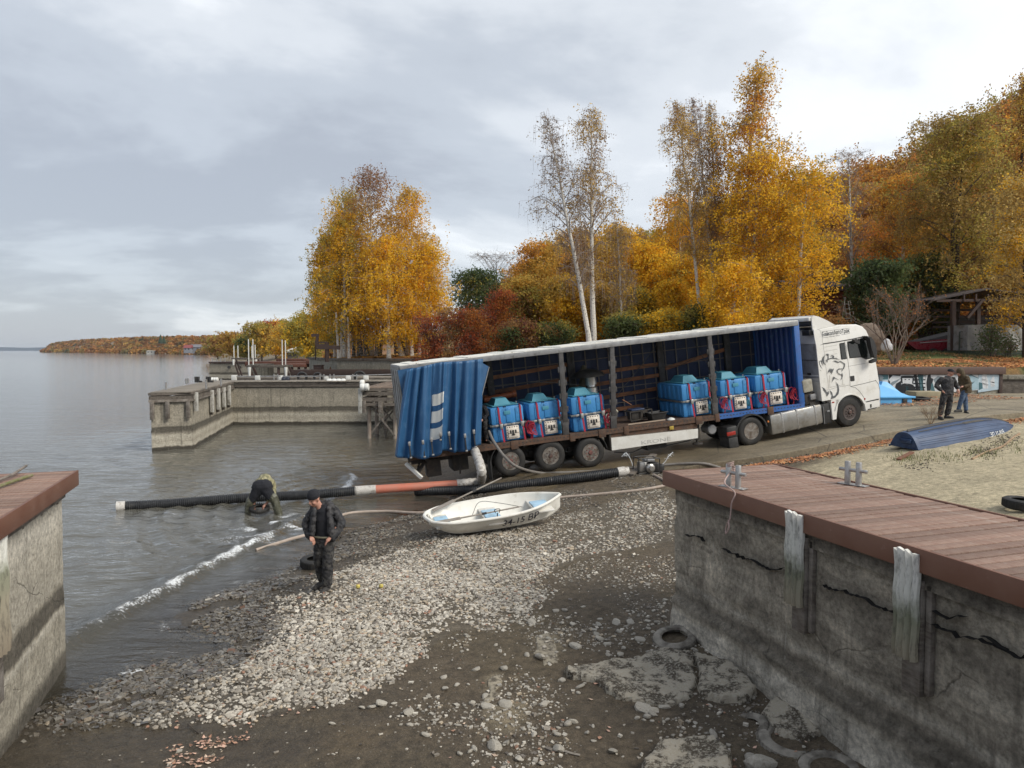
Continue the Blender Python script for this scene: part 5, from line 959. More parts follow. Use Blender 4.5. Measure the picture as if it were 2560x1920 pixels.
M_hose=mat('grey_layflat_hose',(.20,.185,.17),.7,c2=(.15,.135,.12),scale=8); M_hoseb=mat('beige_hose',(.40,.33,.28),.75,c2=(.32,.26,.21),scale=8)
def corrugated(b,pts,r,pitch=.055):
    P=path(pts,8); seg=np.linalg.norm(np.diff(P,axis=0),axis=1); s=np.r_[0,np.cumsum(seg)]; n=int(s[-1]/pitch*4); q=np.linspace(0,s[-1],n); C=np.stack([np.interp(q,s,P[:,i]) for i in range(3)],1)
    rr=r*(1+.055*np.array([1,1,-1,-1])[np.arange(n)%4]); b.tube(C,rr,16); return b
pl=thing('pump_out_pipeline','long pipeline into the lake: black corrugated, then orange, then taped elbow up to the trailer','pipe',loc=(-3,19.5,0))
rp=.135; e0=gpt(292,1272,.02,.06); e1=gpt(420,1264,.02,.08); e2=gpt(600,1254,.05,.10); e3=gpt(760,1246,.1,.1); e4=gpt(893,1237,.12,.12)
b=corrugated(MB(),[e0+(e1-e0)*.16,e1+(0,0,-.03),e2,e3,e4],rp); b.build('corrugated_section',M_corr,pl)
b=MB(); b.tube([e0,e0+(e1-e0)*.17],[rp*1.1,rp*1.06],16,caps=False); b.tube([e0+(e1-e0)*.17,e0],[rp*1.0,rp*1.0],16,caps=True); b.build('taped_end',M_wrap,pl)
f1=gpt(940,1234,.14,.13); f2=gpt(1148,1221,.2,.14); b=MB(); b.tube([e4-(f1-e4)*.1,f1],[rp*1.08,rp*1.02],16); b.build('taped_joint',M_wrap,pl)
b=MB(); b.tube([f1-(f1-e4)*.1,f1+(f2-f1)*.5,f2],[rp*.93]*3,18); b.build('orange_section',M_pvc,pl)
top=TR.W(*[TR.px(1183,1118,.2)[0],.2,TR.px(1183,1118,.2)[1]]); g1_=gpt(1200,1212,.28,.1); g2_=aty(1204,1180,21.2); q=path([f2-(f2-f1)*.03,f2+(g1_-f2)*.55,g1_,g2_,aty(1196,1150,21.8),top],8)
b=MB(); rr=rp*(1.02+.07*np.sin(np.arange(len(q))*1.9)); b.tube(q,rr,16); b.build('taped_elbow',M_wrap,pl)
a=onground(1040,1253,.13); c=onground(1200,1234,.13); d_=onground(1380,1214,.13); e=onground(1548,1192,.13)
pp=thing('corrugated_pipe','loose black corrugated pipe on the ground behind the white boat, wrapped right end','pipe',loc=a); corrugated(MB(),[a,c,d_,e],.135).build('pipe_body',M_corr,pp)
b=MB(); dr=(e-d_)/np.linalg.norm(e-d_); b.tube([e-dr*.05,e+dr*.12,e+dr*.26,e+dr*.30+(0,0,-.05)],[.145,.15,.13,.05],14); b.build('plastic_wrapped_end',M_wrap,pp)
def ground_path(L_,r): return [onground(u,v,r*.9) for u,v in L_]
def hose(name,label,pts,r,m,n=8): 
    P=path(pts,n); b=MB(); b.tube(P,r,10); o=b.build(name,m); return tag(o,label,'hose')
p0=TR.W(TR.px(1222,1078,.3)[0],.3,TR.px(1222,1078,.3)[1]); p1=aty(1235,1105,22.1)
hose('hose','grey hose sagging from the trailer deck past the wheels to the pump',[p0,p1,aty(1262,1142,21.6),aty(1295,1168,21.4)]+ground_path([(1350,1185),(1400,1185),(1500,1180),(1600,1171),(1680,1164),(1755,1167),(1800,1172)],.04),.043,M_hose)
hose('hose','beige hose running from the pump behind the white boat into the water',ground_path([(1634,1190),(1662,1206),(1662,1216),(1600,1228),(1500,1238),(1400,1247),(1300,1258),(1180,1268),(1060,1285),(960,1290),(860,1304)],.035)+[gpt(790,1330,.05,.02),gpt(720,1352,.03,.02),gpt(640,1372,0,-.03)],.038,M_hoseb)
pw=onground(1618,1184,0); pu=thing('water_pump','small motor pump in a black tube frame on the ground beside the pier end','pump',M=Matrix.Translation(pw)@Matrix.Rotation(R(12),4,'Z'))
b=MB(); r=.016
for y in (-.22,.22):
    b.tube(path([(-.36,y,.02),(-.36,y,.40),(-.30,y,.46),(.22,y,.46),(.30,y,.40),(.30,y,.02)],3),r,6)
for (x,z) in ((-.36,.02),(.30,.02),(-.33,.45),(.25,.45)): b.tube([(x,-.22,z),(x,.22,z)],r,6)
b.tube([(-.36,-.22,.02),(.30,-.22,.02)],r,6); b.tube([(-.1,-.22,.02),(-.1,-.22,.46)],r,6); b.build('frame',M_blk,pu)
b=MB(); b.lathe([(0,.11),(.03,.13),(.16,.13),(.19,.08),(.24,.06)],(0,-.12,.17),(0,-1,0),18); b.bbox(-.30,-.06,-.15,.12,.04,.34,.03); b.build('pump_housing',M_alu,pu)
b=MB(); b.bbox(.02,.34,-.15,.18,.03,.32,.05); b.bbox(.34,.52,-.12,.16,.0,.25,.05); b.build('engine',M_blk,pu); b=MB(); b.bbox(-.12,.2,-.14,.16,.34,.42,.03); b.lathe([(0,.03),(.03,.03)],(-.05,0,.42),(0,0,1),10); b.build('fuel_tank',M_rail,pu)
a=onground(1575,1192,.05); c=onground(1634,1148,.15); b=MB(); b.beam(a,c,.22,.05); tag(b.build('plank',M_oldwoodh),'dark weathered plank lying on the ramp just behind the pump','plank')
# leaking jets of water
def jet(label,pts,r):
    b=MB(); P=path(pts,6); b.tube(P,r,5); rr=random.Random(5)
    for k in range(26):
        p=P[-1]*(k/26)+P[len(P)//2]*(1-k/26)+np.array([rr.gauss(0,.035),rr.gauss(0,.035),rr.gauss(0,.03)]); s=rr.uniform(.004,.010); b.box(p[0]-s,p[0]+s,p[1]-s,p[1]+s,p[2]-s,p[2]+s)
    t=NT('spray'); t.P((.75,.78,.80),.2); o=b.build('water_jet',t.m); return tag(o,label,'water jet',kind='stuff')
h0=onground(1648,1171,.04); jet('thin jet of water leaking from the hose joint beside the pump',[h0,aty(1662,1155,h0[1]),aty(1672,1140,h0[1]),aty(1682,1131,h0[1]+.1)],.011)
h0=onground(1583,1172,.04); jet('small fountain of water leaking from the hose by the third wheel',[h0,aty(1578,1152,h0[1]),aty(1570,1137,h0[1]),aty(1563,1133,h0[1]),aty(1556,1140,h0[1])],.012)
# ================================================================ tyres
def tyre_at(label,p,r,w,tilt=(0,0),m=None,name='old_tyre',n=34):
    b=MB(); ri=r*.58; T=[(0.02,ri),(0,ri+.02),(0,r*.85),(.02,r*.97),(.05,r),(w-.05,r),(w-.02,r*.97),(w,r*.85),(w,ri+.02),(w-.02,ri),(w-.025,ri+.015),(w-.02,r*.85),(w-.05,r*.93),(.05,r*.93),(.02,r*.85),(.025,ri+.015)]
    b.lathe([(a-w/2,q) for a,q in T],(0,0,0),(0,0,1),n,close=True)
    for k in range(n): a=2*math.pi*k/n; b.add([(r*math.cos(a+s)*q,r*math.sin(a+s)*q,z) for q,z in ((1.0,-.06),(1.0,.06),(1.02,.06),(1.02,-.06)) for s in (0,.08)],[(0,1,3,2),(2,3,5,4),(4,5,7,6),(6,7,1,0),(0,2,4,6),(1,7,5,3)])
    o=b.build(name,m or M_tyreold); o.matrix_world=Matrix.Translation(p)@Matrix.Rotation(R(tilt[0]),4,'X')@Matrix.Rotation(R(tilt[1]),4,'Y'); return tag(o,label,'tyre',group='old tyres lying on the shore')
tyre_at('bleached tyre half sunk in mud against the corner of the right pier',onground(1688,1600,-.02),.30,.17,(8,-9))
tyre_at('buried tyre ring in the mud at the foot of the right pier wall',onground(1975,1850,-.068),.33,.14,(3,4))
tyre_at('pale twisted tyre piece sticking out from under the broken slab',onground(1870,1812,-.07),.24,.13,(6,-24))
tyre_at('half buried tyre at the bottom edge of the picture beside the pier wall',onground(2075,1925,-.06),.30,.15,(4,-6))
tyre_at('dark wet tyre lying at the water edge behind the standing man',gpt(790,1412,.06,.05),.31,.19,(4,3),M_tyre)
tyre_at('black tyre lying flat on the yellow sand at the right edge',onground(2556,1272,.09),.31,.18,(2,2),M_tyre)
tyre_at('black tyre lying among leaves beside the concrete block below the mural',onground(2298,1001,.06),.42,.16,(4,0),M_tyre)
# ================================================================ far quay (the L-shaped concrete pier in the middle distance)
M_plank=mat('quay_plank_grey',(.30,.27,.225),.85,c2=(.20,.17,.14),scale=3,stretch=(6,1,1),dirt=(.10,.085,.07),ds=4,dlo=.58,dhi=.8,var=.3)
M_plankb=mat('quay_plank_brown',(.26,.19,.14),.85,c2=(.18,.13,.10),scale=3,dirt=(.10,.08,.06),ds=4,var=.3)
M_dkbrown=mat('dark_brown_beam',(.050,.030,.024),.7,c2=(.075,.045,.035),scale=3,dirt=(.14,.11,.09),ds=5,dlo=.6,dhi=.8,var=.2)
M_redbrown=mat('red_brown_boards',(.17,.065,.04),.75,c2=(.11,.045,.03),scale=2,var=.25)
DZ=2.62; M_fendw=mat('fender_grey_white',(.50,.49,.45),.7,c2=(.36,.35,.32),scale=8,stretch=(4,4,.8),dirt=(.16,.14,.11),ds=5,dlo=.5,dhi=.7); M_legrust=mat('rusty_leg',(.34,.30,.25),.8,c2=(.20,.15,.12),scale=4,stretch=(1,1,.4))
A0,A1,A2=np.array([-15.85,32.02]),np.array([-14.41,32.8]),np.array([-16.6,43.39]); ax=(A2-A1)/np.linalg.norm(A2-A1); LA=np.linalg.norm(A2-A1)
qy=thing('concrete_quay','L shaped banded concrete quay with grey plank deck, in the water left of the trailer','quay',loc=(-15,34,0))
def wall2(p,q,z0,z1,name,m,par,th=.3,back=None,grooves=None,rough=.012,seed=0,nrm=None):
    """vertical wall face from p to q (world xy) as displaced grid; outward = right-hand side of p->q"""
    p=np.asarray(p,float);q=np.asarray(q,float);L_=np.linalg.norm(q-p);d=(q-p)/L_;n=np.array([d[1],-d[0]])
    xs=np.unique(np.r_[np.arange(0,L_,.09),L_]+0); zs=np.arange(z0,z1+.001,.09); X,Z,Q=grid(xs,zs); D=(fbm(X,Z*3,.8,4,seed)-.5)*rough*2
    for g in (grooves or []): D=D-.03*np.exp(-((X-g)/.05)**2)
    D=D+.02*(np.abs(Z-.86)<.05)
    P=p+X[:,None]*d+D[:,None]*n; return put(name,fmesh(name,np.c_[P,Z],Q,smooth=True),m,par)
def planks(par,O,u,v,Lu,Lv,w,z,m,th=.05,name='deck_board',gap=.012,jit=.01):
    """boards laid side by side along u, each Lv long along v"""
    O=np.asarray(O,float);n=int(Lu/w); me=None
    for i in range(n):
        if me is None:
            b=MB(); b.bbox(0,w-gap,0,Lv,-th,0,.005); me=b.mesh(name,m)
        o=put(name,me,None,par); p=O+u*(i*w)+v*(jit*math.sin(i*2.7)); M=Matrix.Identity(4); M[0][0],M[1][0]=u; M[0][1],M[1][1]=v; M[0][3],M[1][3],M[2][3]=p[0],p[1],z+.004*math.sin(i*4.1); o.matrix_basis=M
wA=A0-A1; wAl=np.linalg.norm(wA); wu=wA/wAl
wall2(A0,A1,-1.3,2.25,'quay_wall',M_cb,qy,grooves=[.95],seed=1); wall2(A1,A2,-1.3,2.25,'quay_wall',M_cb,qy,grooves=list(np.arange(.6,LA,1.05)),seed=2)
B0=A2.copy(); B1=np.array([-3.2,44.75]); bx=(B1-B0)/np.linalg.norm(B1-B0); bn=np.array([-bx[1],bx[0]]); LB=np.linalg.norm(B1-B0)
wall2(B0,B1,-1.3,2.25,'quay_wall',M_cb,qy,grooves=list(np.arange(1.45,LB,2.05)),seed=3); fa=A0+ax*(LA+3.5); wall2(fa,A0,-1.3,2.25,'quay_wall',M_cb,qy,seed=4)
def slab(name,P,z0,z1,m,par): b=MB(); b.prism([tuple(p) for p in P],z0,z1,'xy'); return b.build(name,m,par)
slab('quay_core',[A0+ax*.05-wu*.05,A1+ax*.05+wu*.05,A2+wu*.05+ax*.1,A2+ax*3+wu*.05,fa-wu*.05],-2,2.24,M_cb,qy); slab('quay_core',[B0+bn*.06,B1+bn*.06,B1+bn*2.4,B0+bn*2.4],-2,2.24,M_cb,qy)
planks(qy,A0-wu*0+ax*.0,ax,-wu,LA+.1,wAl,.15,DZ,M_plank); planks(qy,A2+wu*1.0+ax*.2-bx*.3,bx,bn,LB+1.2,2.2,.16,DZ-.01,M_plank)
def beamw(name,p,q,z0,z1,t,m,par,off=0.):
    p=np.asarray(p,float);q=np.asarray(q,float);d=(q-p)/np.linalg.norm(q-p);n=np.array([d[1],-d[0]])*off; b=MB(); b.beam((*(p+n),(z0+z1)/2),(*(q+n),(z0+z1)/2),t,z1-z0); return b.build(name,m,par)
for (p,q) in ((A0-ax*.0+wu*.08,A1-wu*.08),(A1,A2),(A2,B1),(fa,A0)):
    beamw('edge_beam',p,q,2.47,2.585,.10,M_oldwoodh,qy,.06); beamw('edge_beam',p,q,2.27,2.44,.09,M_oldwoodh,qy,.03)
beamw('edge_rail',A0+wu*.1,A1-wu*.05,2.17,2.28,.06,M_oldwood,qy,.10); beamw('edge_rail',A1,A2,2.18,2.26,.05,M_oldwood,qy,.09)
def stub(par,p,z0,z1,w,m,name='timber_fender'): b=MB(); b.bbox(p[0]-w/2,p[0]+w/2,p[1]-w/2,p[1]+w/2,z0,z1,.01); return b.build(name,m,par)
for t in (.05,.66,1.5): stub(qy,A0+(A1-A0)*t/wAl+np.array([.05,-.12]),1.42,2.2,.15,M_oldwood)
for t in (.30,3.9,5.6,7.2,8.8):
    stub(qy,A1+ax*t+np.array([.14,0]),1.35 if t>.5 else 1.7,2.46 if t>.5 else 2.55,.16,M_fendw); 
    if t>.5: stub(qy,A1+ax*(t+.15)+np.array([.08,0]),1.2,2.2,.14,M_oldwoodh)
def bollard(par,p,z,h=.28,r=.05,double=False):
    b=MB(); 
    for dx in ((0,) if not double else (-.12,.12)): b.lathe([(0,r),(h,r),(h+.01,r*.6)],(p[0]+dx,p[1],z),(0,0,1),12)
    o=b.build('bollard' if not double else 'mooring_cleat',M_steel,par)
    if double: c=MB(); c.tube([(p[0]-.28,p[1],z+h*.65),(p[0]+.28,p[1],z+h*.65)],r*.7,8); c.build('cleat_bar',M_steel,o)
    return o
for u,v,h in ((415,975,.36),(465,960,.30),(470,959,.3),(516,972,.44),(553,965,.36)): p=atz(u,v,DZ); bollard(qy,p,DZ,h)
p=atz(505,956,DZ)
for k,dx in enumerate((-.35,.30)):
    bt=thing('boots','black boots standing on the quay deck edge, '+('left pair' if k==0 else 'right pair'),'boots',loc=(p[0]+dx,p[1],DZ),group='boots on the quay')
    for s in (0,.14):
        b=MB(); b.tube([(p[0]+dx+s,p[1],DZ),(p[0]+dx+s,p[1],DZ+.33)],[.07,.08],10); b.bbox(p[0]+dx+s-.06,p[0]+dx+s+.22,p[1]-.05,p[1]+.05,DZ,DZ+.10,.03); b.build('boot',M_black,bt)
# rail, posts, buoys on the long arm

def rl(u,v,Y): return aty(u,v,Y)
YR=46.1
b=MB(); pr=[(585,941),(700,941),(820,941),(980,936),(1010,935)]; b.tube([rl(u,v,YR) for u,v in pr],.035,8); b.build('hand_rail',M_steel,qy)
for u,v in ((585,941),(644,942),(700,942),(815,943),(871,942),(915,942)):
    a=rl(u,v,YR); b=MB(); b.bbox(a[0]-.16,a[0]+.16,a[1]-.06,a[1]+.10,DZ-.05,a[2]+.08,.02); b.build('rail_post',M_white,qy)
b=MB(); b.tube([rl(565,956,44.4),rl(700,956,44.6),rl(880,954,45)],.03,7); b.build('curb_pipe',M_steel,qy)
for u in (690,805,830,887): a=aty(u,948,45.6); bollard(qy,a,DZ,.35,.035,True)
def cyl_fender(label,u0,u1,v,Y,r,m,cat='fender',rings=4,**k):
    a=aty(u0,v,Y);c=aty(u1,v,Y); t=thing('cylinder_fender',label,cat,loc=a); b=MB(); n=rings; P=[];rr=[]
    for i in range(n*4+1): s=i/(n*4); P.append(a+(c-a)*s); rr.append(r*(1.0 if i%4 else .86))
    b.tube(P,rr,14); b.build('fender_body',m,t); return t
cyl_fender('row of white cylinder fenders tied along the quay edge, right part of the rail',818,864,954,44.6,.19,M_white); cyl_fender('short white cylinder fender lying on the quay deck behind the boots',528,545,949,46,.14,M_white,rings=3)
cyl_fender('dark blue cylinder fender on the quay deck by the rail',705,724,949,45.2,.17,mat('navy_fender',(.03,.035,.05),.5),rings=2)
for i,(u,r) in enumerate(((756,.36),(795,.32),(900,.42))):
    b=MB(); a=aty(u,951,47.2); rr=r; b.lathe([(-.1,rr*.6),(-.12,rr*.9),(0,rr),(.12,rr*.9),(.1,rr*.6),(0,rr*.55)],(a[0],a[1],DZ+.12),(0,1,.15),26,close=True); tag(b.build('tyre_fender',M_black),['black tyre fender hanging behind the rail, left one of three','black tyre fender hanging behind the rail, between two cleats','black tyre fender hanging behind the rail, nearest the plank platform'][i],'tyre',group='tyre fenders behind the quay rail')
# plank platform on braced legs beside the trailer
pf=thing('timber_platform','grey timber platform on cross braced legs in the water beside the trailer tail','platform',loc=(-7,37,0))
PX0,PY0,PY1=-7.45,36.5,43.4; PXL=4.3
planks(pf,np.array([PX0,PY0]),np.array([1.,0.]),np.array([0.,1.]),PXL,PY1-PY0,.30,2.6,M_plankb,gap=.02)
for z0,z1,y in ((2.42,2.56,-.05),(2.20,2.38,-.06),(1.90,2.10,-.06),(1.68,1.84,-.07)): beamw('side_plank',(PX0,PY0+y),(PX0+PXL,PY0+y),z0,z1,.08,M_oldwoodh,pf); beamw('side_plank',(PX0-.0,PY1),(PX0,PY0),z0,z1,.08,M_oldwoodh,pf,.02)
for x,z0,z1,w in ((-7.55,1.32,2.55,.19),(-7.36,1.32,1.95,.16),(-6.55,1.32,1.9,.20),(-5.4,1.32,1.9,.2)): stub(pf,(x,PY0-.16),z0,z1,w,M_fendw if x<-7.5 else M_oldwood)
for x in (-7.2,-5.9,-4.6):
    for y in (36.75,38.8,41.5): b=MB(); b.lathe([(0,.10),(4.,.10)],(x,y,-1.4),(0,0,1),12); b.build('platform_leg',M_legrust,pf)
for y in (36.75,38.8):
    for (x0,x1) in ((-7.2,-5.9),(-5.9,-4.6)):
        b=MB(); b.beam((x0,y,.15),(x1,y,1.8),.07); b.build('cross_brace',M_oldwood,pf); b=MB(); b.beam((x1,y-.08,.15),(x0,y-.08,1.8),.07); b.build('cross_brace',M_oldwood,pf)
    b=MB(); b.beam((-7.25,y-.05,1.52),(-4.5,y-.05,1.52),.07); b.build('cross_beam',M_oldwood,pf)
cyl_fender('upper white cylinder fender on the near left corner of the timber platform',901,911,959,36.9,.20,M_white,rings=1); cyl_fender('lower white cylinder fender lying across the corner of the timber platform',901,922,968,36.2,.19,M_white,rings=2)
# ================================================================ further docks
q2=thing('timber_dock','dark brown beamed timber dock behind the quay rail','dock',loc=(-12,57,0))
Y2=57.; x0,x1=aty(728,925,Y2)[0],-3.
for (z0,z1,m) in ((2.50,2.93,M_dkbrown),(2.32,2.44,M_dkbrown)): b=MB(); b.bbox(x0,x1,Y2,Y2+.15,z0,z1,.01); b.build('fascia_beam',m,q2)
planks(q2,np.array([x0,Y2+.15]),np.array([1.,0.]),np.array([0.,1.]),x1-x0,2.3,.4,2.92,M_dkbrown)
x=x0+.3
while x<x1: b=MB(); b.bbox(x,x+.22,Y2+.2,Y2+.42,-1,2.5,.02); b.build('dock_pile',M_oldwood,q2); x+=1.35
q3=thing('timber_dock','low weathered dock with pale horizontal beams just behind the quay arm','dock',loc=(-14,50,0)); Y3=49.5; x0,x1=aty(590,950,Y3)[0],-5.
for z0,z1,m in ((2.45,2.62,M_oldwoodh),(2.1,2.28,M_oldwoodh)): b=MB(); b.bbox(x0,x1,Y3,Y3+.12,z0,z1,.01); b.build('fascia_beam',m,q3)
b=MB(); b.bbox(x0,x1,Y3+.12,Y3+3.,2.5,2.62,.01); b.build('dock_deck',M_plank,q3)
x=x0+.5
while x<x1: b=MB(); b.bbox(x,x+.45,Y3+.03,Y3+.3,-1,2.46,.02); b.build('dock_pile',M_oldwood if int(x*3)%2 else M_dkbrown,q3); x+=1.7
def lift(label,poles,Y,deckv,u0,u1,grp='boat lifts with white guide poles'):
    t=thing('boat_lift',label,'boat lift',loc=aty(u0,deckv,Y),group=grp); zd=aty(u0,deckv,Y)[2]
    for k,(u,vt) in enumerate(poles):
        a=aty(u,deckv,Y+(k%2)*1.3); c=aty(u,vt,Y+(k%2)*1.3); b=MB(); b.tube([(a[0],a[1],zd-.1),(a[0],a[1],c[2])],.042 if Y<80 else .055,8); b.build('guide_pole',M_white,t)
    a=aty(u0,deckv,Y);c=aty(u1,deckv,Y); 
    for dy in (0,1.3): b=MB(); b.bbox(a[0]-.15,c[0]+.15,Y+dy-.08,Y+dy+.08,zd-.28,zd-.08,.01); b.build('cross_beam',M_oldwoodh,t)
    for xx in (a[0]+.05,c[0]-.05):
        for s in (0,.5): b=MB(); b.beam((xx+s*.3,Y+s,zd-.25),(xx+.75+s*.3,Y+s,1.2),.16); b.build('lift_leg',M_dkbrown,t)
        b=MB(); b.lathe([(0,.09),(.55,.13),(.7,.13)],(xx+.1,Y-.2,zd-.95),(0,0,1),12); b.build('white_sleeve',M_white,t)
    return t
lift('boat lift frame with four tall white guide poles on dark splayed legs',[(622,848),(633,848),(706,849),(714,851)],58,910,621,715)
lift('smaller far boat lift with thin white poles, left of the tall ones',[(585,864),(595,864),(630,864),(638,862)],88,893,582,640)
fp=thing('concrete_pier','far plain concrete pier with two drain holes and a brown cap, out in the water','pier',loc=(-44,112,0))
P0=np.array([aty(523,905,112)[0],112.]);P1=np.array([-26.,108.]); wall2(P0,P1,-1.5,2.45,'pier_wall',M_cb,fp,grooves=list(np.arange(3,18,3.2)),seed=5); dP=(P1-P0)/np.linalg.norm(P1-P0); nP=np.array([-dP[1],dP[0]])
slab('pier_core',[P0+nP*.1,P1+nP*.1,P1+nP*5,P0+nP*5],-2,2.44,M_cb,fp); slab('cap_board',[P0-nP*.15,P1-nP*.15,P1+nP*5,P0+nP*5],2.47,2.72,M_dkbrown,fp)
for u in (574,601): a=aty(u,918,111.2); b=MB(); b.lathe([(-.2,.22),(.05,.22)],(a[0],111.25-.35*0-.2,a[2]),(0,1,0),12); b.build('drain_hole',M_black,fp)
for u in (531,542,552,563): a=aty(u,905,113); bollard(fp,a,2.72,.6,.07)
rd=thing('board_dock','red brown boarded dock end with dark openings, beyond the boat lifts','dock',loc=(-26,80,0))
for k,(u0,u1,v0,v1,Y) in enumerate(((612,770,904,916,84),(690,765,897,903,92),(765,838,902,910,80),(705,766,910,918,80))):
    a=aty(u0,v0,Y);c=aty(u1,v1,Y); b=MB(); b.bbox(a[0],c[0],Y,Y+3,c[2],a[2],.02); b.build('boarding',M_redbrown,rd)
for u in range(640,760,17): a=aty(u,916,84); b=MB(); b.bbox(a[0],a[0]+.25,84.2,84.5,-1,a[2],.02); b.build('dock_pile',M_dkbrown,rd)
t=thing('equipment_box','dark brown equipment box standing on the timber dock','box',loc=aty(795,924,58)); a=aty(785,914,58.5);c=aty(806,926,58.5); b=MB(); b.bbox(a[0],c[0],58.3,59,c[2],a[2],.03); b.build('box_body',M_dkbrown,t); b=MB(); b.bbox(a[0]-.05,c[0]+.05,58.25,59.05,a[2],a[2]+.05,.01); b.build('box_lid',M_dkbrown,t)
cy=thing('concrete_caisson','round concrete caisson under the boat lift','caisson',loc=aty(655,935,66)); a=aty(655,912,66); b=MB(); b.lathe([(-4,1.0),(a[2],1.0),(a[2]+.08,1.05)],(a[0],66,0),(0,0,1),26); b.build('caisson_shell',M_cf,cy)
# retaining wall under the birches
rw=thing('retaining_wall','long stained concrete retaining wall under the yellow birches, seen left of the trailer roof','wall',loc=(-14,60,0))
wp=[(-19.3,69.6),(-17,64.6),(-14.4,60.2),(-8,59.2),(-1,51.6),(4,43),(9,37)]
for p,q in zip(wp,wp[1:]): wall2(p,q,-.8,3.62,'wall_face',M_cf,rw,grooves=[2.5,5.0],seed=6,rough=.02); beamw('wall_cap',p,q,3.62,3.80,.5,M_oldwoodh,rw,-.12)
# dark platform on posts (look-out) at the shore
lk=thing('lookout_platform','dark timber lookout platform on posts at the left edge of the birches','platform',loc=aty(800,885,62))
def bar(u0,v0,u1,v1,Y,t,m=M_dkbrown,par=lk,name='timber'): b=MB(); b.beam(aty(u0,v0,Y),aty(u1,v1,Y),t); b.build(name,m,par)
bar(779,838,797,838,58,.22); bar(793,838,793,868,58,.2); bar(792,868,850,869,58,.32); bar(795,856,818,856,58,.12); bar(795,862,818,862,58,.12); bar(819,856,819,905,58,.2); bar(815,856,815,905,59,.15); bar(789,850,789,900,58.5,.08)
# ================================================================ mural wall behind the ramp
MW=Fr((*aty(2186,985,33.6)[:2],0),3.2)
def mpx(u,v,w=0): return MW.px(u,v,w)
mw=thing('mural_wall','low retaining wall with printed sailing panels under a brown cap','wall',M=MW.M())
xL,_=mpx(2150,950); xR,_=mpx(2497,950); z0=2.0; zt=mpx(2300,936)[1]; ztc=mpx(2300,918)[1]
b=MB(); b.bbox(xL-6,xR,.02,.5,1.6,zt,.01); b.build('wall_body',M_cf,mw)
b=MB(); b.bbox(xL-6,xR+.25,-.12,.6,zt+.0,ztc,.015); b.build('wall_cap',mat('mural_cap_brown',(.085,.05,.04),.6,c2=(.11,.065,.05),scale=3),mw)
b=MB(); b.bbox(xR,xR+.16,-.05,.5,2.0,zt-.002,.01); b.build('end_post',M_dkbrown,mw)
MC={k:mat('print_'+k,c,.5,bump=0) for k,c in dict(white=(.72,.74,.76),ink=(.012,.016,.022),teal=(.07,.17,.20),pale=(.40,.56,.64),sky=(.52,.64,.72),grey=(.25,.30,.33)).items()}
mz=lambda L_:[mpx(2180+x/5.821,880+y/5.821,-.02) for x,y in L_]
def printed(par,name,L_,m,lay): decal([mz(L_)],-.02-.004*lay,MC[m],par,name)
zb=mz([(100,600)])[0][1]
edges=[85,235,780,1070,1550,1880]; base=['pale','white','white','white','sky']; pn=[]
for i in range(5):
    bl=605 if i<2 else 590; br=605 if i<2 else (575,555,540)[i-2]
    a=mz([(edges[i],278)])[0];c=mz([(edges[i+1],290)])[0];lo=mz([(edges[i],bl)])[0][1];hi=mz([(edges[i+1],br)])[0][1]; b=MB(); b.add([(a[0]+.01,-.02,lo),(c[0]-.01,-.02,hi),(c[0]-.01,.02,hi),(a[0]+.01,.02,lo),(a[0]+.01,-.02,zt-.02),(c[0]-.01,-.02,zt-.02),(c[0]-.01,.02,zt-.02),(a[0]+.01,.02,zt-.02)],BOXF); pn.append(b.build('mural_panel',MC[base[i]],mw))
printed(pn[0],'printed_shape',[(88,280),(235,280),(235,395),(150,400),(88,380)],'teal',1); printed(pn[0],'printed_figure',[(95,345),(120,335),(150,345),(170,370),(150,400),(152,470),(140,545),(125,545),(120,480),(105,550),(98,470),(88,400)],'grey',2); printed(pn[0],'printed_shape',[(150,420),(232,410),(232,560),(150,570)],'white',1)
W_=[([(240,290),(330,300),(420,330),(410,350),(300,340),(245,400)],'ink'),([(238,400),(262,430),(258,520),(238,520)],'ink'),([(250,470),(300,430),(380,400),(420,380),(360,440),(280,500)],'grey'),([(430,285),(520,282),(540,330),(440,320)],'teal'),
 ([(340,500),(350,460),(420,420),(430,600),(345,600)],'ink'),([(425,470),(470,455),(560,465),(600,480),(640,540),(640,600),(420,600)],'ink'),
 ([(415,380),(425,350),(470,345),(560,345),(600,350),(610,380),(600,450),(585,470),(590,380),(440,380),(445,460),(425,450)],'ink'),([(470,400),(485,392),(500,400),(485,408)],'ink'),([(525,400),(540,392),(555,400),(540,408)],'ink'),([(490,462),(535,460),(520,475),(500,475)],'grey'),([(490,500),(530,500),(540,580),(500,590)],'teal'),
 ([(600,290),(640,290),(700,600),(650,600)],'ink'),([(655,288),(720,288),(745,340),(740,600),(715,600)],'teal'),([(680,290),(700,290),(770,590),(750,595)],'ink')]
for k in range(5): W_.append(([(600,345+k*52),(775,310+k*55+30),(775,325+k*55+30),(600,365+k*52)],'ink'))
for k in range(3): W_.append(([(625+k*45,290),(635+k*45,290),(660+k*45,600),(648+k*45,600)],'ink'))
for L_,m in W_: printed(pn[1],'printed_shape',L_,m,2)
for L_,m in (([(800,385),(815,335),(850,330),(858,375),(890,390),(885,430),(860,470),(850,580),(800,585),(790,450)],'ink'),([(850,480),(880,440),(920,580),(860,585)],'teal'),([(890,400),(960,350),(1000,360),(930,470)],'grey'),([(1000,560),(1060,540),(1060,575),(1000,580)],'grey')): printed(pn[2],'printed_shape',L_,m,1)
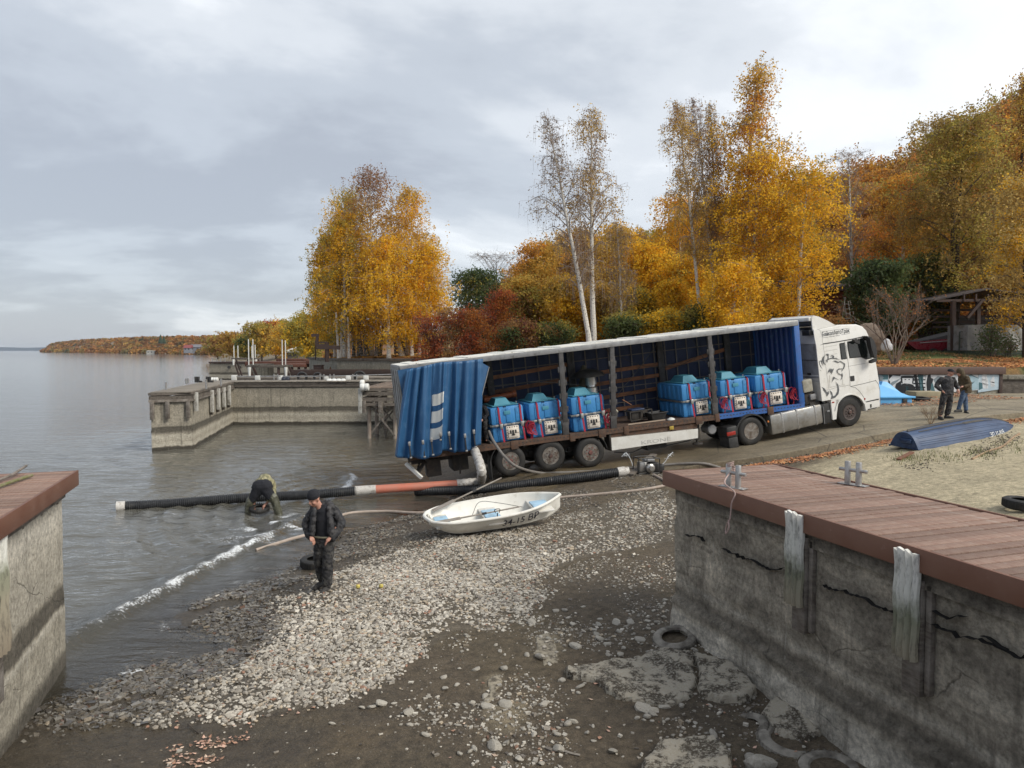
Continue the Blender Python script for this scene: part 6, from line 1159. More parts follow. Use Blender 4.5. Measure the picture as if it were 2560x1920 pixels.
for L_,m in (([(1385,345),(1440,330),(1550,380),(1550,540),(1385,570)],'pale'),([(1390,560),(1400,470),(1500,420),(1450,480),(1420,560)],'teal'),([(1385,345),(1440,328),(1550,376),(1550,388),(1440,342),(1385,357)],'teal')): printed(pn[3],'printed_shape',L_,m,1)
for L_,m in (([(1555,440),(1600,450),(1610,530),(1555,555)],'teal'),([(1600,350),(1625,300),(1660,300),(1690,430),(1688,530),(1625,535),(1598,450)],'white'),([(1600,385),(1688,415),(1690,440),(1598,412)],'ink'),([(1598,445),(1690,470),(1690,495),(1605,475)],'ink'),([(1720,420),(1760,350),(1780,360),(1785,500),(1730,505)],'white'),([(1722,425),(1782,438),(1782,458),(1722,440)],'ink'),([(1725,465),(1782,480),(1782,496),(1728,482)],'ink'),([(1650,300),(1655,300),(1665,530),(1660,530)],'grey')): printed(pn[4],'printed_shape',L_,m,1)
lw=thing('low_wall','low grey plank-formed concrete wall right of the mural','wall',M=MW.M()); a,z1=mpx(2502,938); c,z2=mpx(2620,941); b=MB(); b.bbox(a,c+8,.1,.5,1.9,z1-.22,.01); b.build('wall_body',M_oldwoodh,lw); b=MB(); b.bbox(a,c+8,.0,.55,z1-.2,z1,.01); b.build('wall_cap',M_cf,lw)
cb=thing('concrete_block','square concrete block with sandy top lying in leaves before the mural','block',loc=onground(2316,992)); p=onground(2318,994); b=MB(); b.bbox(p[0]-.55,p[0]+.65,p[1]-.1,p[1]+.8,p[2]-.1,p[2]+.26,.03); b.build('block_body',mat('sandy_concrete',(.36,.31,.20),.85,c2=(.28,.24,.16)),cb)
# blue cracked tank lid lying on the ground
p=onground(2200,1012); bl=thing('blue_tank_lid','cracked sky blue plastic tank lid on the ground in front of the cab','lid',M=Matrix.Translation((p[0],p[1],p[2]-.02))@Matrix.Rotation(R(8),4,'Z'))
s=1.0; b=MB(); b.bbox(-1.1,1.45,0,1.5,0,.30,.04); b.bbox(-1.2,1.55,-.08,1.6,.28,.36,.02); b.build('lid_rim',M_tanklt:=mat('sky_blue_polythene',(.10,.38,.72),.45,c2=(.13,.43,.76),scale=2,dirt=(.06,.2,.35),ds=3,dlo=.6,dhi=.85),bl)
b=MB(); b.add([(-1.1,0,.36),(1.35,0,.36),(1.35,1.5,.36),(-1.1,1.5,.36),(-.45,.45,.86),(.12,.5,.90),(.05,.95,.9),(-.4,1.0,.86)],[(0,1,5,4),(1,2,6,5),(2,3,7,6),(3,0,4,7),(4,5,6,7)])
b.add([(.12,.3,.5),(1.2,.1,.36),(1.2,1.3,.36),(.2,1.2,.4),(.45,.5,.96),(.72,.6,.93),(.6,.9,.92),(.42,.9,.95)],[(0,1,5,4),(1,2,6,5),(2,3,7,6),(3,0,4,7),(4,5,6,7)]); b.build('lid_hood',M_tanklt,bl,sharp=.2)
b=MB(); b.bbox(1.0,1.2,-.05,.02,.06,.26,.01); b.build('lid_slot',M_blk,bl)
# ================================================================ rowing boats
def hull_mesh(Ln,beam,dep,bowr=0.,pram=0,bow=.35,stern=.75,sheer=.10,rocker=.06,strakes=4,n=40,m=14,offset=0.,lip=False,zcut=None):
    """x from stern (0) to bow (Ln), keel near z=0; returns grid of points for one full section sweep"""
    P=[]
    for i in range(n+1):
        t=i/n; hb=beam/2*(stern+(1-stern)*math.sin(min(t/.5,1)*math.pi/2)) if t<.5 else beam/2*(1-(max(t-.5,0)/.5)**2.3*(1-.02))
        if pram: hb*=(1-.42*(max(.16-t,0)/.16)**2)
        hb=max(hb-offset,.004); zk=rocker*(abs(t-.45)/.55)**2.2+(max(t-.86,0)/.14)**2*dep*.42*(1 if not bowr else 0)+bowr*dep*(max(t-.5,0)/.5)**2.4+(pram*dep*.62*(max(.22-t,0)/.22)**1.8)+offset; zs=dep+sheer*(t**2)*1.4+sheer*.25*(1-t)**2
        row=[]
        for j in range(-m,m+1):
            s=abs(j)/m; a=s**.62; y=hb*(a**.75)*(.55+.45*a if t<.9 else a**.3*.6+.4*a); z=zk+(zs-zk)*(s**1.9); 
            row.append((t*Ln if t<1 else Ln,math.copysign(y,j) if j else 0,z))
        P.append(row)
    return np.array(P)
def hull_faces(n,m2,flip=False):
    i=np.arange(n)[:,None]*m2+np.arange(m2-1)[None]; i=i.ravel(); Q=np.stack([i,i+1,i+m2+1,i+m2],1); return Q[:,::-1] if flip else Q
def build_hull(name,par,mats,Ln,beam,dep,th=.03,strk=5,**k):
    O=hull_mesh(Ln,beam,dep,**k); I=hull_mesh(Ln,beam,dep,offset=th,**k); n1,m2,_=O.shape
    # lapstrake look: small steps on the outer shell
    for q in range(1,strk+1): pass
    V=np.vstack([O.reshape(-1,3),I.reshape(-1,3)]); F1=hull_faces(n1-1,m2); F2=hull_faces(n1-1,m2,True)+n1*m2
    st=np.arange(m2-1); E1=np.stack([st,st+1,st+1+0,st],1)
    rim=[]
    for side in (0,m2-1):
        i=np.arange(n1-1)*m2+side; rim.append(np.stack([i,i+m2,i+m2+n1*m2,i+n1*m2],1))
    me=fmesh(name,V,[F1,F2]+rim,smooth=True,sharp=.6); me.materials.append(mats); o=put(name,me,None,par)
    b=MB(); b.add([tuple(p) for p in O[0]],[tuple(range(m2))]); b.add([(p[0]+th,p[1],p[2]) for p in I[0]],[tuple(range(m2))]); b.build('transom',mats,par,smooth=False)
    return O,I,o
M_boatw=mat('boat_white_gelcoat',(.78,.765,.71),.35,c2=(.70,.68,.62),scale=3,dirt=(.42,.38,.31),ds=4,dlo=.55,dhi=.85,bump=.04)
M_boatin=mat('boat_inner_white',(.70,.69,.65),.5,c2=(.58,.56,.52),scale=4,dirt=(.33,.30,.25),ds=6,dlo=.55,dhi=.8)
M_seat=mat('boat_seat_light_blue',(.33,.53,.70),.5,c2=(.40,.58,.72),scale=5,dirt=(.25,.35,.42),ds=6)
M_oar=mat('grey_oar_wood',(.33,.30,.26),.8,c2=(.20,.17,.14),scale=8,stretch=(.5,4,4),bump=.4)
M_ink=mat('boat_number_ink',(.015,.016,.04),.5,bump=0)
wl=atz(1066,1296,.88); wr=atz(1403,1249,1.10)
def mk_frame(a,c,roll=0):
    d=c-a; th=math.degrees(math.atan2(d[1],d[0])); pi=math.degrees(math.atan2(d[2],math.hypot(d[0],d[1]))); return Fr(a,th,pi,roll),np.linalg.norm(d)
fb,Lb=mk_frame(wl,wr,8); Lb*=1.0
gb=onground(1180,1346,0)
fb.O=fb.O-fb.z*.58+fb.y*.40+fb.x*.12
db=thing('dinghy','small white rowing dinghy numbered on its side, oars inside, lying on the gravel','boat',M=fb.M())
O_,I_,hw_=build_hull('hull',db,M_boatw,Lb,1.22,.42,th=.035,stern=.80,sheer=.10,rocker=.06,pram=1)
for k in (1,5):
    j=[int(14+14*(k/6)**.5),int(14-14*(k/6)**.5)]
    for jj in j: b=MB(); b.tube(O_[2:,jj]+np.array([0,.002*(1 if jj>14 else -1),0]),.0045,5); b.build('strake',M_boatw,hw_)
b=MB(); g=[tuple(p+np.array([0,s*.02,0])) for s,e in ((1,28),) for p in O_[:,e]]; 
for e,s in ((28,1),(0,-1)):
    b=MB(); b.tube([p+np.array([0,s*.012,.0]) for p in O_[:,e]],.032,8); b.build('gunwale',M_boatw,db)
b=MB(); b.tube(path([O_[0,0]+np.array([0,0,0]),O_[0,0]*.5+O_[0,28]*.5+np.array([-.09,0,.02]),O_[0,28]],5),.04,8); b.build('stern_lip',M_boatw,db)
def seat(x0,x1,hb,z,label=None):
    b=MB(); b.bbox(x0,x1,-hb,hb,z-.04,z,.012); s=b.build('seat',M_boatin,db); b=MB(); b.bbox(x0+.03,x1-.03,-hb*.55,hb*.55,z+.001,z+.03,.012); b.build('seat_pad',M_seat,s)
seat(.10,.46,.36,.32); seat(1.22,1.62,.52,.29); seat(2.35,2.8,.40,.37)
b=MB(); b.bbox(.75,Lb-.75,-.20,.20,.085,.105,.01); b.build('floor_board',M_boatin,db)
def oar(label,a,c,blade):
    a=np.array(a,float);c=np.array(c,float); d=(c-a)/np.linalg.norm(c-a); t=thing('oar',label,'oar',M=fb.M()); b=MB(); b.tube([a+d*blade,c],[.019,.016],8); b.build('shaft',M_oar,t)
    b=MB(); b.beam(a,a+d*(blade+.06),.13,.016); b.build('blade',M_oar,t); b=MB(); b.tube([a+d*1.05,a+d*1.15],.028,8); b.build('leather',M_black,t)
A=fb.inv(aty(1084,1286,16.35)); Cc=fb.inv(aty(1266,1229,17.1)); oar('weathered oar resting across the dinghy far gunwale, handle sticking out over the black pipe',(.15,.28,.47),(1.9,.76,.86),.5)
oar('weathered oar lying along the near side inside the dinghy',(.08,-.32,.42),(2.0,-.28,.50),.5)
b=MB(); b.tube([(1.42,-.50,.42),(1.42,-.50,.52)],.012,6); b.tube(path([(1.38,-.5,.52),(1.36,-.5,.6),(1.48,-.5,.6),(1.46,-.5,.52)],3),.009,6); b.tube(path([(1.0,.1,.30),(1.2,.2,.55),(1.6,.15,.50),(2.1,-.2,.45)],5),.006,5); b.build('rowlock',M_black,db)
def hull_text(s,par,O,Ln,x0,width,zlo,h,sgn,m,flip=False,name='number_lettering',bold=0):
    o=text_on(s,1.,m,Matrix.Identity(4),par,name,bold=bold); me=o.data; xs=np.array([v.co.x for v in me.vertices]); ys=np.array([v.co.y for v in me.vertices]); x1,x2=xs.min(),xs.max(); y2=ys.max(); y1=min(ys.min(),0)
    bm=bmesh.new(); bm.from_mesh(me); bmesh.ops.subdivide_edges(bm,edges=[e for e in bm.edges if e.calc_length()>.15],cuts=2,use_grid_fill=False); bm.to_mesh(me); bm.free()
    n1,m2,_=O.shape; mid=m2//2
    for v in me.vertices:
        fx=(v.co.x-x1)/(x2-x1); fy=(v.co.y-y1)/(y2-y1); 
        if flip: fx=1-fx; fy=1-fy
        X=x0+width*fx; f=X/Ln*(n1-1); i=min(int(f),n1-2); a=f-i; col=O[i]*(1-a)+O[i+1]*a; half=col[mid:] if sgn>0 else col[:mid+1][::-1]; zt=half[-1,2]-zlo-h*(1-fy); y=np.interp(zt,half[:,2],half[:,1]); v.co=(X,y+sgn*.042,zt)
    me.update(); return o
hull_text('34-15 ВР',hw_,O_,Lb,Lb*.50,Lb*.285,.09,.19,-1,M_ink,bold=.012)
# upturned dark blue boat
ul=onground(2262,1137,.02); ur=atz(2546,1078,float(ul[2])+.42)
fu,Lu=mk_frame(ul,ur,0); fu2=Fr(fu.O,0); 
ubm=fu.M()@Matrix.Rotation(R(180),4,'X')     # flipped: local z down, y mirrored
M_navy=NT('navy_boat_paint'); _t=M_navy; _c=_t.mix(_t.ramp(_t.noise(2.5,6,.65,stretch=(.5,2,2)),[(.38,0.),(.62,1.)]),(.013,.032,.088),(.032,.068,.150)); _c=_t.mix(_t.ramp(_t.noise(7,6,.7,stretch=(.4,2,2)),[(.58,0.),(.75,.6)]),_c,(.07,.105,.16)); M_navy=_t.P(_c,.5,0,_t.bump(_t.noise(20,4),.2,.005))
M_worn=mat('worn_keel_brown',(.05,.045,.04),.8,c2=(.10,.09,.075),scale=8)
ub=thing('upturned_boat','dark blue wooden boat lying upside down on the sand, white number on its side','boat',M=fu.M()@Matrix.Translation((.80,.62,.0))@Matrix.Translation((0,0,.50))@Matrix.Rotation(R(180),4,'X')@Matrix.Rotation(R(3),4,'X'))
O2,I2,hu=build_hull('hull',ub,M_navy,Lu,1.36,.50,th=.03,stern=.70,sheer=.04,rocker=.07,bowr=.80)
for k in range(1,7):
    for jj in (int(14+14*(k/7)**.55),int(14-14*(k/7)**.55)): b=MB(); b.tube(O2[1:,jj]+np.array([0,0,.002]),.008,5); b.build('strake',M_navy,hu)
b=MB(); b.tube(O2[1:39,14]+np.array([0,0,-.01]),.028,6); b.build('keel',M_worn,ub)
for jj in (11,17): b=MB(); b.tube(O2[3:30,jj]+np.array([0,0,-.004]),.016,6); b.build('bilge_rub',M_worn,ub)
for e,s in ((28,1),(0,-1)): b=MB(); b.tube([p+np.array([0,s*.012,0]) for p in O2[:,e]],.03,8); b.build('gunwale',M_navy,ub)
b=MB(); b.bbox(-.07,0,-.10,.26,.22,.34,.02); b.build('transom_block',M_navy,ub)
b=MB(); q=O2[18:26,16:19]; V=[tuple(q[i,j]+np.array([0,.0,-.012])) for i in range(8) for j in range(3)]; b.add(V,[(i*3+j,i*3+j+1,i*3+j+4,i*3+j+3) for i in range(7) for j in range(2)]); b.build('bare_patch',M_worn,ub,fix=False)
hull_text('Р09-25 ПЕ',hu,O2,Lu,Lu*.58,.80,.06,.115,1,M_white,flip=True)
p=onground(2246,1152,.03); q=onground(2280,1140,.10); b=MB(); b.beam(p,q,.13,.04); tag(b.build('board',mat('red_brown_board',(.22,.10,.06),.8)),'short red brown board propping the transom of the upturned blue boat','board')
# ================================================================ people
def sph(b,c,r,sc=(1,1,1)):
    bm=bmesh.new(); bmesh.ops.create_icosphere(bm,subdivisions=2,radius=1); bm.verts.index_update(); r=(r,r,r) if np.isscalar(r) else r
    b.add([(c[0]+v.co.x*r[0]*sc[0],c[1]+v.co.y*r[1]*sc[1],c[2]+v.co.z*r[2]*sc[2]) for v in bm.verts],[[v.index for v in f.verts] for f in bm.faces]); bm.free()
def chain(b,P,Rd):
    P=[np.array(p,float) for p in P]; b.tube(P,Rd,14)
    for p,r in zip(P,Rd): sph(b,p,r*.995)
def torso(b,secs,n=20):
    """secs: (x,y,z,rx,ry) elliptical rings"""
    V=[];k=len(secs)
    for (x,y,z,rx,ry) in secs:
        for i in range(n): a=2*math.pi*i/n; V.append((x+rx*math.cos(a),y+ry*math.sin(a),z))
    b.add(V,[(j*n+i,j*n+(i+1)%n,(j+1)*n+(i+1)%n,(j+1)*n+i) for j in range(k-1) for i in range(n)]+[tuple(range(n))[::-1],tuple((k-1)*n+i for i in range(n))])
_tx={}
def organic(b,name,m,par,vox=.014,smooth=4,fold=0.,fs=.12):
    o=b.build(name,m,par); md=o.modifiers.new('merge','REMESH'); md.mode='VOXEL'; md.voxel_size=vox; md.use_smooth_shade=True
    s=o.modifiers.new('soft','SMOOTH'); s.factor=.5; s.iterations=smooth
    if fold:
        if fs not in _tx: t=bpy.data.textures.new('folds%g'%fs,'CLOUDS'); t.noise_scale=fs; t.noise_depth=2; _tx[fs]=t
        d=o.modifiers.new('folds','DISPLACE'); d.texture=_tx[fs]; d.strength=fold; d.mid_level=.5; d.texture_coords='LOCAL'
    return o
M_skin=mat('skin',(.50,.27,.20),.55,c2=(.44,.22,.16),scale=20,bump=.05)
M_jkt=mat('black_camouflage_cloth',(.030,.031,.036),.8,c2=(.058,.056,.058),scale=9,lo=.46,hi=.54,dirt=(.012,.012,.014),ds=13,dlo=.5,dhi=.56,bump=.3,bs=60)
M_trs=mat('black_camouflage_trousers',(.034,.034,.037),.85,c2=(.065,.062,.058),scale=11,lo=.46,hi=.54,dirt=(.014,.014,.016),ds=15,dlo=.5,dhi=.56,bump=.3,bs=60)
M_blkc=mat('black_knit',(.010,.011,.016),.9,c2=(.016,.017,.022),scale=20,bump=.3,bs=120); M_boot=mat('black_boot',(.028,.027,.027),.7,c2=(.045,.042,.038),scale=9)
M_hair=mat('short_grey_hair',(.12,.10,.09),.9)
def hand(b,w,d,side=1,s=1.,curl=.5,down=(0,0,-1)):
    """w wrist, d pointing direction of fingers"""
    w=np.array(w,float);d=np.array(d,float);d/=np.linalg.norm(d); u=np.array(down,float); sd=np.cross(d,u); 
    if np.linalg.norm(sd)<.1: sd=np.array([1.,0,0])
    sd/=np.linalg.norm(sd); nn=np.cross(sd,d); palm=w+d*.085*s
    chain(b,[w,w+d*.04*s,palm],[.028*s,.032*s,.036*s]); chain(b,[palm-sd*.025*s,palm+sd*.025*s],[.020*s,.020*s])
    for k in range(4):
        o=palm+sd*(-.03+.02*k)*s; L=(.075,.085,.08,.062)[k]*s; d2=d*math.cos(curl)+nn*math.sin(curl)*side; d3=d*math.cos(2*curl)+nn*math.sin(2*curl)*side
        chain(b,[o,o+d*.02*s,o+d*.02*s+d2*L*.55,o+d*.02*s+d2*L*.55+d3*L*.45],[.0105*s,.0105*s,.0095*s,.008*s])
    t=w+d*.03*s-sd*.02*s; t2=t-sd*.035*s+d*.035*s; chain(b,[t,t2,t2+d*.035*s+nn*side*.01],[.014*s,.012*s,.010*s])
def head(b,c,yaw=0,pitch=0,s=1.):
    """face looks along local -y before rotation"""
    n0=len(b.v); sph(b,(0,0,.03),(.078,.098,.105)); sph(b,(0,-.022,-.045),(.060,.070,.075)); sph(b,(0,-.05,-.095),(.030,.030,.024))
    sph(b,(0,-.103,-.022),(.014,.022,.024)); sph(b,(0,-.095,.005),(.010,.014,.03)); 
    for sx in (-1,1): sph(b,(sx*.080,.008,-.01),(.012,.022,.034)); sph(b,(sx*.033,-.078,.028),(.025,.018,.010)); sph(b,(sx*.040,-.060,-.035),(.028,.028,.03))
    sph(b,(0,-.090,-.062),(.026,.014,.008)); sph(b,(0,-.088,-.075),(.022,.014,.008))
    M=Matrix.Translation(c)@Matrix.Rotation(yaw,4,'Z')@Matrix.Rotation(pitch,4,'X')@Matrix.Scale(s,4); b.xf(M,n0); return M
def eyes(par,M,m):
    for sx in (-1,1):
        b=MB(); sph(b,(sx*.032,-.083,.008),(.012,.010,.007)); b.xf(M); b.build('eye',m,par)
M_eye=mat('eye_dark',(.03,.025,.02),.3,bump=0)
def boot(b,heel,dirv,L_=.28,h=.16,r=.052,ankle=None):
    d=np.array([dirv[0],dirv[1],0.]);d/=np.linalg.norm(d);h0=np.array(heel,float)
    chain(b,[h0+(0,0,.055),h0+d*.10+(0,0,.06),h0+d*(L_-.06)+(0,0,.042)],[.052,.052,.042]); chain(b,[h0+d*.02+(0,0,.05),ankle if ankle is not None else h0+d*.02+(0,0,h)],[.05,r])
    n0=len(b.v); b.bbox(-.045,L_-.01,-.045,.045,0,.03,.012); a=math.atan2(d[1],d[0]); b.xf(Matrix.Translation(tuple(h0))@Matrix.Rotation(a,4,'Z'),n0)
# ---- A: man in black on the gravel, hands in pockets, looking down to the left
gA=atz(815,1474,.20); gA[2]=max(g1(gA[0],gA[1]),.18)
pA=thing('person','man in black knit cap and dark camouflage jacket standing on gravel, hands at his pockets','person',loc=gA)
def AL(*p): return (gA[0]+p[0],gA[1]+p[1],gA[2]+p[2])
def al(L_): return [AL(*p) for p in L_]
hc=(-.165,-.07,1.66)
b=MB(); Mh=head(b,AL(*hc),yaw=R(-38),pitch=R(22),s=1.1); chain(b,al([(-.10,.0,1.50),(-.14,-.04,1.60)]),[.066,.062]); torso(b,[(*AL(-.02,.02,z)[:3],rx,ry) for z,rx,ry in ((.92,.15,.10),(1.1,.15,.10),(1.3,.17,.11),(1.45,.17,.10),(1.5,.10,.07))])
chain(b,al([(-.22,.0,1.44),(-.345,.0,1.22),(-.25,-.10,1.02)]),[.05,.042,.032]); chain(b,al([(.15,.0,1.44),(.26,.02,1.22),(.13,-.11,1.01)]),[.05,.042,.032]); hand(b,AL(-.235,-.11,1.02),(.55,-.3,-.75),1,1.,.35); hand(b,AL(.135,-.125,1.0),(-.62,-.3,-.62),1,1.,.3)
chain(b,al([(-.10,.02,.93),(-.14,.10,.52),(-.135,.22,.15)]),[.075,.052,.04]); chain(b,al([(.06,.02,.93),(.035,-.02,.50),(.01,.0,.12)]),[.075,.052,.04])
organic(b,'body',M_skin,pA,.011,3); eyes(pA,Mh,M_eye)
b=MB(); torso(b,[(*AL(-.025,.02,z)[:3],rx,ry) for z,rx,ry in ((.98,.155,.115),(1.1,.165,.125),(1.3,.185,.13),(1.44,.18,.12),(1.52,.085,.075),(1.55,.08,.07))]); organic(b,'dark_shirt',M_blkc,pA,.012,3,.02,.1)
b=MB()  # jacket: open front, two halves and a back
torso(b,[(*AL(.0,.055,z)[:3],rx,ry) for z,rx,ry in ((.93,.215,.11),(1.1,.215,.115),(1.3,.215,.12),(1.44,.205,.11),(1.50,.15,.09))])
chain(b,al([(-.21,.01,1.44),(-.335,.02,1.24),(-.345,-.01,1.20),(-.29,-.07,1.04),(-.275,-.08,1.01)]),[.075,.076,.075,.062,.058]); chain(b,al([(.17,.01,1.43),(.275,.04,1.23),(.28,.02,1.19),(.195,-.06,1.03),(.18,-.075,1.00)]),[.078,.08,.08,.068,.062])
chain(b,al([(-.17,-.09,1.46),(-.19,-.115,1.25),(-.205,-.11,1.05),(-.235,-.08,.97)]),[.05,.055,.055,.05]); chain(b,al([(.08,-.07,1.49),(.12,-.12,1.28),(.13,-.12,1.10),(.15,-.09,.95)]),[.045,.06,.065,.055])
chain(b,al([(-.20,-.05,1.50),(-.10,.09,1.53),(.03,.10,1.54),(.11,.0,1.52),(.08,-.07,1.46)]),[.055,.07,.075,.065,.045]); organic(b,'jacket',M_jkt,pA,.012,4,.028,.05)
b=MB(); torso(b,[(*AL(-.02,.02,z)[:3],rx,ry) for z,rx,ry in ((.80,.17,.125),(.9,.175,.13),(1.0,.16,.12))]); chain(b,al([(-.10,.02,.88),(-.125,.04,.70),(-.15,.09,.52),(-.14,.16,.33),(-.13,.22,.16)]),[.105,.10,.088,.085,.08]); chain(b,al([(.06,.02,.88),(.055,.0,.70),(.04,-.02,.50),(.035,.0,.30),(.02,.0,.12)]),[.108,.102,.09,.09,.088]); organic(b,'trousers',M_trs,pA,.012,3,.035,.06)
b=MB(); n0=0; sph(b,(0,.006,.055),(.096,.114,.118)); b.tube([(0,.004,.025),(0,.004,.085)],[.102,.101],18); 
for i,v in enumerate(b.v):
    if v[2]<.022: b.v[i]=(v[0],v[1],.022)
b.xf(Mh); organic(b,'knit_cap',M_blkc,pA,.009,2)
b=MB(); b.tube(path([AL(-.17,-.075,.985),AL(-.08,-.125,.985),AL(.02,-.13,.985),AL(.11,-.09,.985)],4),.018,8); b.build('belt',mat('olive_belt',(.14,.13,.09),.7),pA)
b=MB(); boot(b,AL(-.12,.26,-.0),(-.45,-1),.27,.16); organic(b,'shoe',M_boot,pA,.011,2); b=MB(); boot(b,AL(.03,.02,-.02),(-.25,-1),.28,.14); organic(b,'shoe',M_boot,pA,.011,2)
# ---- B: man bent double in the shallows
gB=atz(655,1285,0); 
pB=thing('person','man bent double in the shallows in waders and pale camouflage jacket, holding a wheel rim','person',loc=(gB[0],gB[1],-.4))
def BL(*p): return (gB[0]+p[0],gB[1]+p[1],p[2])
def blf(L_): return [BL(*p) for p in L_]
b=MB(); chain(b,blf([(-.02,.35,.78),(-.02,.62,.62)]),[.07,.06]); head(b,BL(-.02,.70,.50),yaw=math.pi,pitch=R(70)); chain(b,blf([(.02,.0,.72),(0,.25,.80),(-.02,.45,.72)]),[.15,.15,.13]); chain(b,blf([(-.22,.40,.70),(-.27,.34,.45),(-.24,.10,.26)]),[.05,.042,.035]); chain(b,blf([(.18,.40,.70),(.20,.30,.45),(.10,.06,.27)]),[.05,.042,.035]); hand(b,BL(-.24,.08,.26),(.2,-.5,-.8),1,1.,.5); hand(b,BL(.09,.05,.27),(-.45,-.5,-.7),1,1.1,.4)
chain(b,blf([(-.10,0,.68),(-.30,.0,.30),(-.42,.0,-.35)]),[.08,.055,.045]); chain(b,blf([(.14,0,.68),(.36,.02,.33),(.50,.05,-.35)]),[.08,.055,.045]); organic(b,'body',M_skin,pB,.012,3)
M_camo=mat('pale_camouflage_cloth',(.30,.27,.15),.85,c2=(.17,.16,.09),scale=9,lo=.46,hi=.54,dirt=(.40,.37,.24),ds=12,dlo=.54,dhi=.6); M_wad=mat('green_waders',(.085,.085,.055),.45,c2=(.055,.055,.038),scale=9,dirt=(.13,.13,.10),ds=11,dlo=.52,dhi=.6)
b=MB(); chain(b,blf([(.02,.10,.80),(0,.30,.86),(-.03,.50,.76)]),[.185,.19,.16]); chain(b,blf([(-.10,.2,.82),(-.16,.42,.76)]),[.14,.12]); chain(b,blf([(.13,.2,.82),(.12,.42,.74)]),[.15,.12]); chain(b,blf([(-.20,.38,.72),(-.33,.22,.50),(-.34,.15,.40),(-.26,.14,.32)]),[.10,.085,.08,.06]); chain(b,blf([(.18,.40,.70),(.22,.30,.46),(.14,.12,.33)]),[.09,.075,.055]); organic(b,'jacket',M_camo,pB,.013,3,.045,.09)
b=MB(); chain(b,blf([(-.08,.02,.74),(.10,.02,.75)]),[.20,.20]); chain(b,blf([(-.10,.0,.66),(-.24,-.02,.42)]),[.17,.115]); chain(b,blf([(.13,.0,.66),(.24,.0,.48)]),[.165,.13]); organic(b,'dark_trousers',M_blkc,pB,.013,3,.03,.1)
b=MB(); chain(b,blf([(-.30,-.02,.38),(-.36,.0,.22),(-.44,.0,-.35)]),[.115,.10,.08]); organic(b,'wader_boot',M_wad,pB,.013,2,.03,.07); b=MB(); chain(b,blf([(.30,.0,.46),(.38,.02,.28),(.52,.05,-.35)]),[.13,.11,.085]); organic(b,'wader_boot',M_wad,pB,.013,2,.03,.07)
tyre_at('small black wheel held just above the water by the bent man',BL(-.04,-.08,.16),.26,.09,(14,6),M_tyre,name='small_tyre')
# ---- C: man in black uniform, cap, hand on hip
gC=np.array([*atz(2363,1048,2.1)[:2],0]); gC[2]=float(rampz(sw(gC[0],gC[1])[0]))+.02; gC=onground(2363,1047)
pC=thing('person','man in black uniform and black cap standing on the ramp, hand on hip','person',loc=gC); k=.0137*1.0
def CL(*p): return (gC[0]+p[0],gC[1]+p[1],gC[2]+p[2])
def cl(L_): return [CL(*p) for p in L_]
b=MB(); Mc=head(b,CL(.13,-.02,1.60),yaw=R(35),pitch=R(6)); chain(b,cl([(.07,.0,1.44),(.12,.0,1.54)]),[.062,.058]); torso(b,[(*CL(.03,.0,z)[:3],rx,ry) for z,rx,ry in ((.88,.15,.10),(1.1,.15,.10),(1.3,.17,.11),(1.42,.16,.10))]); chain(b,cl([(-.18,.0,1.38),(-.32,.05,1.14),(-.17,-.04,.98)]),[.05,.042,.033]); chain(b,cl([(.25,.0,1.38),(.37,.02,1.15),(.37,-.06,1.02)]),[.05,.042,.033])
hand(b,CL(-.17,-.05,.98),(.6,-.2,-.6),1,1.,.3); hand(b,CL(.365,-.07,1.02),(-.1,-.45,-.5),1,1.05,.6); chain(b,cl([(-.05,.0,.88),(-.12,.0,.45),(-.17,.0,.08)]),[.075,.05,.04]); chain(b,cl([(.12,.0,.88),(.12,.0,.45),(.06,.02,.08)]),[.075,.05,.04]); organic(b,'body',M_skin,pC,.012,3); eyes(pC,Mc,M_eye)
b=MB(); torso(b,[(*CL(x,.0,z)[:3],rx,ry) for x,z,rx,ry in ((.05,.84,.21,.14),(.05,1.0,.205,.14),(.04,1.2,.215,.145),(.04,1.36,.225,.135),(.05,1.45,.11,.09),(.06,1.48,.08,.075))]); chain(b,cl([(-.17,.0,1.37),(-.30,.05,1.16),(-.31,.04,1.12),(-.20,-.03,1.0)]),[.085,.075,.075,.06]); chain(b,cl([(.24,.0,1.37),(.36,.02,1.16),(.37,-.04,1.06)]),[.085,.075,.062]); organic(b,'uniform_jacket',M_jkt,pC,.013,3,.04,.09)
b=MB(); torso(b,[(*CL(.04,.0,z)[:3],rx,ry) for z,rx,ry in ((.78,.17,.12),(.9,.175,.13))]); chain(b,cl([(-.05,.0,.84),(-.10,-.01,.62),(-.13,.0,.44),(-.17,.0,.20)]),[.115,.105,.095,.09]); chain(b,cl([(.13,.0,.84),(.14,.0,.62),(.125,.0,.44),(.08,.02,.20)]),[.115,.105,.095,.088]); organic(b,'trousers',M_trs,pC,.013,3,.04,.09)
b=MB(); sph(b,(0,.004,.06),(.092,.108,.075)); b.tube([(0,0,.035),(0,0,.075)],[.095,.097],16); n1=len(b.v); sph(b,(0,-.12,.04),(.072,.075,.012)); 
for i,v in enumerate(b.v[:n1]):
    if v[2]<.03: b.v[i]=(v[0],v[1],.03)
b.xf(Mc); organic(b,'peaked_cap',M_blkc,pC,.009,1)
b=MB(); boot(b,CL(-.17,.06,-.02),(-.1,-1),.28,.26); organic(b,'boot',M_boot,pC,.011,2); b=MB(); boot(b,CL(.03,.04,.0),(.75,-.5),.28,.26); organic(b,'boot',M_boot,pC,.011,2)
for sx in (-.13,.21): b=MB(); b.bbox(gC[0]+sx-.04,gC[0]+sx+.04,gC[1]-.05,gC[1]+.03,gC[2]+1.445,gC[2]+1.462,.004); b.build('shoulder_board',M_white,pC)
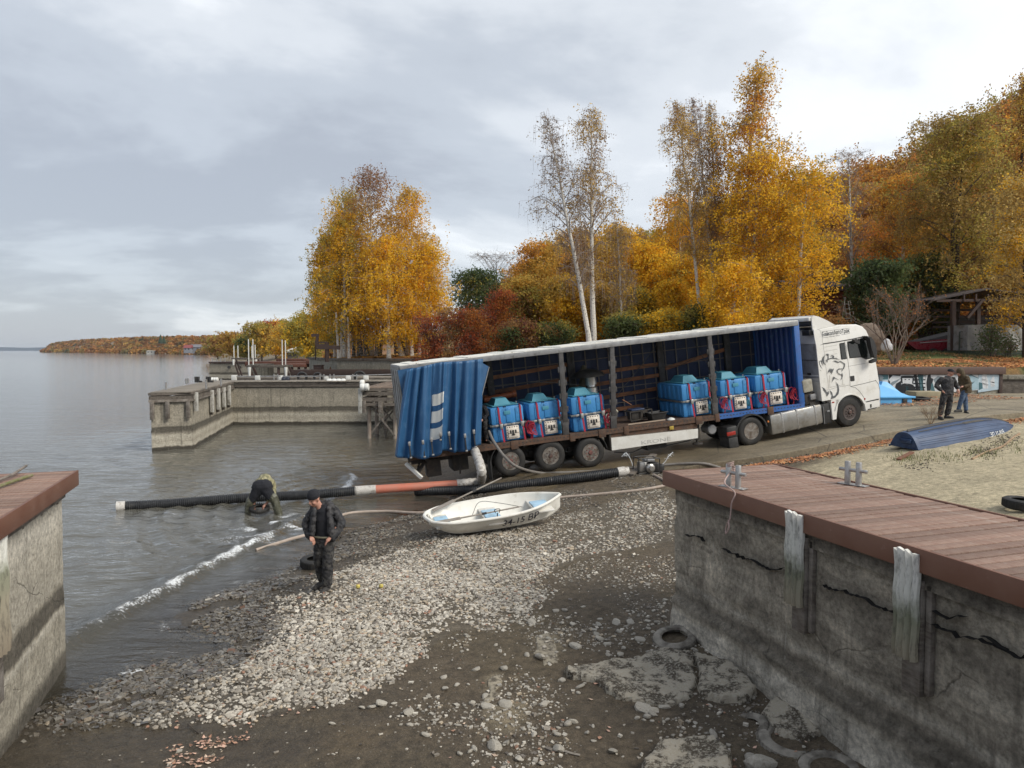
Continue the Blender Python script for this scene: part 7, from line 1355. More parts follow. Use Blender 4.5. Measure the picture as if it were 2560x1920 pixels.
# ---- D: hooded man in brown parka and jeans
gD=onground(2402,1034); 
pD=thing('person','man in brown hooded parka and blue jeans leaning towards the man in black uniform','person',loc=gD)
def DL(*p): return (gD[0]+p[0],gD[1]+p[1],gD[2]+p[2])
def dl(L_): return [DL(*p) for p in L_]
b=MB(); Md=head(b,DL(-.10,-.04,1.46),yaw=R(-75),pitch=R(22)); chain(b,dl([(.02,.0,1.34),(-.06,-.01,1.42)]),[.062,.058]); torso(b,[(*DL(x,.0,z)[:3],rx,ry) for x,z,rx,ry in ((.10,.80,.13,.11),(.12,1.0,.13,.12),(.10,1.2,.13,.15),(.05,1.32,.12,.15))]); chain(b,dl([(.08,-.17,1.27),(.12,-.20,1.05),(-.06,-.22,.98)]),[.05,.042,.033]); chain(b,dl([(.05,.17,1.27),(.05,.2,1.05),(-.12,.15,.98)]),[.05,.042,.033]); hand(b,DL(-.06,-.22,.98),(-1,-.1,-.2),1,1.,.5); hand(b,DL(-.12,.15,.98),(-1,-.3,-.2),1,1.,.5)
chain(b,dl([(.06,-.05,.80),(-.04,-.05,.45),(-.10,-.02,.10)]),[.075,.05,.04]); chain(b,dl([(.12,.08,.80),(.17,.05,.45),(.20,.03,.10)]),[.075,.05,.04]); organic(b,'body',M_skin,pD,.012,3); eyes(pD,Md,M_eye)
M_park=mat('brown_parka',(.095,.070,.038),.85,c2=(.065,.048,.028),scale=7,bump=.3); M_jean=mat('blue_denim',(.050,.085,.155),.85,c2=(.085,.13,.21),scale=6,dirt=(.14,.19,.26),ds=5,dlo=.52,dhi=.7)
b=MB(); torso(b,[(*DL(x,.0,z)[:3],rx,ry) for x,z,rx,ry in ((.15,.74,.19,.18),(.15,.9,.185,.18),(.14,1.1,.18,.18),(.09,1.28,.17,.18),(.03,1.38,.11,.12))]); chain(b,dl([(.08,-.15,1.28),(.14,-.20,1.08),(.08,-.22,1.0),(-.03,-.23,.98)]),[.085,.08,.075,.06]); chain(b,dl([(.05,.15,1.28),(.08,.20,1.08),(-.08,.16,.99)]),[.085,.075,.06]); organic(b,'parka',M_park,pD,.013,3,.05,.10)
b=MB(); n0=0; sph(b,(0,.03,.03),(.125,.135,.145)); sph(b,(0,.07,-.08),(.11,.10,.10)); b.xf(Md); chain(b,dl([(-.01,.0,1.36),(-.05,.0,1.42)]),[.12,.11]); organic(b,'hood',M_park,pD,.012,3,.02,.08)
# open the hood: a skin-coloured face sits proud of it
b=MB(); sph(b,(0,-.068,-.03),(.055,.045,.075)); sph(b,(0,-.108,-.02),(.014,.02,.022)); b.xf(Md); organic(b,'face',M_skin,pD,.009,1)
b=MB(); chain(b,dl([(.08,-.05,.78),(-.0,-.06,.58),(-.05,-.05,.42),(-.10,-.02,.16)]),[.11,.09,.075,.065]); chain(b,dl([(.14,.07,.78),(.16,.06,.58),(.18,.05,.42),(.20,.03,.14)]),[.11,.09,.078,.068]); organic(b,'jeans',M_jean,pD,.012,3,.03,.08)
b=MB(); boot(b,DL(-.02,-.02,.05),(-1,-.25),.29,.22,ankle=np.array(DL(-.09,-.02,.25))); organic(b,'boot',M_boot,pD,.011,2); b=MB(); boot(b,DL(.20,.07,-.03),(-.1,-1),.27,.24); organic(b,'boot',M_boot,pD,.011,2)
# ---- E: person inside the trailer behind the curtain edge
e0,z_=TR.px(1213,1104,.45); ze=fz(e0)-.02; pE=thing('person','person in dark clothes inside the trailer, half hidden behind the blue curtain edge','person',M=TR.M()@Matrix.Translation((e0,.5,ze)))
b=MB(); head(b,(-.2,.0,1.36),yaw=R(-60),pitch=R(35)); chain(b,[(-.08,.0,1.18),(-.16,0,1.28)],[.06,.055]); torso(b,[(x,0,z,.13,.10) for x,z in ((.02,.82),(.0,1.0),(-.06,1.18))]); chain(b,[(.08,-.12,1.15),(.13,-.14,.92),(-.02,-.2,.80)],[.05,.04,.03]); chain(b,[(-.15,.12,1.15),(-.25,.1,.95),(-.3,.0,.85)],[.05,.04,.03]); hand(b,(-.02,-.2,.80),(-.7,-.2,-.4)); hand(b,(-.3,0,.85),(-.7,-.2,-.4)); chain(b,[(.04,-.06,.8),(.03,-.05,.45),(.05,-.04,.1)],[.075,.05,.04]); chain(b,[(-.06,.08,.8),(-.10,.1,.45),(-.1,.1,.1)],[.075,.05,.04]); organic(b,'body',M_skin,pE,.014,2)
b=MB(); torso(b,[(x,0,z,rx,.14) for x,z,rx in ((.03,.74,.17),(.02,.95,.175),(-.05,1.15,.18),(-.08,1.24,.10))]); chain(b,[(.08,-.12,1.14),(.14,-.14,.92),(0,-.2,.81)],[.085,.075,.06]); chain(b,[(-.15,.12,1.14),(-.25,.1,.95),(-.29,.0,.86)],[.085,.075,.06]); organic(b,'padded_jacket',M_blkc,pE,.014,2,.04,.06)
b=MB(); chain(b,[(.05,-.05,.78),(.05,-.05,.45),(.06,-.04,.18)],[.11,.085,.075]); chain(b,[(-.06,.08,.78),(-.09,.1,.45),(-.1,.1,.18)],[.11,.085,.075]); organic(b,'trousers',M_trs,pE,.014,2,.04,.08)
b=MB(); boot(b,(.07,0,0),(.3,-1),.27,.2); organic(b,'boot',M_boot,pE,.012,2); b=MB(); boot(b,(-.1,.16,0),(-.3,-1),.27,.2); organic(b,'boot',M_boot,pE,.012,2)
b=MB(); sph(b,(-.2,0,1.42),(.1,.11,.09)); organic(b,'cap',M_blkc,pE,.012,1)
# ================================================================ foliage
def leaf_mat(name,trans=.58):
    t=NT(name); a=t.attr('col').outputs[0]; c=t.mix(1.,a,t.ramp(t.noise(1.1,3,.6,t.geo()),[(.3,.72),(.7,1.25)]),'MULTIPLY')
    t.P(c,.6,0,None,.25); tr=t.n('BsdfTranslucent'); t.L(c,tr.inputs[0]); m=t.n('MixShader'); m.inputs[0].default_value=trans; t.L(t.b.outputs[0],m.inputs[1]); t.L(tr.outputs[0],m.inputs[2]); t.L(m.outputs[0],t.out.inputs[0]); return t.m
M_leaf=leaf_mat('autumn_leaves')
_t=NT('birch_bark'); _c=_t.mix(_t.ramp(_t.noise(2.2,4,.7,_t.geo(),stretch=(3,3,7)),[(.56,0.),(.64,1.)]),(.66,.63,.57),(.06,.05,.045)); _z=_t.xyz(_t.tc)[2]
_c=_t.mix(_t.ramp(_t.math('ADD',_z,_t.math('MULTIPLY',_t.noise(2,4,.6,_t.geo()),1.2)),[(.35,.85),(1.,0.)]),_c,(.05,.042,.035)); M_birch=_t.P(_c,.7,0,_t.bump(_t.noise(12,4,.6),.4,.02))
M_weed=mat('dry_weed_stem',(.26,.17,.09),.9,c2=(.17,.11,.06),scale=9); M_birchd=mat('dark_blotched_birch',(.30,.28,.25),.8,c2=(.05,.045,.04),scale=3,lo=.45,hi=.55,stretch=(2,2,4))
M_bark=mat('dark_bark',(.085,.068,.052),.9,c2=(.05,.04,.032),scale=6,stretch=(3,3,.7),bump=.5); M_twig=mat('grey_brown_twigs',(.20,.155,.12),.9,c2=(.13,.10,.08),scale=9); M_twigp=mat('pale_birch_twigs',(.34,.29,.25),.8,c2=(.24,.18,.15),scale=9)
GOLD=(.80,.49,.045);ORG=(.70,.35,.055);OCH=(.62,.41,.09);OLV=(.44,.37,.09);BRN=(.42,.24,.09);GRN=(.13,.17,.065);DGR=(.075,.11,.05);RED=(.50,.14,.055);DRD=(.27,.11,.075);PGD=(.60,.44,.16);RST=(.58,.24,.06);YEL=(.86,.57,.055)
def ribbons(P0,P1,w,r):
    """thin flat twigs (n,3)->(n,3) as quads"""
    d=P1-P0; a=r.normal(size=d.shape); s=np.cross(d,a); s/=np.maximum(np.linalg.norm(s,axis=1)[:,None],1e-6); s*=(w/2 if np.isscalar(w) else w[:,None]/2)
    V=np.stack([P0-s,P0+s,P1+s*.5,P1-s*.5],1).reshape(-1,3); return V
def leafquads(C,size,r,droop=0.):
    n=len(C); a=r.normal(size=(n,3)); a[:,2]=a[:,2]*(1-droop)-droop*1.2; a/=np.linalg.norm(a,axis=1)[:,None]; b=np.cross(a,r.normal(size=(n,3))); b/=np.maximum(np.linalg.norm(b,axis=1)[:,None],1e-6); s=size*r.uniform(.65,1.3,(n,1))
    a=a*s; b=b*s*.62; return np.stack([C-a*.5,C+b*.5,C+a*.5,C-b*.5],1).reshape(-1,3)
def mk_tree(name,label,cat,base,H,Rm,zb=.2,limbs=34,twigs=26,per=9,leaf=.15,cols=(GOLD,),w=(1,),weep=.6,trunk=.14,bark=None,lean=(0,0),seed=1,group=None,prof='birch',strand=1.,spread=.45,topsparse=0.,twigm=None,twigvis=1.,stems=1,vary=.3,up=.55,flat=0.,topcol=None):
    r=np.random.default_rng(seed); base=np.array(base,float); T=thing(name,label,cat,loc=base,group=group); tm=MB(); br=MB(); bark=bark or M_birch
    wob=np.cumsum(r.normal(0,.05,(9,2)),axis=0)*H/14; wob-=wob[0]
    def axisp(t,st=0):
        x=np.interp(t,np.linspace(0,1,9),wob[:,0]); y=np.interp(t,np.linspace(0,1,9),wob[:,1]); return np.array([lean[0]*t*t**.2+x+(st*.12*H*t if st else 0),lean[1]*t+y,H*t])
    for st in range(stems):
        s=(0 if stems==1 else (st-(stems-1)/2)*1.6/stems*flat if flat else (st-(stems-1)/2)*.5)
        q=[axisp(t,s)+np.array([s*.25,0,0]) for t in np.linspace(0,.97 if stems==1 else .85,10)]; rr=trunk*(1-np.linspace(0,1,10))**.8+.02; rr[0]*=1.25; tm.tube(q,rr if stems==1 else rr*.7,9)
    A=[];Cc=[];L0=[];L1=[]; SP=[];
    for i in range(limbs):
        t=zb*.75+(1-zb*.75)*((i+r.uniform(0,1))/limbs)**.9; t=min(t,.985); tt=max((t-zb)/(1-zb),0.)
        if prof=='birch': rad=Rm*((1-tt)**.5)*(.55+.45*min(tt/.12+.15,1))
        elif prof=='round': rad=Rm*math.sqrt(max(1-(2*tt-.85)**2/1.45,.05))
        elif prof=='slim': rad=Rm*(1-tt)**.6*(.55+.45*min(tt/.25,1))*(.8+.3*math.sin(tt*11+seed))*1.25
        else: rad=Rm*(.55+.45*math.sin(tt*math.pi))
        rad*=r.uniform(.68,1.15); az=i*2.39996+r.uniform(-.5,.5); s=(0 if stems==1 else (r.integers(stems)-(stems-1)/2)*1.6/stems*flat if flat else (r.integers(stems)-(stems-1)/2)*.5)
        o=axisp(t,s); d=np.array([math.cos(az),math.sin(az),0]); rise=rad*up*r.uniform(.6,1.4); rise=min(rise,max(H*1.02-o[2]-.2,0.15))
        K=np.array([o,o+d*rad*.35+(0,0,rise*.55),o+d*rad*.7+(0,0,rise*.92),o+d*rad+(0,0,rise*(1-.35*weep))])
        Kp=path(K,4); rb=max(trunk*.34*(1-t)+.012,.012); br.tube(Kp,np.linspace(rb,.008,len(Kp)),4,caps=False)
        dens=int(twigs*(.5+.8*rad/Rm)*(1-topsparse*tt)); u=r.uniform(.22,1.,dens)**.8; idx=u*(len(Kp)-1); ii=np.minimum(idx.astype(int),len(Kp)-2); f=(idx-ii)[:,None]; p=Kp[ii]*(1-f)+Kp[ii+1]*f
        q=p+r.normal(0,1,(dens,3))*np.array([spread,spread,spread*.55])*(.45+.55*u[:,None])*min(Rm/2.4,1.4); SP.append(np.c_[p,q,np.full(dens,tt)])
    S=np.concatenate(SP); p,q,tt=S[:,:3],S[:,3:6],S[:,6]; n=len(S); hang=np.abs(r.normal(.75,.35,n))*strand; e=q+np.stack([r.normal(0,.08,n),r.normal(0,.08,n),-hang*weep],1)+(1-weep)*r.normal(0,.25,(n,3))
    k=per; f=r.uniform(0,1,(n,k,1)); C=q[:,None]*(1-f)+e[:,None]*f+r.normal(0,.085+.14*(1-weep),(n,k,3)); C=C.reshape(-1,3); ct=np.repeat(tt,k)
    keep=r.uniform(0,1,len(C))>topsparse*ct*.8; C=C[keep]; ct=ct[keep]; C=C[C[:,2]>.35]
    ct=ct[:len(C)]
    V=leafquads(C,leaf,r,.35*weep); wv=np.array(w,float)/sum(w); cl=np.array(cols)
    # colour by clump: neighbouring strands share a hue
    base_i=(fbm(C[:,0]*1.+C[:,1]*.7+seed*5,C[:,2]+C[:,1]*.4,1.5,3,seed%4)); base_i=np.clip((base_i-.28)/.44,0,.999); cum=np.cumsum(wv); ci=np.searchsorted(cum,base_i*.72+r.uniform(0,.28,len(C))); ci=np.minimum(ci,len(cl)-1); col=cl[ci]*r.uniform(1-vary,1+vary,(len(C),1))
    if topcol is not None: m=sstep(.55,.95,C[:,2]/H+r.normal(0,.08,len(C)))[:,None]; col=col*(1-m)+np.array(topcol)*m*r.uniform(.7,1.2,(len(C),1))
    col=np.repeat(col,4,axis=0); me=fmesh('crown',V,np.arange(len(V)).reshape(-1,4),col=col); me.materials.append(M_leaf); o=link(bpy.data.objects.new('crown',me)); o.parent=T; tag(o,kind='stuff')
    o=tm.build('trunk',bark); o.parent=T
    if twigvis:
        sel=r.uniform(0,1,n)<twigvis; Vt=np.vstack([ribbons(p[sel],q[sel],.022,r),ribbons(q[sel],e[sel],.014,r)]); bv=np.array(br.v); nb=len(bv)
        Fq=[f for f in br.f]; me=fmesh('branches',np.vstack([bv,Vt]),[np.array(Fq),np.arange(len(Vt)).reshape(-1,4)+nb])
    else: me=fmesh('branches',np.array(br.v),np.array(br.f))
    me.materials.append(twigm or (bark if twigvis==0 else M_twig)); o=link(bpy.data.objects.new('branches',me)); o.parent=T; tag(o,kind='stuff'); return T
def place(u,Y): return float(aty(u,876,Y)[0]),Y
def tree_px(u,Y,vtop,hw,*a,utop=None,label='',name='birch_tree',cat='tree',zoff=0,**k):
    x,y=place(u,Y); z=g1(x,y)-.1+zoff; zt=EYE+(876-vtop)/F*Y; ln=((utop-u)/F*Y if utop else 0.); return mk_tree(name,label,cat,(x,y,z),zt-z,hw/F*Y,lean=(ln,0),*a,**k)
# ---- golden birch clump left of centre
g='golden birches of the clump by the shore'
AK=dict(group=g,limbs=56,twigs=38,per=12,leaf=.155,weep=.9,twigvis=.35,twigm=M_twigp,bark=M_birch,strand=1.15)
tree_px(928,63,428,128,utop=922,label='tallest golden birch of the shore clump, with a thin bare top',zb=.10,cols=(GOLD,OCH,ORG),w=(5,2,2),topsparse=.25,seed=11,trunk=.19,topcol=(.36,.20,.12),**AK)
tree_px(1018,64,474,100,utop=1022,label='golden birch at the right side of the shore clump, second in height',zb=.14,cols=(GOLD,OCH),w=(4,2),topsparse=.15,seed=12,trunk=.15,**AK)
tree_px(862,62,535,100,utop=852,label='golden green birch at the left side of the shore clump',zb=.10,cols=(GOLD,OLV,YEL),w=(3,2,2),seed=13,trunk=.15,**AK)
tree_px(886,66,480,100,utop=872,label='golden birch behind left of the tallest, crown merging with it',zb=.12,cols=(GOLD,OLV,OCH),w=(4,2,1),seed=14,trunk=.13,topsparse=.1,**AK)
tree_px(972,60,600,105,utop=968,label='low spreading golden birch in front of the shore clump',zb=.10,cols=(YEL,GOLD),w=(2,4),seed=15,trunk=.15,**AK)
tree_px(1048,62,610,88,utop=1062,label='low golden birch at the right end of the shore clump, beside the red bushes',zb=.08,cols=(YEL,GOLD),w=(3,2),seed=16,trunk=.12,**AK)
tree_px(838,66,590,68,utop=824,label='small golden birch at the left end of the shore clump, over the lookout',zb=.12,cols=(GOLD,OLV),w=(3,2),seed=17,trunk=.12,**AK)
# bare white and dark trunks under the clump
rr=random.Random(3)
for i,(u,lean,rad) in enumerate(((846,-4,.10),(852,3,.09),(858,0,.11),(866,5,.10),(873,-2,.12),(884,4,.14),(896,3,.16),(905,-10,.15),(918,-16,.19),(941,5,.17),(950,8,.13),(1006,-30,.20),(1030,-3,.14))):
    x,y=place(u,61+rr.uniform(-1,2.5)); z=g1(x,y)-.1; t=thing('birch_tree',('%s stem from the left: '%['first','second','third','fourth','fifth','sixth','seventh','eighth','ninth','tenth','eleventh','twelfth','thirteenth'][i])+('slim white birch under the golden clump' if u<880 else 'thick dark blotched birch under the golden clump' if u<1000 else ('birch leaning left under the golden clump' if u<1020 else 'upright birch at the right edge of the golden clump')),'tree',loc=(x,y,z),group='birch stems under the golden clump')
    b=MB(); h=rr.uniform(3.2,4.5); L_=lean/F*61*1.2; b.tube([(x,y,z),(x+L_*.25,y,z+h*.3),(x+L_,y,z+h)],[rad*1.35,rad,rad*.7],9); b.build('trunk',M_birch if u<880 or u>1000 else M_birchd,t)
# ---- red bushes
RK=dict(prof='round',weep=.1,limbs=40,twigs=30,per=8,leaf=.13,bark=M_bark,twigm=M_twig,twigvis=1.,trunk=.05,zb=.04,up=1.1,stems=5,name='rowan_bush',cat='bush',vary=.35)
tree_px(1090,52,795,36,label='small dark red rounded bush at the foot of the golden birches',cols=(RED,DRD),w=(2,2),seed=21,**RK)
tree_px(1150,51,782,42,label='dark red twiggy bush right of the smaller round one, over the trailer roof',cols=(DRD,RED,BRN),w=(3,2,2),seed=22,**RK)
tree_px(1195,51,788,34,label='bright rust red bush beside the dark twiggy one',cols=(RST,RED),w=(3,3),seed=23,**RK)
tree_px(1250,54,738,40,label='upright orange red rowan standing tallest of the red bushes',cols=(RST,RED,DRD),w=(3,2,1),seed=24,**{**RK,'prof':'slim'})
# ---- dark green trees behind the red bushes
GK=dict(prof='round',weep=.05,limbs=40,twigs=30,per=9,leaf=.20,bark=M_bark,twigvis=.4,trunk=.12,zb=.06,up=.8,name='green_tree',spread=.6)
tree_px(1190,70,688,62,label='dark green tree rising behind the red bushes',cols=(DGR,GRN,OLV),w=(4,3,1),seed=31,**GK)
tree_px(1250,72,715,55,label='green tree turning brown right of the dark green one',cols=(GRN,BRN,DRD),w=(3,2,1),seed=32,**GK)
tree_px(1290,66,770,45,label='low green and rusty thicket behind the tall red rowan',cols=(GRN,BRN,OLV),w=(3,2,1),seed=33,**GK)
mk_tree('bare_tree','bare grey twiggy tree top above the dark green tree','tree',(*place(1238,78),g1(*place(1238,78))),EYE+(876-640)/F*78-g1(*place(1238,78)),3.,zb=.4,limbs=40,twigs=16,per=1,leaf=.05,cols=(BRN,),weep=.05,trunk=.12,bark=M_bark,prof='round',up=1.2,seed=34)
# ---- tall thin birches behind the trailer
SK=dict(limbs=52,twigs=22,per=3,leaf=.12,weep=.85,bark=M_birch,twigm=M_twigp,twigvis=1.,prof='slim',strand=1.3,spread=.38,up=.75)
tree_px(1478,47,300,95,utop=1372,label='nearly leafless tall birch leaning left behind the trailer roof',zb=.35,cols=(PGD,(.30,.22,.15)),w=(1,3),seed=41,trunk=.16,**SK)
tree_px(1484,48,280,82,utop=1474,label='tall straight thinly leaved birch behind the trailer roof, right of the leaning one',zb=.36,cols=(OCH,(.38,.25,.13)),w=(2,2),seed=42,trunk=.18,**{**SK,'per':6})
tree_px(1560,50,560,55,utop=1545,label='small half bare birch top between the two pairs of tall birches',zb=.3,cols=(PGD,OCH),w=(2,2),seed=43,trunk=.09,**SK)
tree_px(1756,49,262,72,utop=1682,label='thin tall birch with ochre top, leftmost of the right hand group',zb=.45,cols=(OCH,BRN),w=(3,1),seed=44,trunk=.12,**{**SK,'per':8})
tree_px(1796,50,255,62,utop=1732,label='thin tall birch in the middle of the right hand group',zb=.42,cols=(OCH,(.34,.22,.15)),w=(2,2),seed=45,trunk=.12,**{**SK,'per':4})
tree_px(1800,51,268,55,utop=1772,label='slim tall birch just left of the big orange topped birch',zb=.42,cols=(OCH,BRN),w=(2,2),seed=46,trunk=.11,**{**SK,'per':5})
tree_px(1858,49,180,100,utop=1885,label='big birch with orange leafed top towering over the truck cab',zb=.42,cols=(ORG,OCH,GOLD),w=(3,2,2),seed=47,trunk=.2,group=None,limbs=54,twigs=34,per=9,leaf=.15,weep=.8,bark=M_birch,twigm=M_twigp,twigvis=.7,prof='slim',strand=1.1)
BK=dict(limbs=52,twigs=36,per=11,leaf=.155,weep=.7,bark=M_birch,twigvis=.3,twigm=M_twigp,prof='round',spread=.55)
tree_px(1868,48,395,122,utop=1900,label='broad bright yellow birch crown just behind the truck cab',zb=.10,cols=(YEL,GOLD,OCH),w=(4,3,1),seed=51,trunk=.17,**BK)
tree_px(1990,46,425,95,utop=2010,label='yellow birch with outreaching branches right above the cab roof',zb=.20,cols=(YEL,GOLD,OLV),w=(4,3,1),seed=52,trunk=.14,**{**BK,'limbs':34})
tree_px(1830,45,660,80,utop=1835,label='low yellow birch sprays hanging just over the trailer front',zb=.02,cols=(YEL,GOLD,OLV),w=(4,3,1),seed=53,trunk=.1,**{**BK,'limbs':30})
# ---- yellow thicket between
YK=dict(limbs=42,twigs=32,per=10,leaf=.19,weep=.55,bark=M_birch,twigvis=.2,prof='round',spread=.6,zb=.04)
for i,(u,Y,vt,hw,cs,lb) in enumerate(((1345,60,615,72,(OCH,ORG,BRN),'ochre tree behind the foot of the leaning birch'),(1440,64,580,75,(OCH,BRN,ORG),'brown gold tree between the two tall birch trunks'),(1545,60,575,70,(GOLD,OCH),'golden tree just right of the tall straight birch'),
    (1625,58,620,62,(YEL,GOLD,OLV),'yellow green tree in the middle of the thicket'),(1700,62,505,75,(GOLD,ORG,BRN),'tall orange gold tree behind the right hand thin birches'),(1730,56,640,60,(YEL,OLV),'yellow olive tree in front of the orange gold one'),
    (1310,56,700,50,(OCH,OLV,BRN),'low ochre tree right of the rowan bushes'),(1400,55,700,55,(YEL,OCH,OLV),'low yellow tree in front of the brown gold one'),(1500,55,720,55,(GOLD,OCH),'low golden tree behind the trailer roof middle'),(1590,54,730,52,(YEL,OLV,GRN),'low yellow green tree behind the trailer roof'),(1680,53,710,50,(GOLD,YEL),'low golden tree left of the cab birches'))):
    tree_px(u,Y,vt,hw,label=lb,name='birch_tree' if vt>600 else 'broadleaf_tree',cols=cs,w=(3,2,1)[:len(cs)],seed=60+i,trunk=.13,**YK)
# ---- right hand side
tree_px(2132,58,395,62,utop=2108,label='bare white trunked birch before the dark brown wood',zb=.35,cols=(BRN,),w=(1,),seed=81,trunk=.15,**{**SK,'per':1,'weep':.2,'up':1.2,'prof':'round'})
tree_px(2385,50,312,122,utop=2370,label='large olive yellow willow with dark crooked limbs above the shed',name='willow_tree',zb=.22,cols=((.40,.28,.09),OLV,OCH),w=(4,2,1),seed=82,trunk=.3,bark=M_bark,limbs=60,twigs=44,per=12,leaf=.17,weep=.7,prof='round',twigvis=.4,spread=.6,stems=2,flat=.4)
tree_px(2540,52,195,70,utop=2545,label='tall brown gold tree at the top right corner of the view',zb=.3,cols=(OCH,BRN,ORG),w=(3,2,1),seed=83,trunk=.2,bark=M_bark,limbs=50,twigs=34,per=9,leaf=.16,weep=.5,prof='slim',twigvis=.6,name='broadleaf_tree')
tree_px(2570,41,450,95,utop=2560,label='pale yellow leafed tree overhanging the shed at the right edge',zb=.16,cols=(PGD,GOLD,OLV),w=(4,2,1),seed=84,trunk=.2,bark=M_bark,limbs=46,twigs=36,per=10,leaf=.14,weep=.6,prof='round',twigvis=.3,name='broadleaf_tree')
tree_px(2260,56,455,80,utop=2245,label='orange brown tree between the bare birch and the willow',zb=.12,cols=(OCH,ORG,BRN),w=(3,2,2),seed=85,trunk=.16,bark=M_birch,limbs=46,twigs=34,per=10,leaf=.17,weep=.4,prof='round',twigvis=.4,name='broadleaf_tree')
tree_px(2185,47,670,58,utop=2190,label='dark green leafy tree left of the bare shrub, before the red brown cabin',zb=.15,cols=(GRN,DGR),w=(3,3),seed=86,trunk=.12,**{k:v for k,v in GK.items() if k not in ('zb','trunk')})
tree_px(2330,51,655,52,utop=2310,label='dark green leafy tree behind the bare shrub, left of the shed roof',zb=.15,cols=(DGR,GRN,OLV),w=(3,3,1),seed=87,trunk=.12,**{k:v for k,v in GK.items() if k not in ('zb','trunk')})
# ---- wood on the slope: prototypes then copies
def proto_px(i): return mk_tree('forest_tree','','tree',(0,0,-200),13,3.1,zb=.12,limbs=40,twigs=30,per=10,leaf=.24,cols=[(BRN,RST,OCH),(RST,ORG,BRN),(OCH,BRN,OLV),(BRN,(.20,.11,.04),RST),(OLV,OCH,BRN),(ORG,OCH,RST)][i],w=(3,2,2),weep=.25,trunk=.16,bark=M_bark,seed=100+i,prof='round',spread=.75,twigvis=.25)
PR=[proto_px(i) for i in range(6)]
GN=['dark brown wood behind the yellow trees','rust orange wood on the slope','ochre wood on the slope','deep brown wood on the slope','olive ochre wood on the slope','orange wood on the slope']
LB=['brown leafed tree within the wood rising behind the nearer trees','rust orange tree within the wood rising behind the nearer trees','ochre tree within the wood rising behind the nearer trees','deep brown tree within the wood rising behind the nearer trees','olive ochre tree within the wood rising behind the nearer trees','bright orange tree within the wood rising behind the nearer trees']
TOPU=[1130,1290,1340,1430,1560,1650,1720,1850,1960,2030,2100,2180,2300,2400,2480,2560,2800]; TOPV=[750,675,650,620,615,580,550,520,470,465,450,430,375,325,285,250,235]
LU=[1360,1440,1520,1600,1680,1760,1840,1920,2000,2080,2160,2240,2320,2400,2480,2560]
LM=['behind the leaning birch','between the two tall birches','right of the tall straight birch','left of the thin birches','just left of the thin birches','behind the thin birches','behind the orange topped birch','behind the broad yellow crown','over the cab roof','right of the cab roof','around the bare white birch','right of the bare white birch','left of the willow','behind the willow left half','behind the willow right half','left of the corner tree','at the right edge']
r5=random.Random(5); first=[True]*6; cnt=0
for row,(Y,dv,step) in enumerate(((94,0,44),(84,30,50),(75,75,52),(66,140,58),(60,215,64),(54,300,70))):
    u=1300+row*13 if row<4 else 2040
    while u<2700:
        vt=np.interp(u,TOPU,TOPV)+dv+r5.uniform(-16,26); Yj=Y+r5.uniform(-3,3); x,y=place(u,Yj); z=g1(x,y)-.3; zt=EYE+(876-vt)/F*Yj; h=zt-z
        if h>3.0 and not(row>=4 and u<2040) and not (row==5 and u>2330):
            k=r5.choice((0,0,1,2,3,3,5) if u>1950 else (1,2,2,4,5)); s=h/13; wd=s if s<1.3 else 1.3+(s-1.3)*.3; wd=max(wd,.75)
            if first[k]: o=PR[k]; first[k]=False
            else: o=copy_tree(PR[k])
            o.matrix_world=Matrix.Translation((x,y,z))@Matrix.Rotation(r5.uniform(0,6.28),4,'Z')@Matrix.Diagonal((wd*r5.uniform(.85,1.15),wd,s,1)); o['label']=('brown','rust orange','ochre','deep brown','olive ochre','bright orange')[k]+' wood tree, '+('rearmost','fifth','fourth','third','second','front')[row]+' row, '+LM[int(np.searchsorted(LU,u))]; o['group']='trees of the wood on the slope'; cnt+=1
        u+=step*r5.uniform(.8,1.25)
for k in range(6):
    if first[k]:
        for ch in list(PR[k].children): bpy.data.objects.remove(ch)
        bpy.data.objects.remove(PR[k])
# low undergrowth at the foot of the wood
mk=dict(prof='round',weep=.1,limbs=30,twigs=26,per=9,leaf=.17,bark=M_bark,twigvis=.3,trunk=.05,zb=.0,up=.8,stems=4,name='bush',cat='bush')
for i,(u,Y,vt,hw,cs,lb) in enumerate(((1300,50,815,45,(GRN,BRN,DRD),'green and rusty undergrowth left of the leaning birch foot'),(1385,50,822,45,(OLV,GRN,BRN),'olive undergrowth just left of the two birch feet'),(1560,49,800,50,(GRN,OLV),'dark green undergrowth behind the trailer roof middle'),(1660,49,790,50,(OLV,YEL,GRN),'yellow green undergrowth behind the trailer roof'),(1745,48,778,45,(OLV,GRN),'olive green undergrowth right of the others behind the roof'),(2078,46,812,36,(BRN,DGR),'brown undergrowth just behind the cab roof'),(2030,58,650,44,(BRN,RST,OLV),'rusty bush rising behind the red brown cabin roof'))):
    tree_px(u,Y,vt,hw,label=lb,cols=cs,w=(3,2,1)[:len(cs)],seed=130+i,**mk)
tree_px(2478,41.5,822,32,label='small green sapling before the grey tarpaulin trailer',name='sapling',cat='bush',cols=((.09,.14,.05),GRN),w=(3,1),seed=140,prof='slim',limbs=26,twigs=14,per=5,leaf=.10,weep=.0,bark=M_bark,twigvis=1,trunk=.02,zb=.05,up=.6)
tree_px(2520,42,850,30,label='low leggy green plant right of the sapling by the tarpaulin trailer',name='sapling',cat='bush',cols=((.11,.13,.05),BRN),w=(3,1),seed=141,prof='slim',limbs=20,twigs=12,per=4,leaf=.10,weep=.0,bark=M_bark,twigvis=1,trunk=.02,zb=.05,up=.6,stems=3)

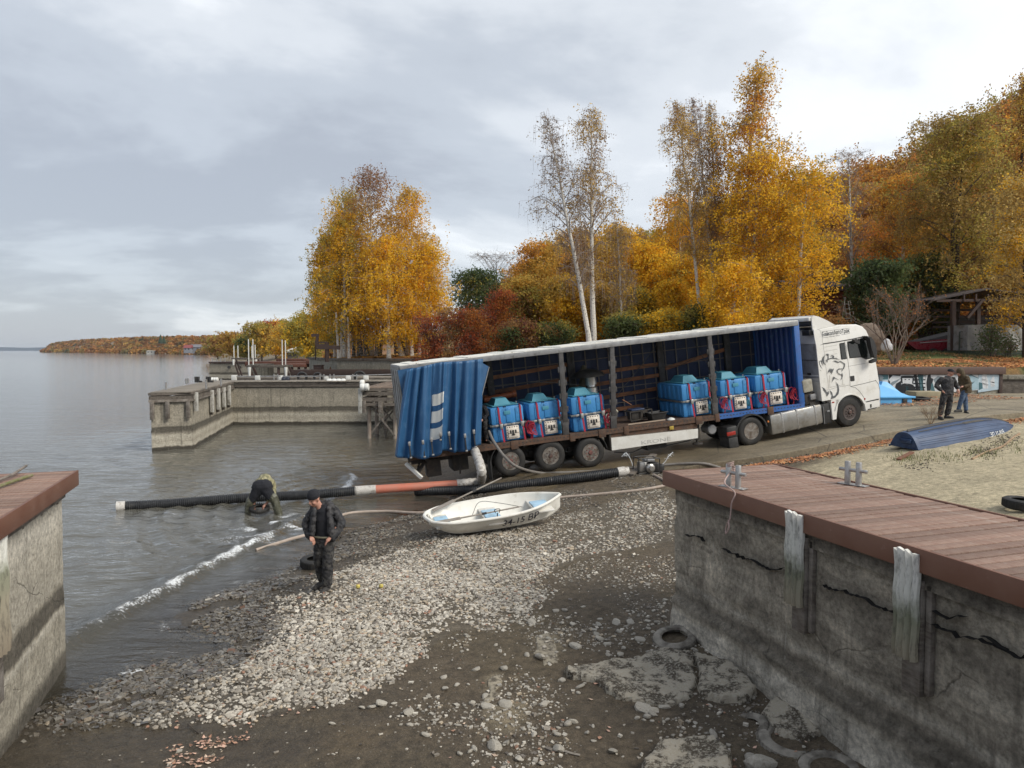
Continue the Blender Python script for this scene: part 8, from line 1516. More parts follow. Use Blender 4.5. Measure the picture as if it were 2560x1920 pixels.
def shrub(name,label,cat,p,H,Wd,m,stems,levels,r0,seed,leafcol=None,nleaf=0,leaf=.09):
    r=np.random.default_rng(seed); T=thing(name,label,cat,loc=p); b=MB(); tips=[]
    def grow(a,d,L_,rad,lv):
        bend=r.normal(0,.10,3); m1=a+d*L_*.5+bend*L_*.3; d2=d+bend+np.array([0,0,.05]); d2/=np.linalg.norm(d2); e=m1+d2*L_*.5; b.tube([a,m1,e],[rad,rad*.8,rad*.6],4 if lv>1 else 3,caps=False); tips.append(e); tips.append(m1)
        if lv<levels:
            for k in range(r.integers(2,4)): q=d2+r.normal(0,.34,3)*np.array([1,1,.6]); q[2]=max(q[2],.12); q/=np.linalg.norm(q); grow(e if k else m1+(e-m1)*.6,q,L_*r.uniform(.58,.85),rad*.58,lv+1)
    for i in range(stems):
        a=2*math.pi*i/stems+r.uniform(-.4,.4); sp=r.uniform(.15,1.)*Wd/H; d=np.array([math.cos(a)*sp,math.sin(a)*sp,1.]); d/=np.linalg.norm(d); grow(np.array([p[0]+.06*math.cos(a)*H*.3,p[1]+.06*math.sin(a)*H*.3,p[2]-.03]),d,H*.36*r.uniform(.8,1.15),r0,0)
    o=put('stems',b.mesh('stems',m,fix=False),None,T); tag(o,kind='stuff')
    if nleaf:
        t=np.array(tips); t=t[r.integers(len(t),size=nleaf)]+r.normal(0,.07,(nleaf,3)); V=leafquads(t,leaf,r); col=np.repeat(np.array(leafcol)[r.integers(len(leafcol),size=nleaf)]*r.uniform(.6,1.2,(nleaf,1)),4,axis=0); me=fmesh('leaves',V,np.arange(4*nleaf).reshape(-1,4),col=col); me.materials.append(M_leaf); tag(put('leaves',me,None,T),kind='stuff')
p=(*place(2236,37.2),g1(*place(2236,37.2))); shrub('bare_shrub','bare brown many stemmed shrub on the leafy bank above the mural','bush',p,3.9,2.0,M_twig,9,5,.045,88,[(.34,.15,.06),(.45,.20,.07)],700)
p=onground(2326,1070); shrub('dry_weed','dry brown weed clump on the ramp edge between cab and upturned boat','plant',p,.80,.55,M_weed,16,3,.007,90)
# ================================================================ shed, cabin, trailers behind the bank
cabn=thing('log_cabin','red brown log cabin with a dark roof behind the truck cab','cabin',loc=(24,54,4.5)); Yc=54.
a=aty(2015,728,Yc);c=aty(2150,728,Yc); x0,x1=a[0],c[0]+1; zt=a[2]; zb=g1((x0+x1)/2,Yc)-.3; n=int((zt-zb)/.27)
M_log=mat('red_brown_logs',(.235,.072,.032),.65,c2=(.18,.055,.028),scale=3,var=.2)
for k in range(n): b=MB(); z=zb+(k+.5)*(zt-zb)/n; b.tube([(x0,Yc,z),(x1,Yc,z)],.145,8); b.build('log',M_log,cabn)
b=MB(); b.box(x0+.05,x1-.05,Yc+.1,Yc+4,zb,zt); b.build('cabin_wall',M_log,cabn); b=MB(); b.add([(x0-.5,Yc-.6,zt),(x1+.5,Yc-.6,zt),(x1+.5,Yc+4.5,zt),(x0-.5,Yc+4.5,zt),(x0-.5,Yc-.6,zt+.3),(x1+.5,Yc-.6,zt+.3),(x1+.5,Yc+4.5,zt+1.2),(x0-.5,Yc+4.5,zt+1.2)],BOXF); b.build('cabin_roof',M_dkbrown,cabn)
sh=thing('log_shed','dark log shed half hidden under the golden birches','shed',loc=(-9,72,4)); a=aty(985,850,72);c=aty(1048,884,72)
for k in range(6): b=MB(); z=c[2]+(a[2]-c[2])*(k+.5)/6; b.tube([(a[0],72,z),(c[0],72,z)],.14,7); b.build('log',M_dkbrown,sh)
b=MB(); b.box(a[0],c[0],72.1,75,c[2]-.5,a[2]); b.build('shed_wall',M_dkbrown,sh); b=MB(); b.box(a[0]-.4,c[0]+.4,71.6,75.5,a[2],a[2]+.2); b.build('shed_roof',M_chas,sh)
ld=thing('step_ladder','pale aluminium step ladder standing open before the red brown cabin','ladder',loc=aty(2128,800,50)); YL=50.
for (u0,v0,u1,v1,dy) in ((2104,800,2113,750,0),(2118,798,2110,750,.5),(2128,798,2119,748,0),(2140,800,2122,748,.5)): b=MB(); q0=aty(u0,v0+8,YL+dy);q1=aty(u1,v1-6,YL+.2); b.beam(q0,q1,.05); b.build('ladder_rail',M_steel,ld)
for k in range(4): b=MB(); f=k/4; b.beam(aty(2106+2*k,796-12*k,YL),aty(2127-2*k,796-12*k,YL),.05); b.build('rung',M_steel,ld)
def rock(name,label,cat,p,s,m,seed,sub=3,group=None,amp=.35):
    bm=bmesh.new(); bmesh.ops.create_icosphere(bm,subdivisions=sub,radius=1); r=np.random.default_rng(seed); o=r.uniform(0,50,3)
    for v in bm.verts:
        c=v.co.copy(); n=float(fbm(c.x*1.+o[0],c.y+c.z*.7+o[1],1.1,3,seed%4))-.5; v.co=Vector((c.x*s[0],c.y*s[1],c.z*s[2]))*(1+n*amp*2)
    me=bpy.data.meshes.new(name); bm.to_mesh(me); bm.free(); me.materials.append(m); ob=put(name,me); ob.location=p; ob.rotation_euler=(r.uniform(-.2,.2),r.uniform(-.2,.2),r.uniform(0,6)); return tag(ob,label,cat,group) if label else ob
M_rock=mat('pale_limestone',(.46,.43,.37),.85,c2=(.36,.33,.28),scale=8,dirt=(.20,.17,.13),ds=6,dlo=.52,dhi=.75,bump=.5,bs=25,var=.25); M_rockb=mat('tan_boulder',(.30,.235,.18),.9,c2=(.22,.17,.13),scale=4)
p=aty(2172,845,44); rock('boulder','tan canvas coloured boulder beside the cab windscreen on the bank','boulder',(p[0],44,p[2]),(.95,.7,.85),M_rockb,3)
p=aty(2216,868,42); wb=rock('sack','white bulging sack standing left of the bare shrub','sack',(p[0],42,p[2]+.05),(.34,.25,.36),mat('white_sack',(.70,.70,.70),.7,c2=(.45,.45,.46),scale=6),5,amp=.55)
cp=thing('carport','dark timber carport with open truss roof over boats and trailers','carport',loc=(31,48,5)); YC=47.
def cb_(u0,v0,u1,v1,Y0,Y1,t,name): b=MB(); b.beam(aty(u0,v0,Y0),aty(u1,v1,Y1),t); b.build(name,M_dkbrown,cp)
b=MB(); R0=[aty(2335,752,46.5),aty(2470,724,46.5),aty(2640,745,46.5)]; R1=[q+np.array([0,6,.1]) for q in R0]
for i in (0,1): b.add([tuple(R0[i]),tuple(R0[i+1]),tuple(R1[i+1]),tuple(R1[i]),tuple(R0[i]+(0,0,.10)),tuple(R0[i+1]+(0,0,.10)),tuple(R1[i+1]+(0,0,.10)),tuple(R1[i]+(0,0,.10))],BOXF)
b.build('carport_roof',mat('old_slate_roof',(.085,.07,.07),.8,c2=(.06,.05,.05),scale=3),cp)
cb_(2340,752,2640,748,46.6,46.6,.16,'tie_beam')
for u in (2383,2445,2520,2600): cb_(u,752,u,895,47 if u!=2383 else 44.5,47 if u!=2383 else 44.5,.22,'post')
for k,v in enumerate((776,792,806,818)): cb_(2330,v,2640,v-3,49+.3*k,49+.3*k,.14,'rail')
cb_(2418,795,2458,748,46.5,46.5,.16,'brace'); 
for u in (2410,2440,2470,2500): cb_(u,752,u,735,46.5,46.5,.09,'truss_strut')
b=MB(); b.box(aty(2300,800,53.5)[0],aty(2700,800,53.5)[0],53.5,53.7,4.0,aty(2400,790,53.5)[2]); b.build('back_boarding',mat('dark_boarding',(.022,.018,.016),.9),cp)
rb=thing('covered_motorboat','dark red motorboat under a black cover on a trailer inside the carport','boat',loc=(26,46,4.4)); Yb=45.5
hp=[aty(u,v,Yb) for u,v in ((2268,856),(2290,873),(2330,876),(2440,876),(2440,842),(2400,846),(2350,849),(2310,853))]; b=MB(); b.prism([(q[0],q[2]) for q in hp],Yb,Yb+2); b.build('hull',mat('dark_red_gelcoat',(.16,.012,.02),.3,c2=(.12,.01,.018)),rb)
hp=[aty(u,v,Yb) for u,v in ((2305,853),(2400,845),(2440,841),(2440,824),(2400,830),(2340,845))]; b=MB(); b.prism([(q[0],q[2]) for q in hp],Yb+.1,Yb+1.9); b.build('boat_cover',M_blkc,rb)
b=MB(); q0=aty(2300,857,Yb-.02); q1=aty(2440,847,Yb-.02); b.beam(q0,q1,.03,.05); b.build('stripe',M_rail,rb)
for u in (2332,2366): b=MB(); q=aty(u,884,Yb); b.lathe([(0,.33),(.2,.33)],(q[0],Yb-.1,q[2]),(0,1,0),18); w_=b.build('trailer_wheel',M_tyre,rb); b=MB(); b.lathe([(0,.17),(.02,.15)],(q[0],Yb-.13,q[2]),(0,1,0),12); b.build('rim',M_rail,w_)
tt=thing('tarpaulin_trailer','box trailer covered with a sagging grey tarpaulin at the right edge','trailer',loc=(27,43,4.5)); Yt=43.
a=aty(2420,812,Yt);c=aty(2600,876,Yt); nx,nz=36,14; X,Z,Q=grid(np.linspace(a[0],c[0],nx),np.linspace(c[2],a[2],nz)); D=.05*np.sin(X*4.1+1)*sstep(a[2],c[2],Z)+.09*(fbm(X,Z,.7,4,2)-.5)+.03*np.sin(X*9+Z*4)
me=fmesh('tarpaulin',np.stack([X,Yt-D,Z+.03*np.sin(X*2.3)*(Z>a[2]-.1)],1),Q,smooth=True); tp=put('tarpaulin',me,mat('grey_tarpaulin',(.36,.365,.355),.55,c2=(.28,.285,.275),scale=1.5,bump=.2,bs=6),tt)
b=MB(); b.add([(a[0],Yt+.05,c[2]),(c[0],Yt+.05,c[2]),(c[0],Yt+2,c[2]),(a[0],Yt+2,c[2]),(a[0],Yt+.05,a[2]),(c[0],Yt+.05,a[2]),(c[0],Yt+2,a[2]),(a[0],Yt+2,a[2])],BOXF); b.build('tarpaulin_body',M_door,tt)
b=MB(); b.box(a[0]-.1,c[0],Yt-.05,Yt+2,c[2]-.35,c[2]-.02); b.build('trailer_bed',mat('dark_green_steel',(.03,.05,.035),.6),tt)
for u in (2445,2570): b=MB(); q=aty(u,892,Yt); b.lathe([(0,.33),(.22,.33)],(q[0],Yt,q[2]),(0,1,0),18); b.build('trailer_wheel',M_tyre,tt)
b=MB(); q=aty(2398,876,43.5); 
for dx in (0,.5): b.beam((q[0]+dx,43.5,q[2]-.2),(q[0]+dx,43.5,q[2]+1.1),.06)
for dz in (.2,.7,1.1): b.beam((q[0],43.5,q[2]+dz),(q[0]+.5,43.5,q[2]+dz),.05)
tag(b.build('metal_gate',mat('green_grey_tube',(.06,.075,.06),.7)),'small grey green tube frame gate left of the tarpaulin trailer','gate')
# ================================================================ far shore
def far_hill():
    us=np.linspace(100,1300,90); 
    Yw=np.interp(us,[100,113,250,350,600,760,1300],[1650,1550,1150,950,620,430,330]); vt=np.interp(us,[100,113,130,200,300,400,520,700,800,1300],[882,872,856,848,842,838,835,830,828,826])
    V=[];rows=9
    for u,Y,v in zip(us,Yw,vt):
        x=(u-1280)/F
        for k in range(rows):
            f=k/(rows-1); yy=Y*(1+.55*f); top=(EYE+(876-v)/F*Y*1.5)-12; h=-1.5+(max(top,0)+3)*sstep(.02,.75,f) if k else -1.5; V.append((x*yy,yy,h))
    V=np.array(V); n=len(us); i=np.arange(n-1)[:,None]*rows+np.arange(rows-1)[None]; i=i.ravel(); me=fmesh('far_hillside',V,np.stack([i,i+rows,i+rows+1,i+1],1),smooth=True); put('far_hillside',me,mat('far_bank_soil',(.16,.12,.07),.9,c2=(.22,.15,.08),scale=.02)); bpy.data.objects['far_hillside']['kind']='structure'
    # wood on it: thousands of small crowns, read as one mass
    r=np.random.default_rng(9); VV=[];CC=[]; cols=np.array([(.46,.23,.075),(.50,.28,.08),(.40,.19,.07),(.35,.21,.08),(.26,.20,.08),(.50,.33,.10),(.15,.15,.07)]); wts=np.array([5,4,4,3,2,2,.8]); wts/=wts.sum()
    N=3400; u=r.uniform(104,1250,N)**1.0; Yb=np.interp(u,us,Yw); f=r.uniform(0,1,N)**1.15*.42; Y=Yb*(1+.02+f*1.3); v=np.interp(u,us,vt); top=(EYE+(876-v)/F*Yb*1.5)-12
    zc=(-1.5+(np.maximum(top,0)+3)*sstep(.02,.75,f*1.3/.55)); x=(u-1280)/F*Y; size=r.uniform(.75,1.25,N)*np.interp(Yb,[330,600,1000,1600],[4.2,4.6,5.2,5.6]); vt_lim=EYE+(876-(v-2))/F*Y
    ci=r.choice(7,N,p=wts); m=34
    g=r.normal(size=(N,m,3)); g/=np.linalg.norm(g,axis=2)[...,None]; g[...,2]=np.abs(g[...,2])*1.0-.25; rad=size[:,None,None]*r.uniform(.72,1.02,(N,m,1)); C=np.stack([x,Y,zc+size*.6],1)[:,None]+g*rad*np.array([.85,.85,1.0]); 
    C[...,2]=np.minimum(C[...,2],vt_lim[:,None]+r.normal(0,.7,(N,m))); C=C.reshape(-1,3); ls=np.repeat(size,m)[:,None]*.55
    a=r.normal(size=C.shape);a/=np.linalg.norm(a,axis=1)[:,None];b=np.cross(a,r.normal(size=C.shape));b/=np.linalg.norm(b,axis=1)[:,None]; q=np.stack([C-a*ls*.5,C+b*ls*.5,C+a*ls*.5,C-b*ls*.5],1).reshape(-1,3)
    shade=r.uniform(.7,1.25,(len(C),1)); col=np.repeat(cols[ci],m,axis=0)*shade*np.repeat(r.uniform(.5,1.35,(N,1)),m,axis=0); me=fmesh('far_wood',q,np.arange(len(q)).reshape(-1,4),col=np.repeat(col,4,axis=0)); me.materials.append(M_leaf); tag(put('far_wood',me),'autumn wood covering the low far shore at the left','wood',kind='stuff')
far_hill()
b=MB(); us=np.linspace(-400,140,40); 
P=[(( u-1280)/F*8200,8200) for u in us]; V=[(x,y,-5) for x,y in P]+[(x,y,(876-868.5+.8*math.sin(i*.7))/F*8200+4) for i,(x,y) in enumerate(P)]+[(x*1.1,y*1.1,(876-868)/F*8200) for x,y in P]; n=len(P)
b.add(V,[(i,i+1,i+n+1,i+n) for i in range(n-1)]+[(i+n,i+n+1,i+2*n+1,i+2*n) for i in range(n-1)]); o=b.build('distant_hills',mat('distant_hills_haze_blue',(.085,.125,.185),.95,c2=(.10,.14,.20),scale=.002,bump=0)); tag(o,kind='structure')  # air haze painted into the hills as a blue base colour
def far_house(label,u0,u1,v0,vm,v1,Y,roofm,wallm,gable=True):
    a=aty(u0,vm,Y);c=aty(u1,v1,Y); ridge=aty(u0,v0,Y)[2]; t=thing('house',label,'house',loc=(a[0],Y,c[2])); b=MB(); b.box(a[0],c[0],Y,Y+8,c[2]-3,a[2]); b.build('house_wall',wallm,t); b=MB(); b.add([(a[0]-.6,Y-.6,a[2]),(c[0]+.6,Y-.6,a[2]),(c[0]+.6,Y+8.6,a[2]),(a[0]-.6,Y+8.6,a[2]),(a[0]-.6,Y+4,ridge),(c[0]+.6,Y+4,ridge)],[(0,1,5,4),(2,3,4,5),(1,2,5),(3,0,4),(0,3,2,1)]); b.build('house_roof',roofm,t,smooth=False)
    n=max(2,int((c[0]-a[0])/4))
    for k in range(n): b=MB(); xx=a[0]+(c[0]-a[0])*(k+.5)/n; b.box(xx-.6,xx+.6,Y-.05,Y+.05,(a[2]+c[2])/2-.6,(a[2]+c[2])/2+.9); b.build('window',M_glass,t)
M_rr=mat('faded_red_roof',(.26,.07,.07),.7); M_gw=mat('grey_house_wall',(.26,.27,.30),.8); M_gr=mat('grey_roof',(.20,.20,.22),.8); M_ww=mat('pale_wall',(.55,.53,.48),.8)
far_house('far house with a faded red roof on the left shore',459,476,862,870,876,780,M_rr,M_gw); far_house('far grey house with steep roof right of the red roofed one',475,499,861,868,877,785,M_gr,M_gw); far_house('small pale far house between trees, right of the grey one',518,528,858,864,870,760,M_gr,M_ww)
far_house('long low white boathouse at the waterline of the far shore',366,408,876.5,878,883,915,M_ww,M_ww)
for i,(u,vt,hw,Y) in enumerate(((403,838,6,915),(411,840,5,925),(403,856,7,905),(600,851,5,600),(607,853,5,610))):
    x=(u-1280)/F*Y; zt=EYE+(876-vt)/F*Y; t=thing('fir_tree',['tallest dark fir on the far shore, left of the red roof','dark fir just right of the tallest on the far shore','low dark fir below the tallest on the far shore','dark fir behind the pale far house','smaller dark fir right of the one behind the pale house'][i],'tree',loc=(x,Y,0),group='dark firs on the far shore'); b=MB(); h=zt-13; rr_=hw/F*Y*1.5
    for k in range(6): z0=13+h*k/6; b.lathe([(0,rr_*(1-k/6.5)),(h/4.2,rr_*.25*(1-k/6.5))],(x,Y,z0),(0,0,1),9)
    b.build('crown',mat('dark_fir',(.025,.045,.028),.9,c2=(.04,.06,.03),scale=.5,bump=0),t); b=MB(); b.tube([(x,Y,0),(x,Y,8)],.3,6); b.build('trunk',M_bark,t)
# middle distance: sloping white roofed landing, bank and a few rounder trees
for i,(u,Y,vt,hw,cs,lb) in enumerate(((585,250,838,34,(OCH,BRN,OLV),'round ochre tree on the middle shore, behind the boat lifts'),(655,230,815,40,(OCH,OLV,BRN),'large olive ochre tree on the middle shore'),(690,235,812,38,(RST,RED,ORG),'rust red tree on the middle shore beside the olive one'),(735,150,815,42,(OCH,ORG),'pale ochre birch left of the golden clump'),(770,120,800,40,(OLV,YEL),'yellow green tree at the left foot of the golden clump'),(620,240,846,24,(OLV,GRN),'small green yellow tree on the middle shore'),(545,300,848,26,(BRN,OLV),'brown tree on the middle shore left of the others'),(715,200,826,34,(GOLD,OCH),'gold tree on the middle shore'))):
    x=(u-1280)/F*Y; z=.8 if Y>180 else 2.6; zt=EYE+(876-vt)/F*Y; mk_tree('broadleaf_tree',lb,'tree',(x,Y,z),zt-z,hw/F*Y,zb=.12,limbs=34,twigs=26,per=9,leaf=.5 if Y>180 else .36,cols=cs,w=(3,2,1)[:len(cs)],weep=.15,trunk=.25,bark=M_bark,prof='round',spread=1.0,twigvis=0,seed=170+i)
b=MB(); Vp=[(( u-1280)/F*Y,Y,z) for u,Y,z in ((520,330,-.6),(640,210,-.6),(735,140,-.6),(800,92,-.6),(860,92,2.5),(800,150,3.2),(730,240,3.0),(560,420,3.0))]; b.add(Vp,[(0,1,6,7),(1,2,5,6),(2,3,4,5)]); o=b.build('middle_shore',mat('middle_shore_ground',(.20,.16,.11),.9,c2=(.14,.11,.06),scale=.3),smooth=False); tag(o,kind='structure')
wr_=thing('landing_roof','pale sloping roof of a landing stage on the middle shore','landing',loc=aty(730,872,135)); a=aty(712,877,135);c=aty(748,877,135); b=MB(); b.add([tuple(a),tuple(c),tuple(c+(1,6,2.0)),tuple(a+(3,6,1.0)),tuple(a+(0,0,-.3)),tuple(c+(0,0,-.3)),tuple(c+(1,6,1.7)),tuple(a+(3,6,.7))],BOXF); b.build('roof_sheet',M_ww,wr_); b=MB(); b.box(a[0]+.3,c[0]-.3,135.5,140,a[2]-2,a[2]-.3); b.build('landing_wall',M_oldwoodh,wr_)
# ================================================================ thin air haze
b=MB(); b.box(-12600,12600,-90,14200,-8,95); hz=b.mesh('haze',[],smooth=False); t=bpy.data.materials.new('air_haze'); t.use_nodes=True; nt=t.node_tree; nt.nodes.clear(); o_=nt.nodes.new('ShaderNodeOutputMaterial'); v_=nt.nodes.new('ShaderNodeVolumePrincipled'); v_.inputs['Color'].default_value=(.80,.87,.96,1); v_.inputs['Density'].default_value=.00005; nt.links.new(v_.outputs[0],o_.inputs['Volume']); hz.materials.append(t); tag(put('haze',hz),'thin pale air haze over the lake','haze',kind='stuff')
# ================================================================ gravel, stones, slabs, leaves
ICO=None
def ico():
    p=(1+5**.5)/2; v=np.array([(-1,p,0),(1,p,0),(-1,-p,0),(1,-p,0),(0,-1,p),(0,1,p),(0,-1,-p),(0,1,-p),(p,0,-1),(p,0,1),(-p,0,-1),(-p,0,1)],float); v/=np.linalg.norm(v[0])
    f=np.array([(0,11,5),(0,5,1),(0,1,7),(0,7,10),(0,10,11),(1,5,9),(5,11,4),(11,10,2),(10,7,6),(7,1,8),(3,9,4),(3,4,2),(3,2,6),(3,6,8),(3,8,9),(4,9,5),(2,4,11),(6,2,10),(8,6,7),(9,8,1)]); return v,f
CUBV=np.array([(x,y,z) for x in(-1,1) for y in(-1,1) for z in(-1,1)],float)*.68; CUBF=np.array([(0,1,3),(0,3,2),(4,6,7),(4,7,5),(0,4,5),(0,5,1),(2,3,7),(2,7,6),(0,2,6),(0,6,4),(1,5,7),(1,7,3)])
def pebbles(name,X,Y,S,col,label,cat,wet=None,lift=.25,seed=0):
    r=np.random.default_rng(seed); v,f=ico() if (name=='gravel_near') else (CUBV,CUBF); nv=len(v); n=len(X); Z=gzn(X,Y); ax=np.stack([S*r.uniform(.75,1.25,n),S*r.uniform(.5,.9,n),S*r.uniform(.32,.62,n)],1)
    P=v[None]*(1+r.uniform(-.25,.25,(n,nv,1)))*ax[:,None]; a=r.uniform(0,6.28,n); t=r.normal(0,.28,n); c,s=np.cos(a),np.sin(a); 
    y=P[...,1]*np.cos(t)[:,None]-P[...,2]*np.sin(t)[:,None]; z=P[...,1]*np.sin(t)[:,None]+P[...,2]*np.cos(t)[:,None]; x=P[...,0]
    V=np.stack([x*c[:,None]-y*s[:,None]+X[:,None],x*s[:,None]+y*c[:,None]+Y[:,None],z+(Z+ax[:,2]*lift)[:,None]],2).reshape(-1,3)
    Fq=(f[None]+np.arange(n)[:,None,None]*nv).reshape(-1,3); me=fmesh(name,V,Fq,smooth=False,col=np.repeat(col,nv,axis=0)); me.materials.append(M_peb if not wet else M_pebw); return tag(put(name,me),label,cat,kind='stuff')
def pm(name,rg): t=NT(name); a=t.attr('col').outputs[0]; c=t.mix(1.,a,t.ramp(t.noise(45,4,.7),[(.25,.65),(.75,1.25)]),'MULTIPLY'); return t.P(c,rg,0,t.bump(t.noise(120,3,.6),.3,.003),.35)
M_peb=pm('pebble_stone',.85); M_pebw=pm('wet_pebble_stone',.28)
PC=np.array([(.54,.50,.43),(.41,.375,.32),(.30,.265,.22),(.45,.375,.28),(.20,.175,.15),(.34,.20,.14)])
def sample(n,poly,seed,pad=0.):
    r=np.random.default_rng(seed); lo=poly.min(0)-pad; hi=poly.max(0)+pad; X=r.uniform(lo[0],hi[0],n); Y=r.uniform(lo[1],hi[1],n); return X,Y,r
# main bank of pale gravel
gp=GRAVEL; X,Y,r=sample(190000,gp,1,.35); ins=inpoly(X,Y,gp); d=sdist(X,Y,gp); sd=np.where(ins,d,-d); nz=fbm(X,Y,.55,4,2)-.5; Zg=gz(X,Y)
dens=sstep(-.18,.22,sd+nz*.9)*(.35+.65*sstep(.38,.52,fbm(X,Y,.8,4,1)))*np.where(Y<20,1,.0); dens*=np.interp(Y,[7.5,13,20],[1.1,1.1,.9]); dens*=1-.72*sstep(-.1,1.3,X+.10*(Y-14)+nz*1.4)
k=r.uniform(0,1,len(X))<dens*.62; X,Y,Zg=X[k],Y[k],Zg[k]; n=len(X); S=np.clip(r.lognormal(math.log(.0235),.33,n),.011,.06)*np.interp(Y,[8,13,19],[1.08,1.,1.05])
pi=r.choice(6,n,p=[.36,.26,.15,.13,.075,.025]); pat=fbm(X,Y,1.1,3,0)[:,None]; col=PC[pi]*r.uniform(.8,1.15,(n,1))*(.72+.5*pat); wetf=sstep(.135,.04,Zg+r.normal(0,.02,n))[:,None]; col=col*(1-.62*wetf); dry=wetf[:,0]<.5
# an extra dirty cast toward the upper right
nr=dry&(Y<11.5); fr_=dry&(Y>=11.5)
pebbles('gravel_near',X[nr],Y[nr],S[nr],col[nr],'pale grey gravel bank, nearer part along the mud','gravel',seed=3).name='gravel'
pebbles('gravel',X[fr_],Y[fr_],S[fr_],col[fr_],'pale grey gravel bank, farther part up to the dinghy','gravel',seed=33)
# dark wet stones in a band along the waterline and behind the dinghy
shore=np.array([p[:2] for p in [atz(u,v,0) for u,v in ((180,1750),(300,1722),(451,1666),(555,1585),(530,1540),(480,1505),(560,1480),(640,1462),(752,1418),(840,1365),(926,1319),(1041,1284),(1157,1245),(1250,1225))]])
t_=r.uniform(0,1,26000)*(len(shore)-1.001); i=t_.astype(int); f=(t_-i)[:,None]; P=shore[i]*(1-f)+shore[i+1]*f; P=P+r.normal(0,1,P.shape)*np.array([.38,.42])+np.array([.28,-.12]); zz=gz(P[:,0],P[:,1]); kk=(zz>-.05)&(zz<.22)&(fbm(P[:,0],P[:,1],.6,4,3)>.40); P=P[kk]; n=len(P)
Xw=np.r_[P[:,0],X[~dry]];Yw=np.r_[P[:,1],Y[~dry]]; n=len(Xw); pebbles('wet_gravel',Xw,Yw,np.clip(r.lognormal(math.log(.024),.4,n),.011,.065),PC[r.choice(6,n,p=[.10,.28,.28,.12,.2,.02])]*r.uniform(.22,.5,(n,1)),'dark wet stones along the edge of the water','gravel',wet=True,seed=4)
q=W2([(1000,1290),(1160,1260),(1300,1245),(1420,1240),(1640,1200),(1640,1262),(1420,1300),(1380,1325),(1120,1352),(1000,1370),(870,1400),(820,1370),(900,1325)],.3); X,Y,r=sample(34000,q,7,.1); k=inpoly(X,Y,q)&(fbm(X,Y,.9,4,1)+r.uniform(-.1,.1,len(X))>.46); X,Y=X[k],Y[k]; n=len(X)
pebbles('fine_dark_gravel',X,Y,np.clip(r.lognormal(math.log(.022),.35,n),.012,.05),PC[r.choice(6,n,p=[.10,.22,.30,.16,.2,.02])]*r.uniform(.35,.75,(n,1)),'fine dark gravel between the dinghy and the black pipe','gravel',seed=5)
# sparse small stones over the mud, denser towards the pier
q=W2([(60,1925),(300,1800),(834,1756),(1138,1595),(1345,1470),(1450,1425),(1690,1400),(1720,1600),(2200,1925)],.35); X,Y,r=sample(60000,q,9); dd=fbm(X,Y,1.,4,0)-.5+.10*(X>.0); k=inpoly(X,Y,q)&(r.uniform(0,1,len(X))<sstep(-.02,.22,dd)*.42*sstep(-4.,0.,X)+.02); X,Y=X[k],Y[k]; n=len(X)
pebbles('scattered_grit',X,Y,np.clip(r.lognormal(math.log(.0145),.5,n),.006,.045),PC[r.choice(6,n,p=[.42,.18,.16,.10,.12,.02])]*r.uniform(.5,1.1,(n,1)),'small stones and grit scattered over the dark mud','grit',seed=6)
# rubble in the sand / foot of the kerb
P=np.array([rampline(S_,KERB-.35+w_) for S_,w_ in zip(r.uniform(7,16,2600),r.normal(0,.28,2600))]); pebbles('kerb_rubble',P[:,0],P[:,1],np.clip(r.lognormal(math.log(.025),.4,2600),.012,.08),PC[r.choice(6,2600,p=[.2,.2,.25,.15,.18,.02])]*r.uniform(.3,.8,(2600,1)),'dark rubble strip at the foot of the ramp edge','rubble',seed=8)
P=np.array([frR.W(x,1.95+abs(w),0)[:2] for x,w in zip(r.uniform(-.3,9,1500),r.normal(0,.7,1500))])
# individual stones on the mud
SM=[]
for i in range(7):
    bm=bmesh.new(); bmesh.ops.create_icosphere(bm,subdivisions=2,radius=1); rq=np.random.default_rng(400+i); o=rq.uniform(0,60,2); cut=rq.normal(size=(5,3)); cut/=np.linalg.norm(cut,axis=1)[:,None]
    for v in bm.verts:
        c=np.array(v.co); 
        for q_ in cut: dd_=c@q_-.62; c=c-q_*max(dd_,0)*.9
        c=c*(1+(float(fbm(c[0]+o[0],c[1]+c[2]+o[1],.8,3,i%4))-.5)*.35); v.co=Vector((c[0]*1.0,c[1]*.74,c[2]*.5))
    me=bpy.data.meshes.new('stone'); bm.to_mesh(me); bm.free(); me.materials.append(M_rock); SM.append(me)
rs=random.Random(21); stones=[(1318,1640),(1440,1620),(1500,1600),(1548,1580),(1405,1560),(1432,1562),(1490,1588),(1520,1640),(1560,1622),(1590,1646),(1600,1602),(1352,1646),(1250,1630),(1262,1640),(1110,1696),(1142,1716),(1148,1672),(1190,1678),(1205,1640),(1260,1675),(1112,1728),(1290,1704),(1212,1745),(1264,1767),(1217,1770),(1361,1764),(1180,1760),(1090,1804),(1020,1785),(1024,1814),(1046,1774),(1446,1735),(1450,1720),(1404,1704),(1272,1740),(1395,1838),(1397,1825),(1335,1842),(1420,1815),(1482,1820),(1192,1910),(1268,1910),(1235,1872),(1175,1885),(1300,1900),(1210,1855),(1185,1875),(1150,1890),(1275,1888),(1395,1880),(1620,1766),(1630,1780),(1608,1775),(1660,1770),(1668,1800),(1660,1810),(1635,1790),(1705,1770),(1738,1810),(1625,1855),(1550,1640),(1575,1560),(1540,1560),(1620,1575),(1645,1560),(1660,1545),(1500,1550),(1420,1545),(1478,1575),(1582,1700),(1880,1905),(1900,1915),(2010,1870),(1795,1880),(1785,1840),(835,1760),(905,1772),(955,1765),(830,1810),(1082,1806),(930,1770),(985,1760),(800,1765),(1350,1545),(1390,1530),(1372,1600),(1330,1560)]
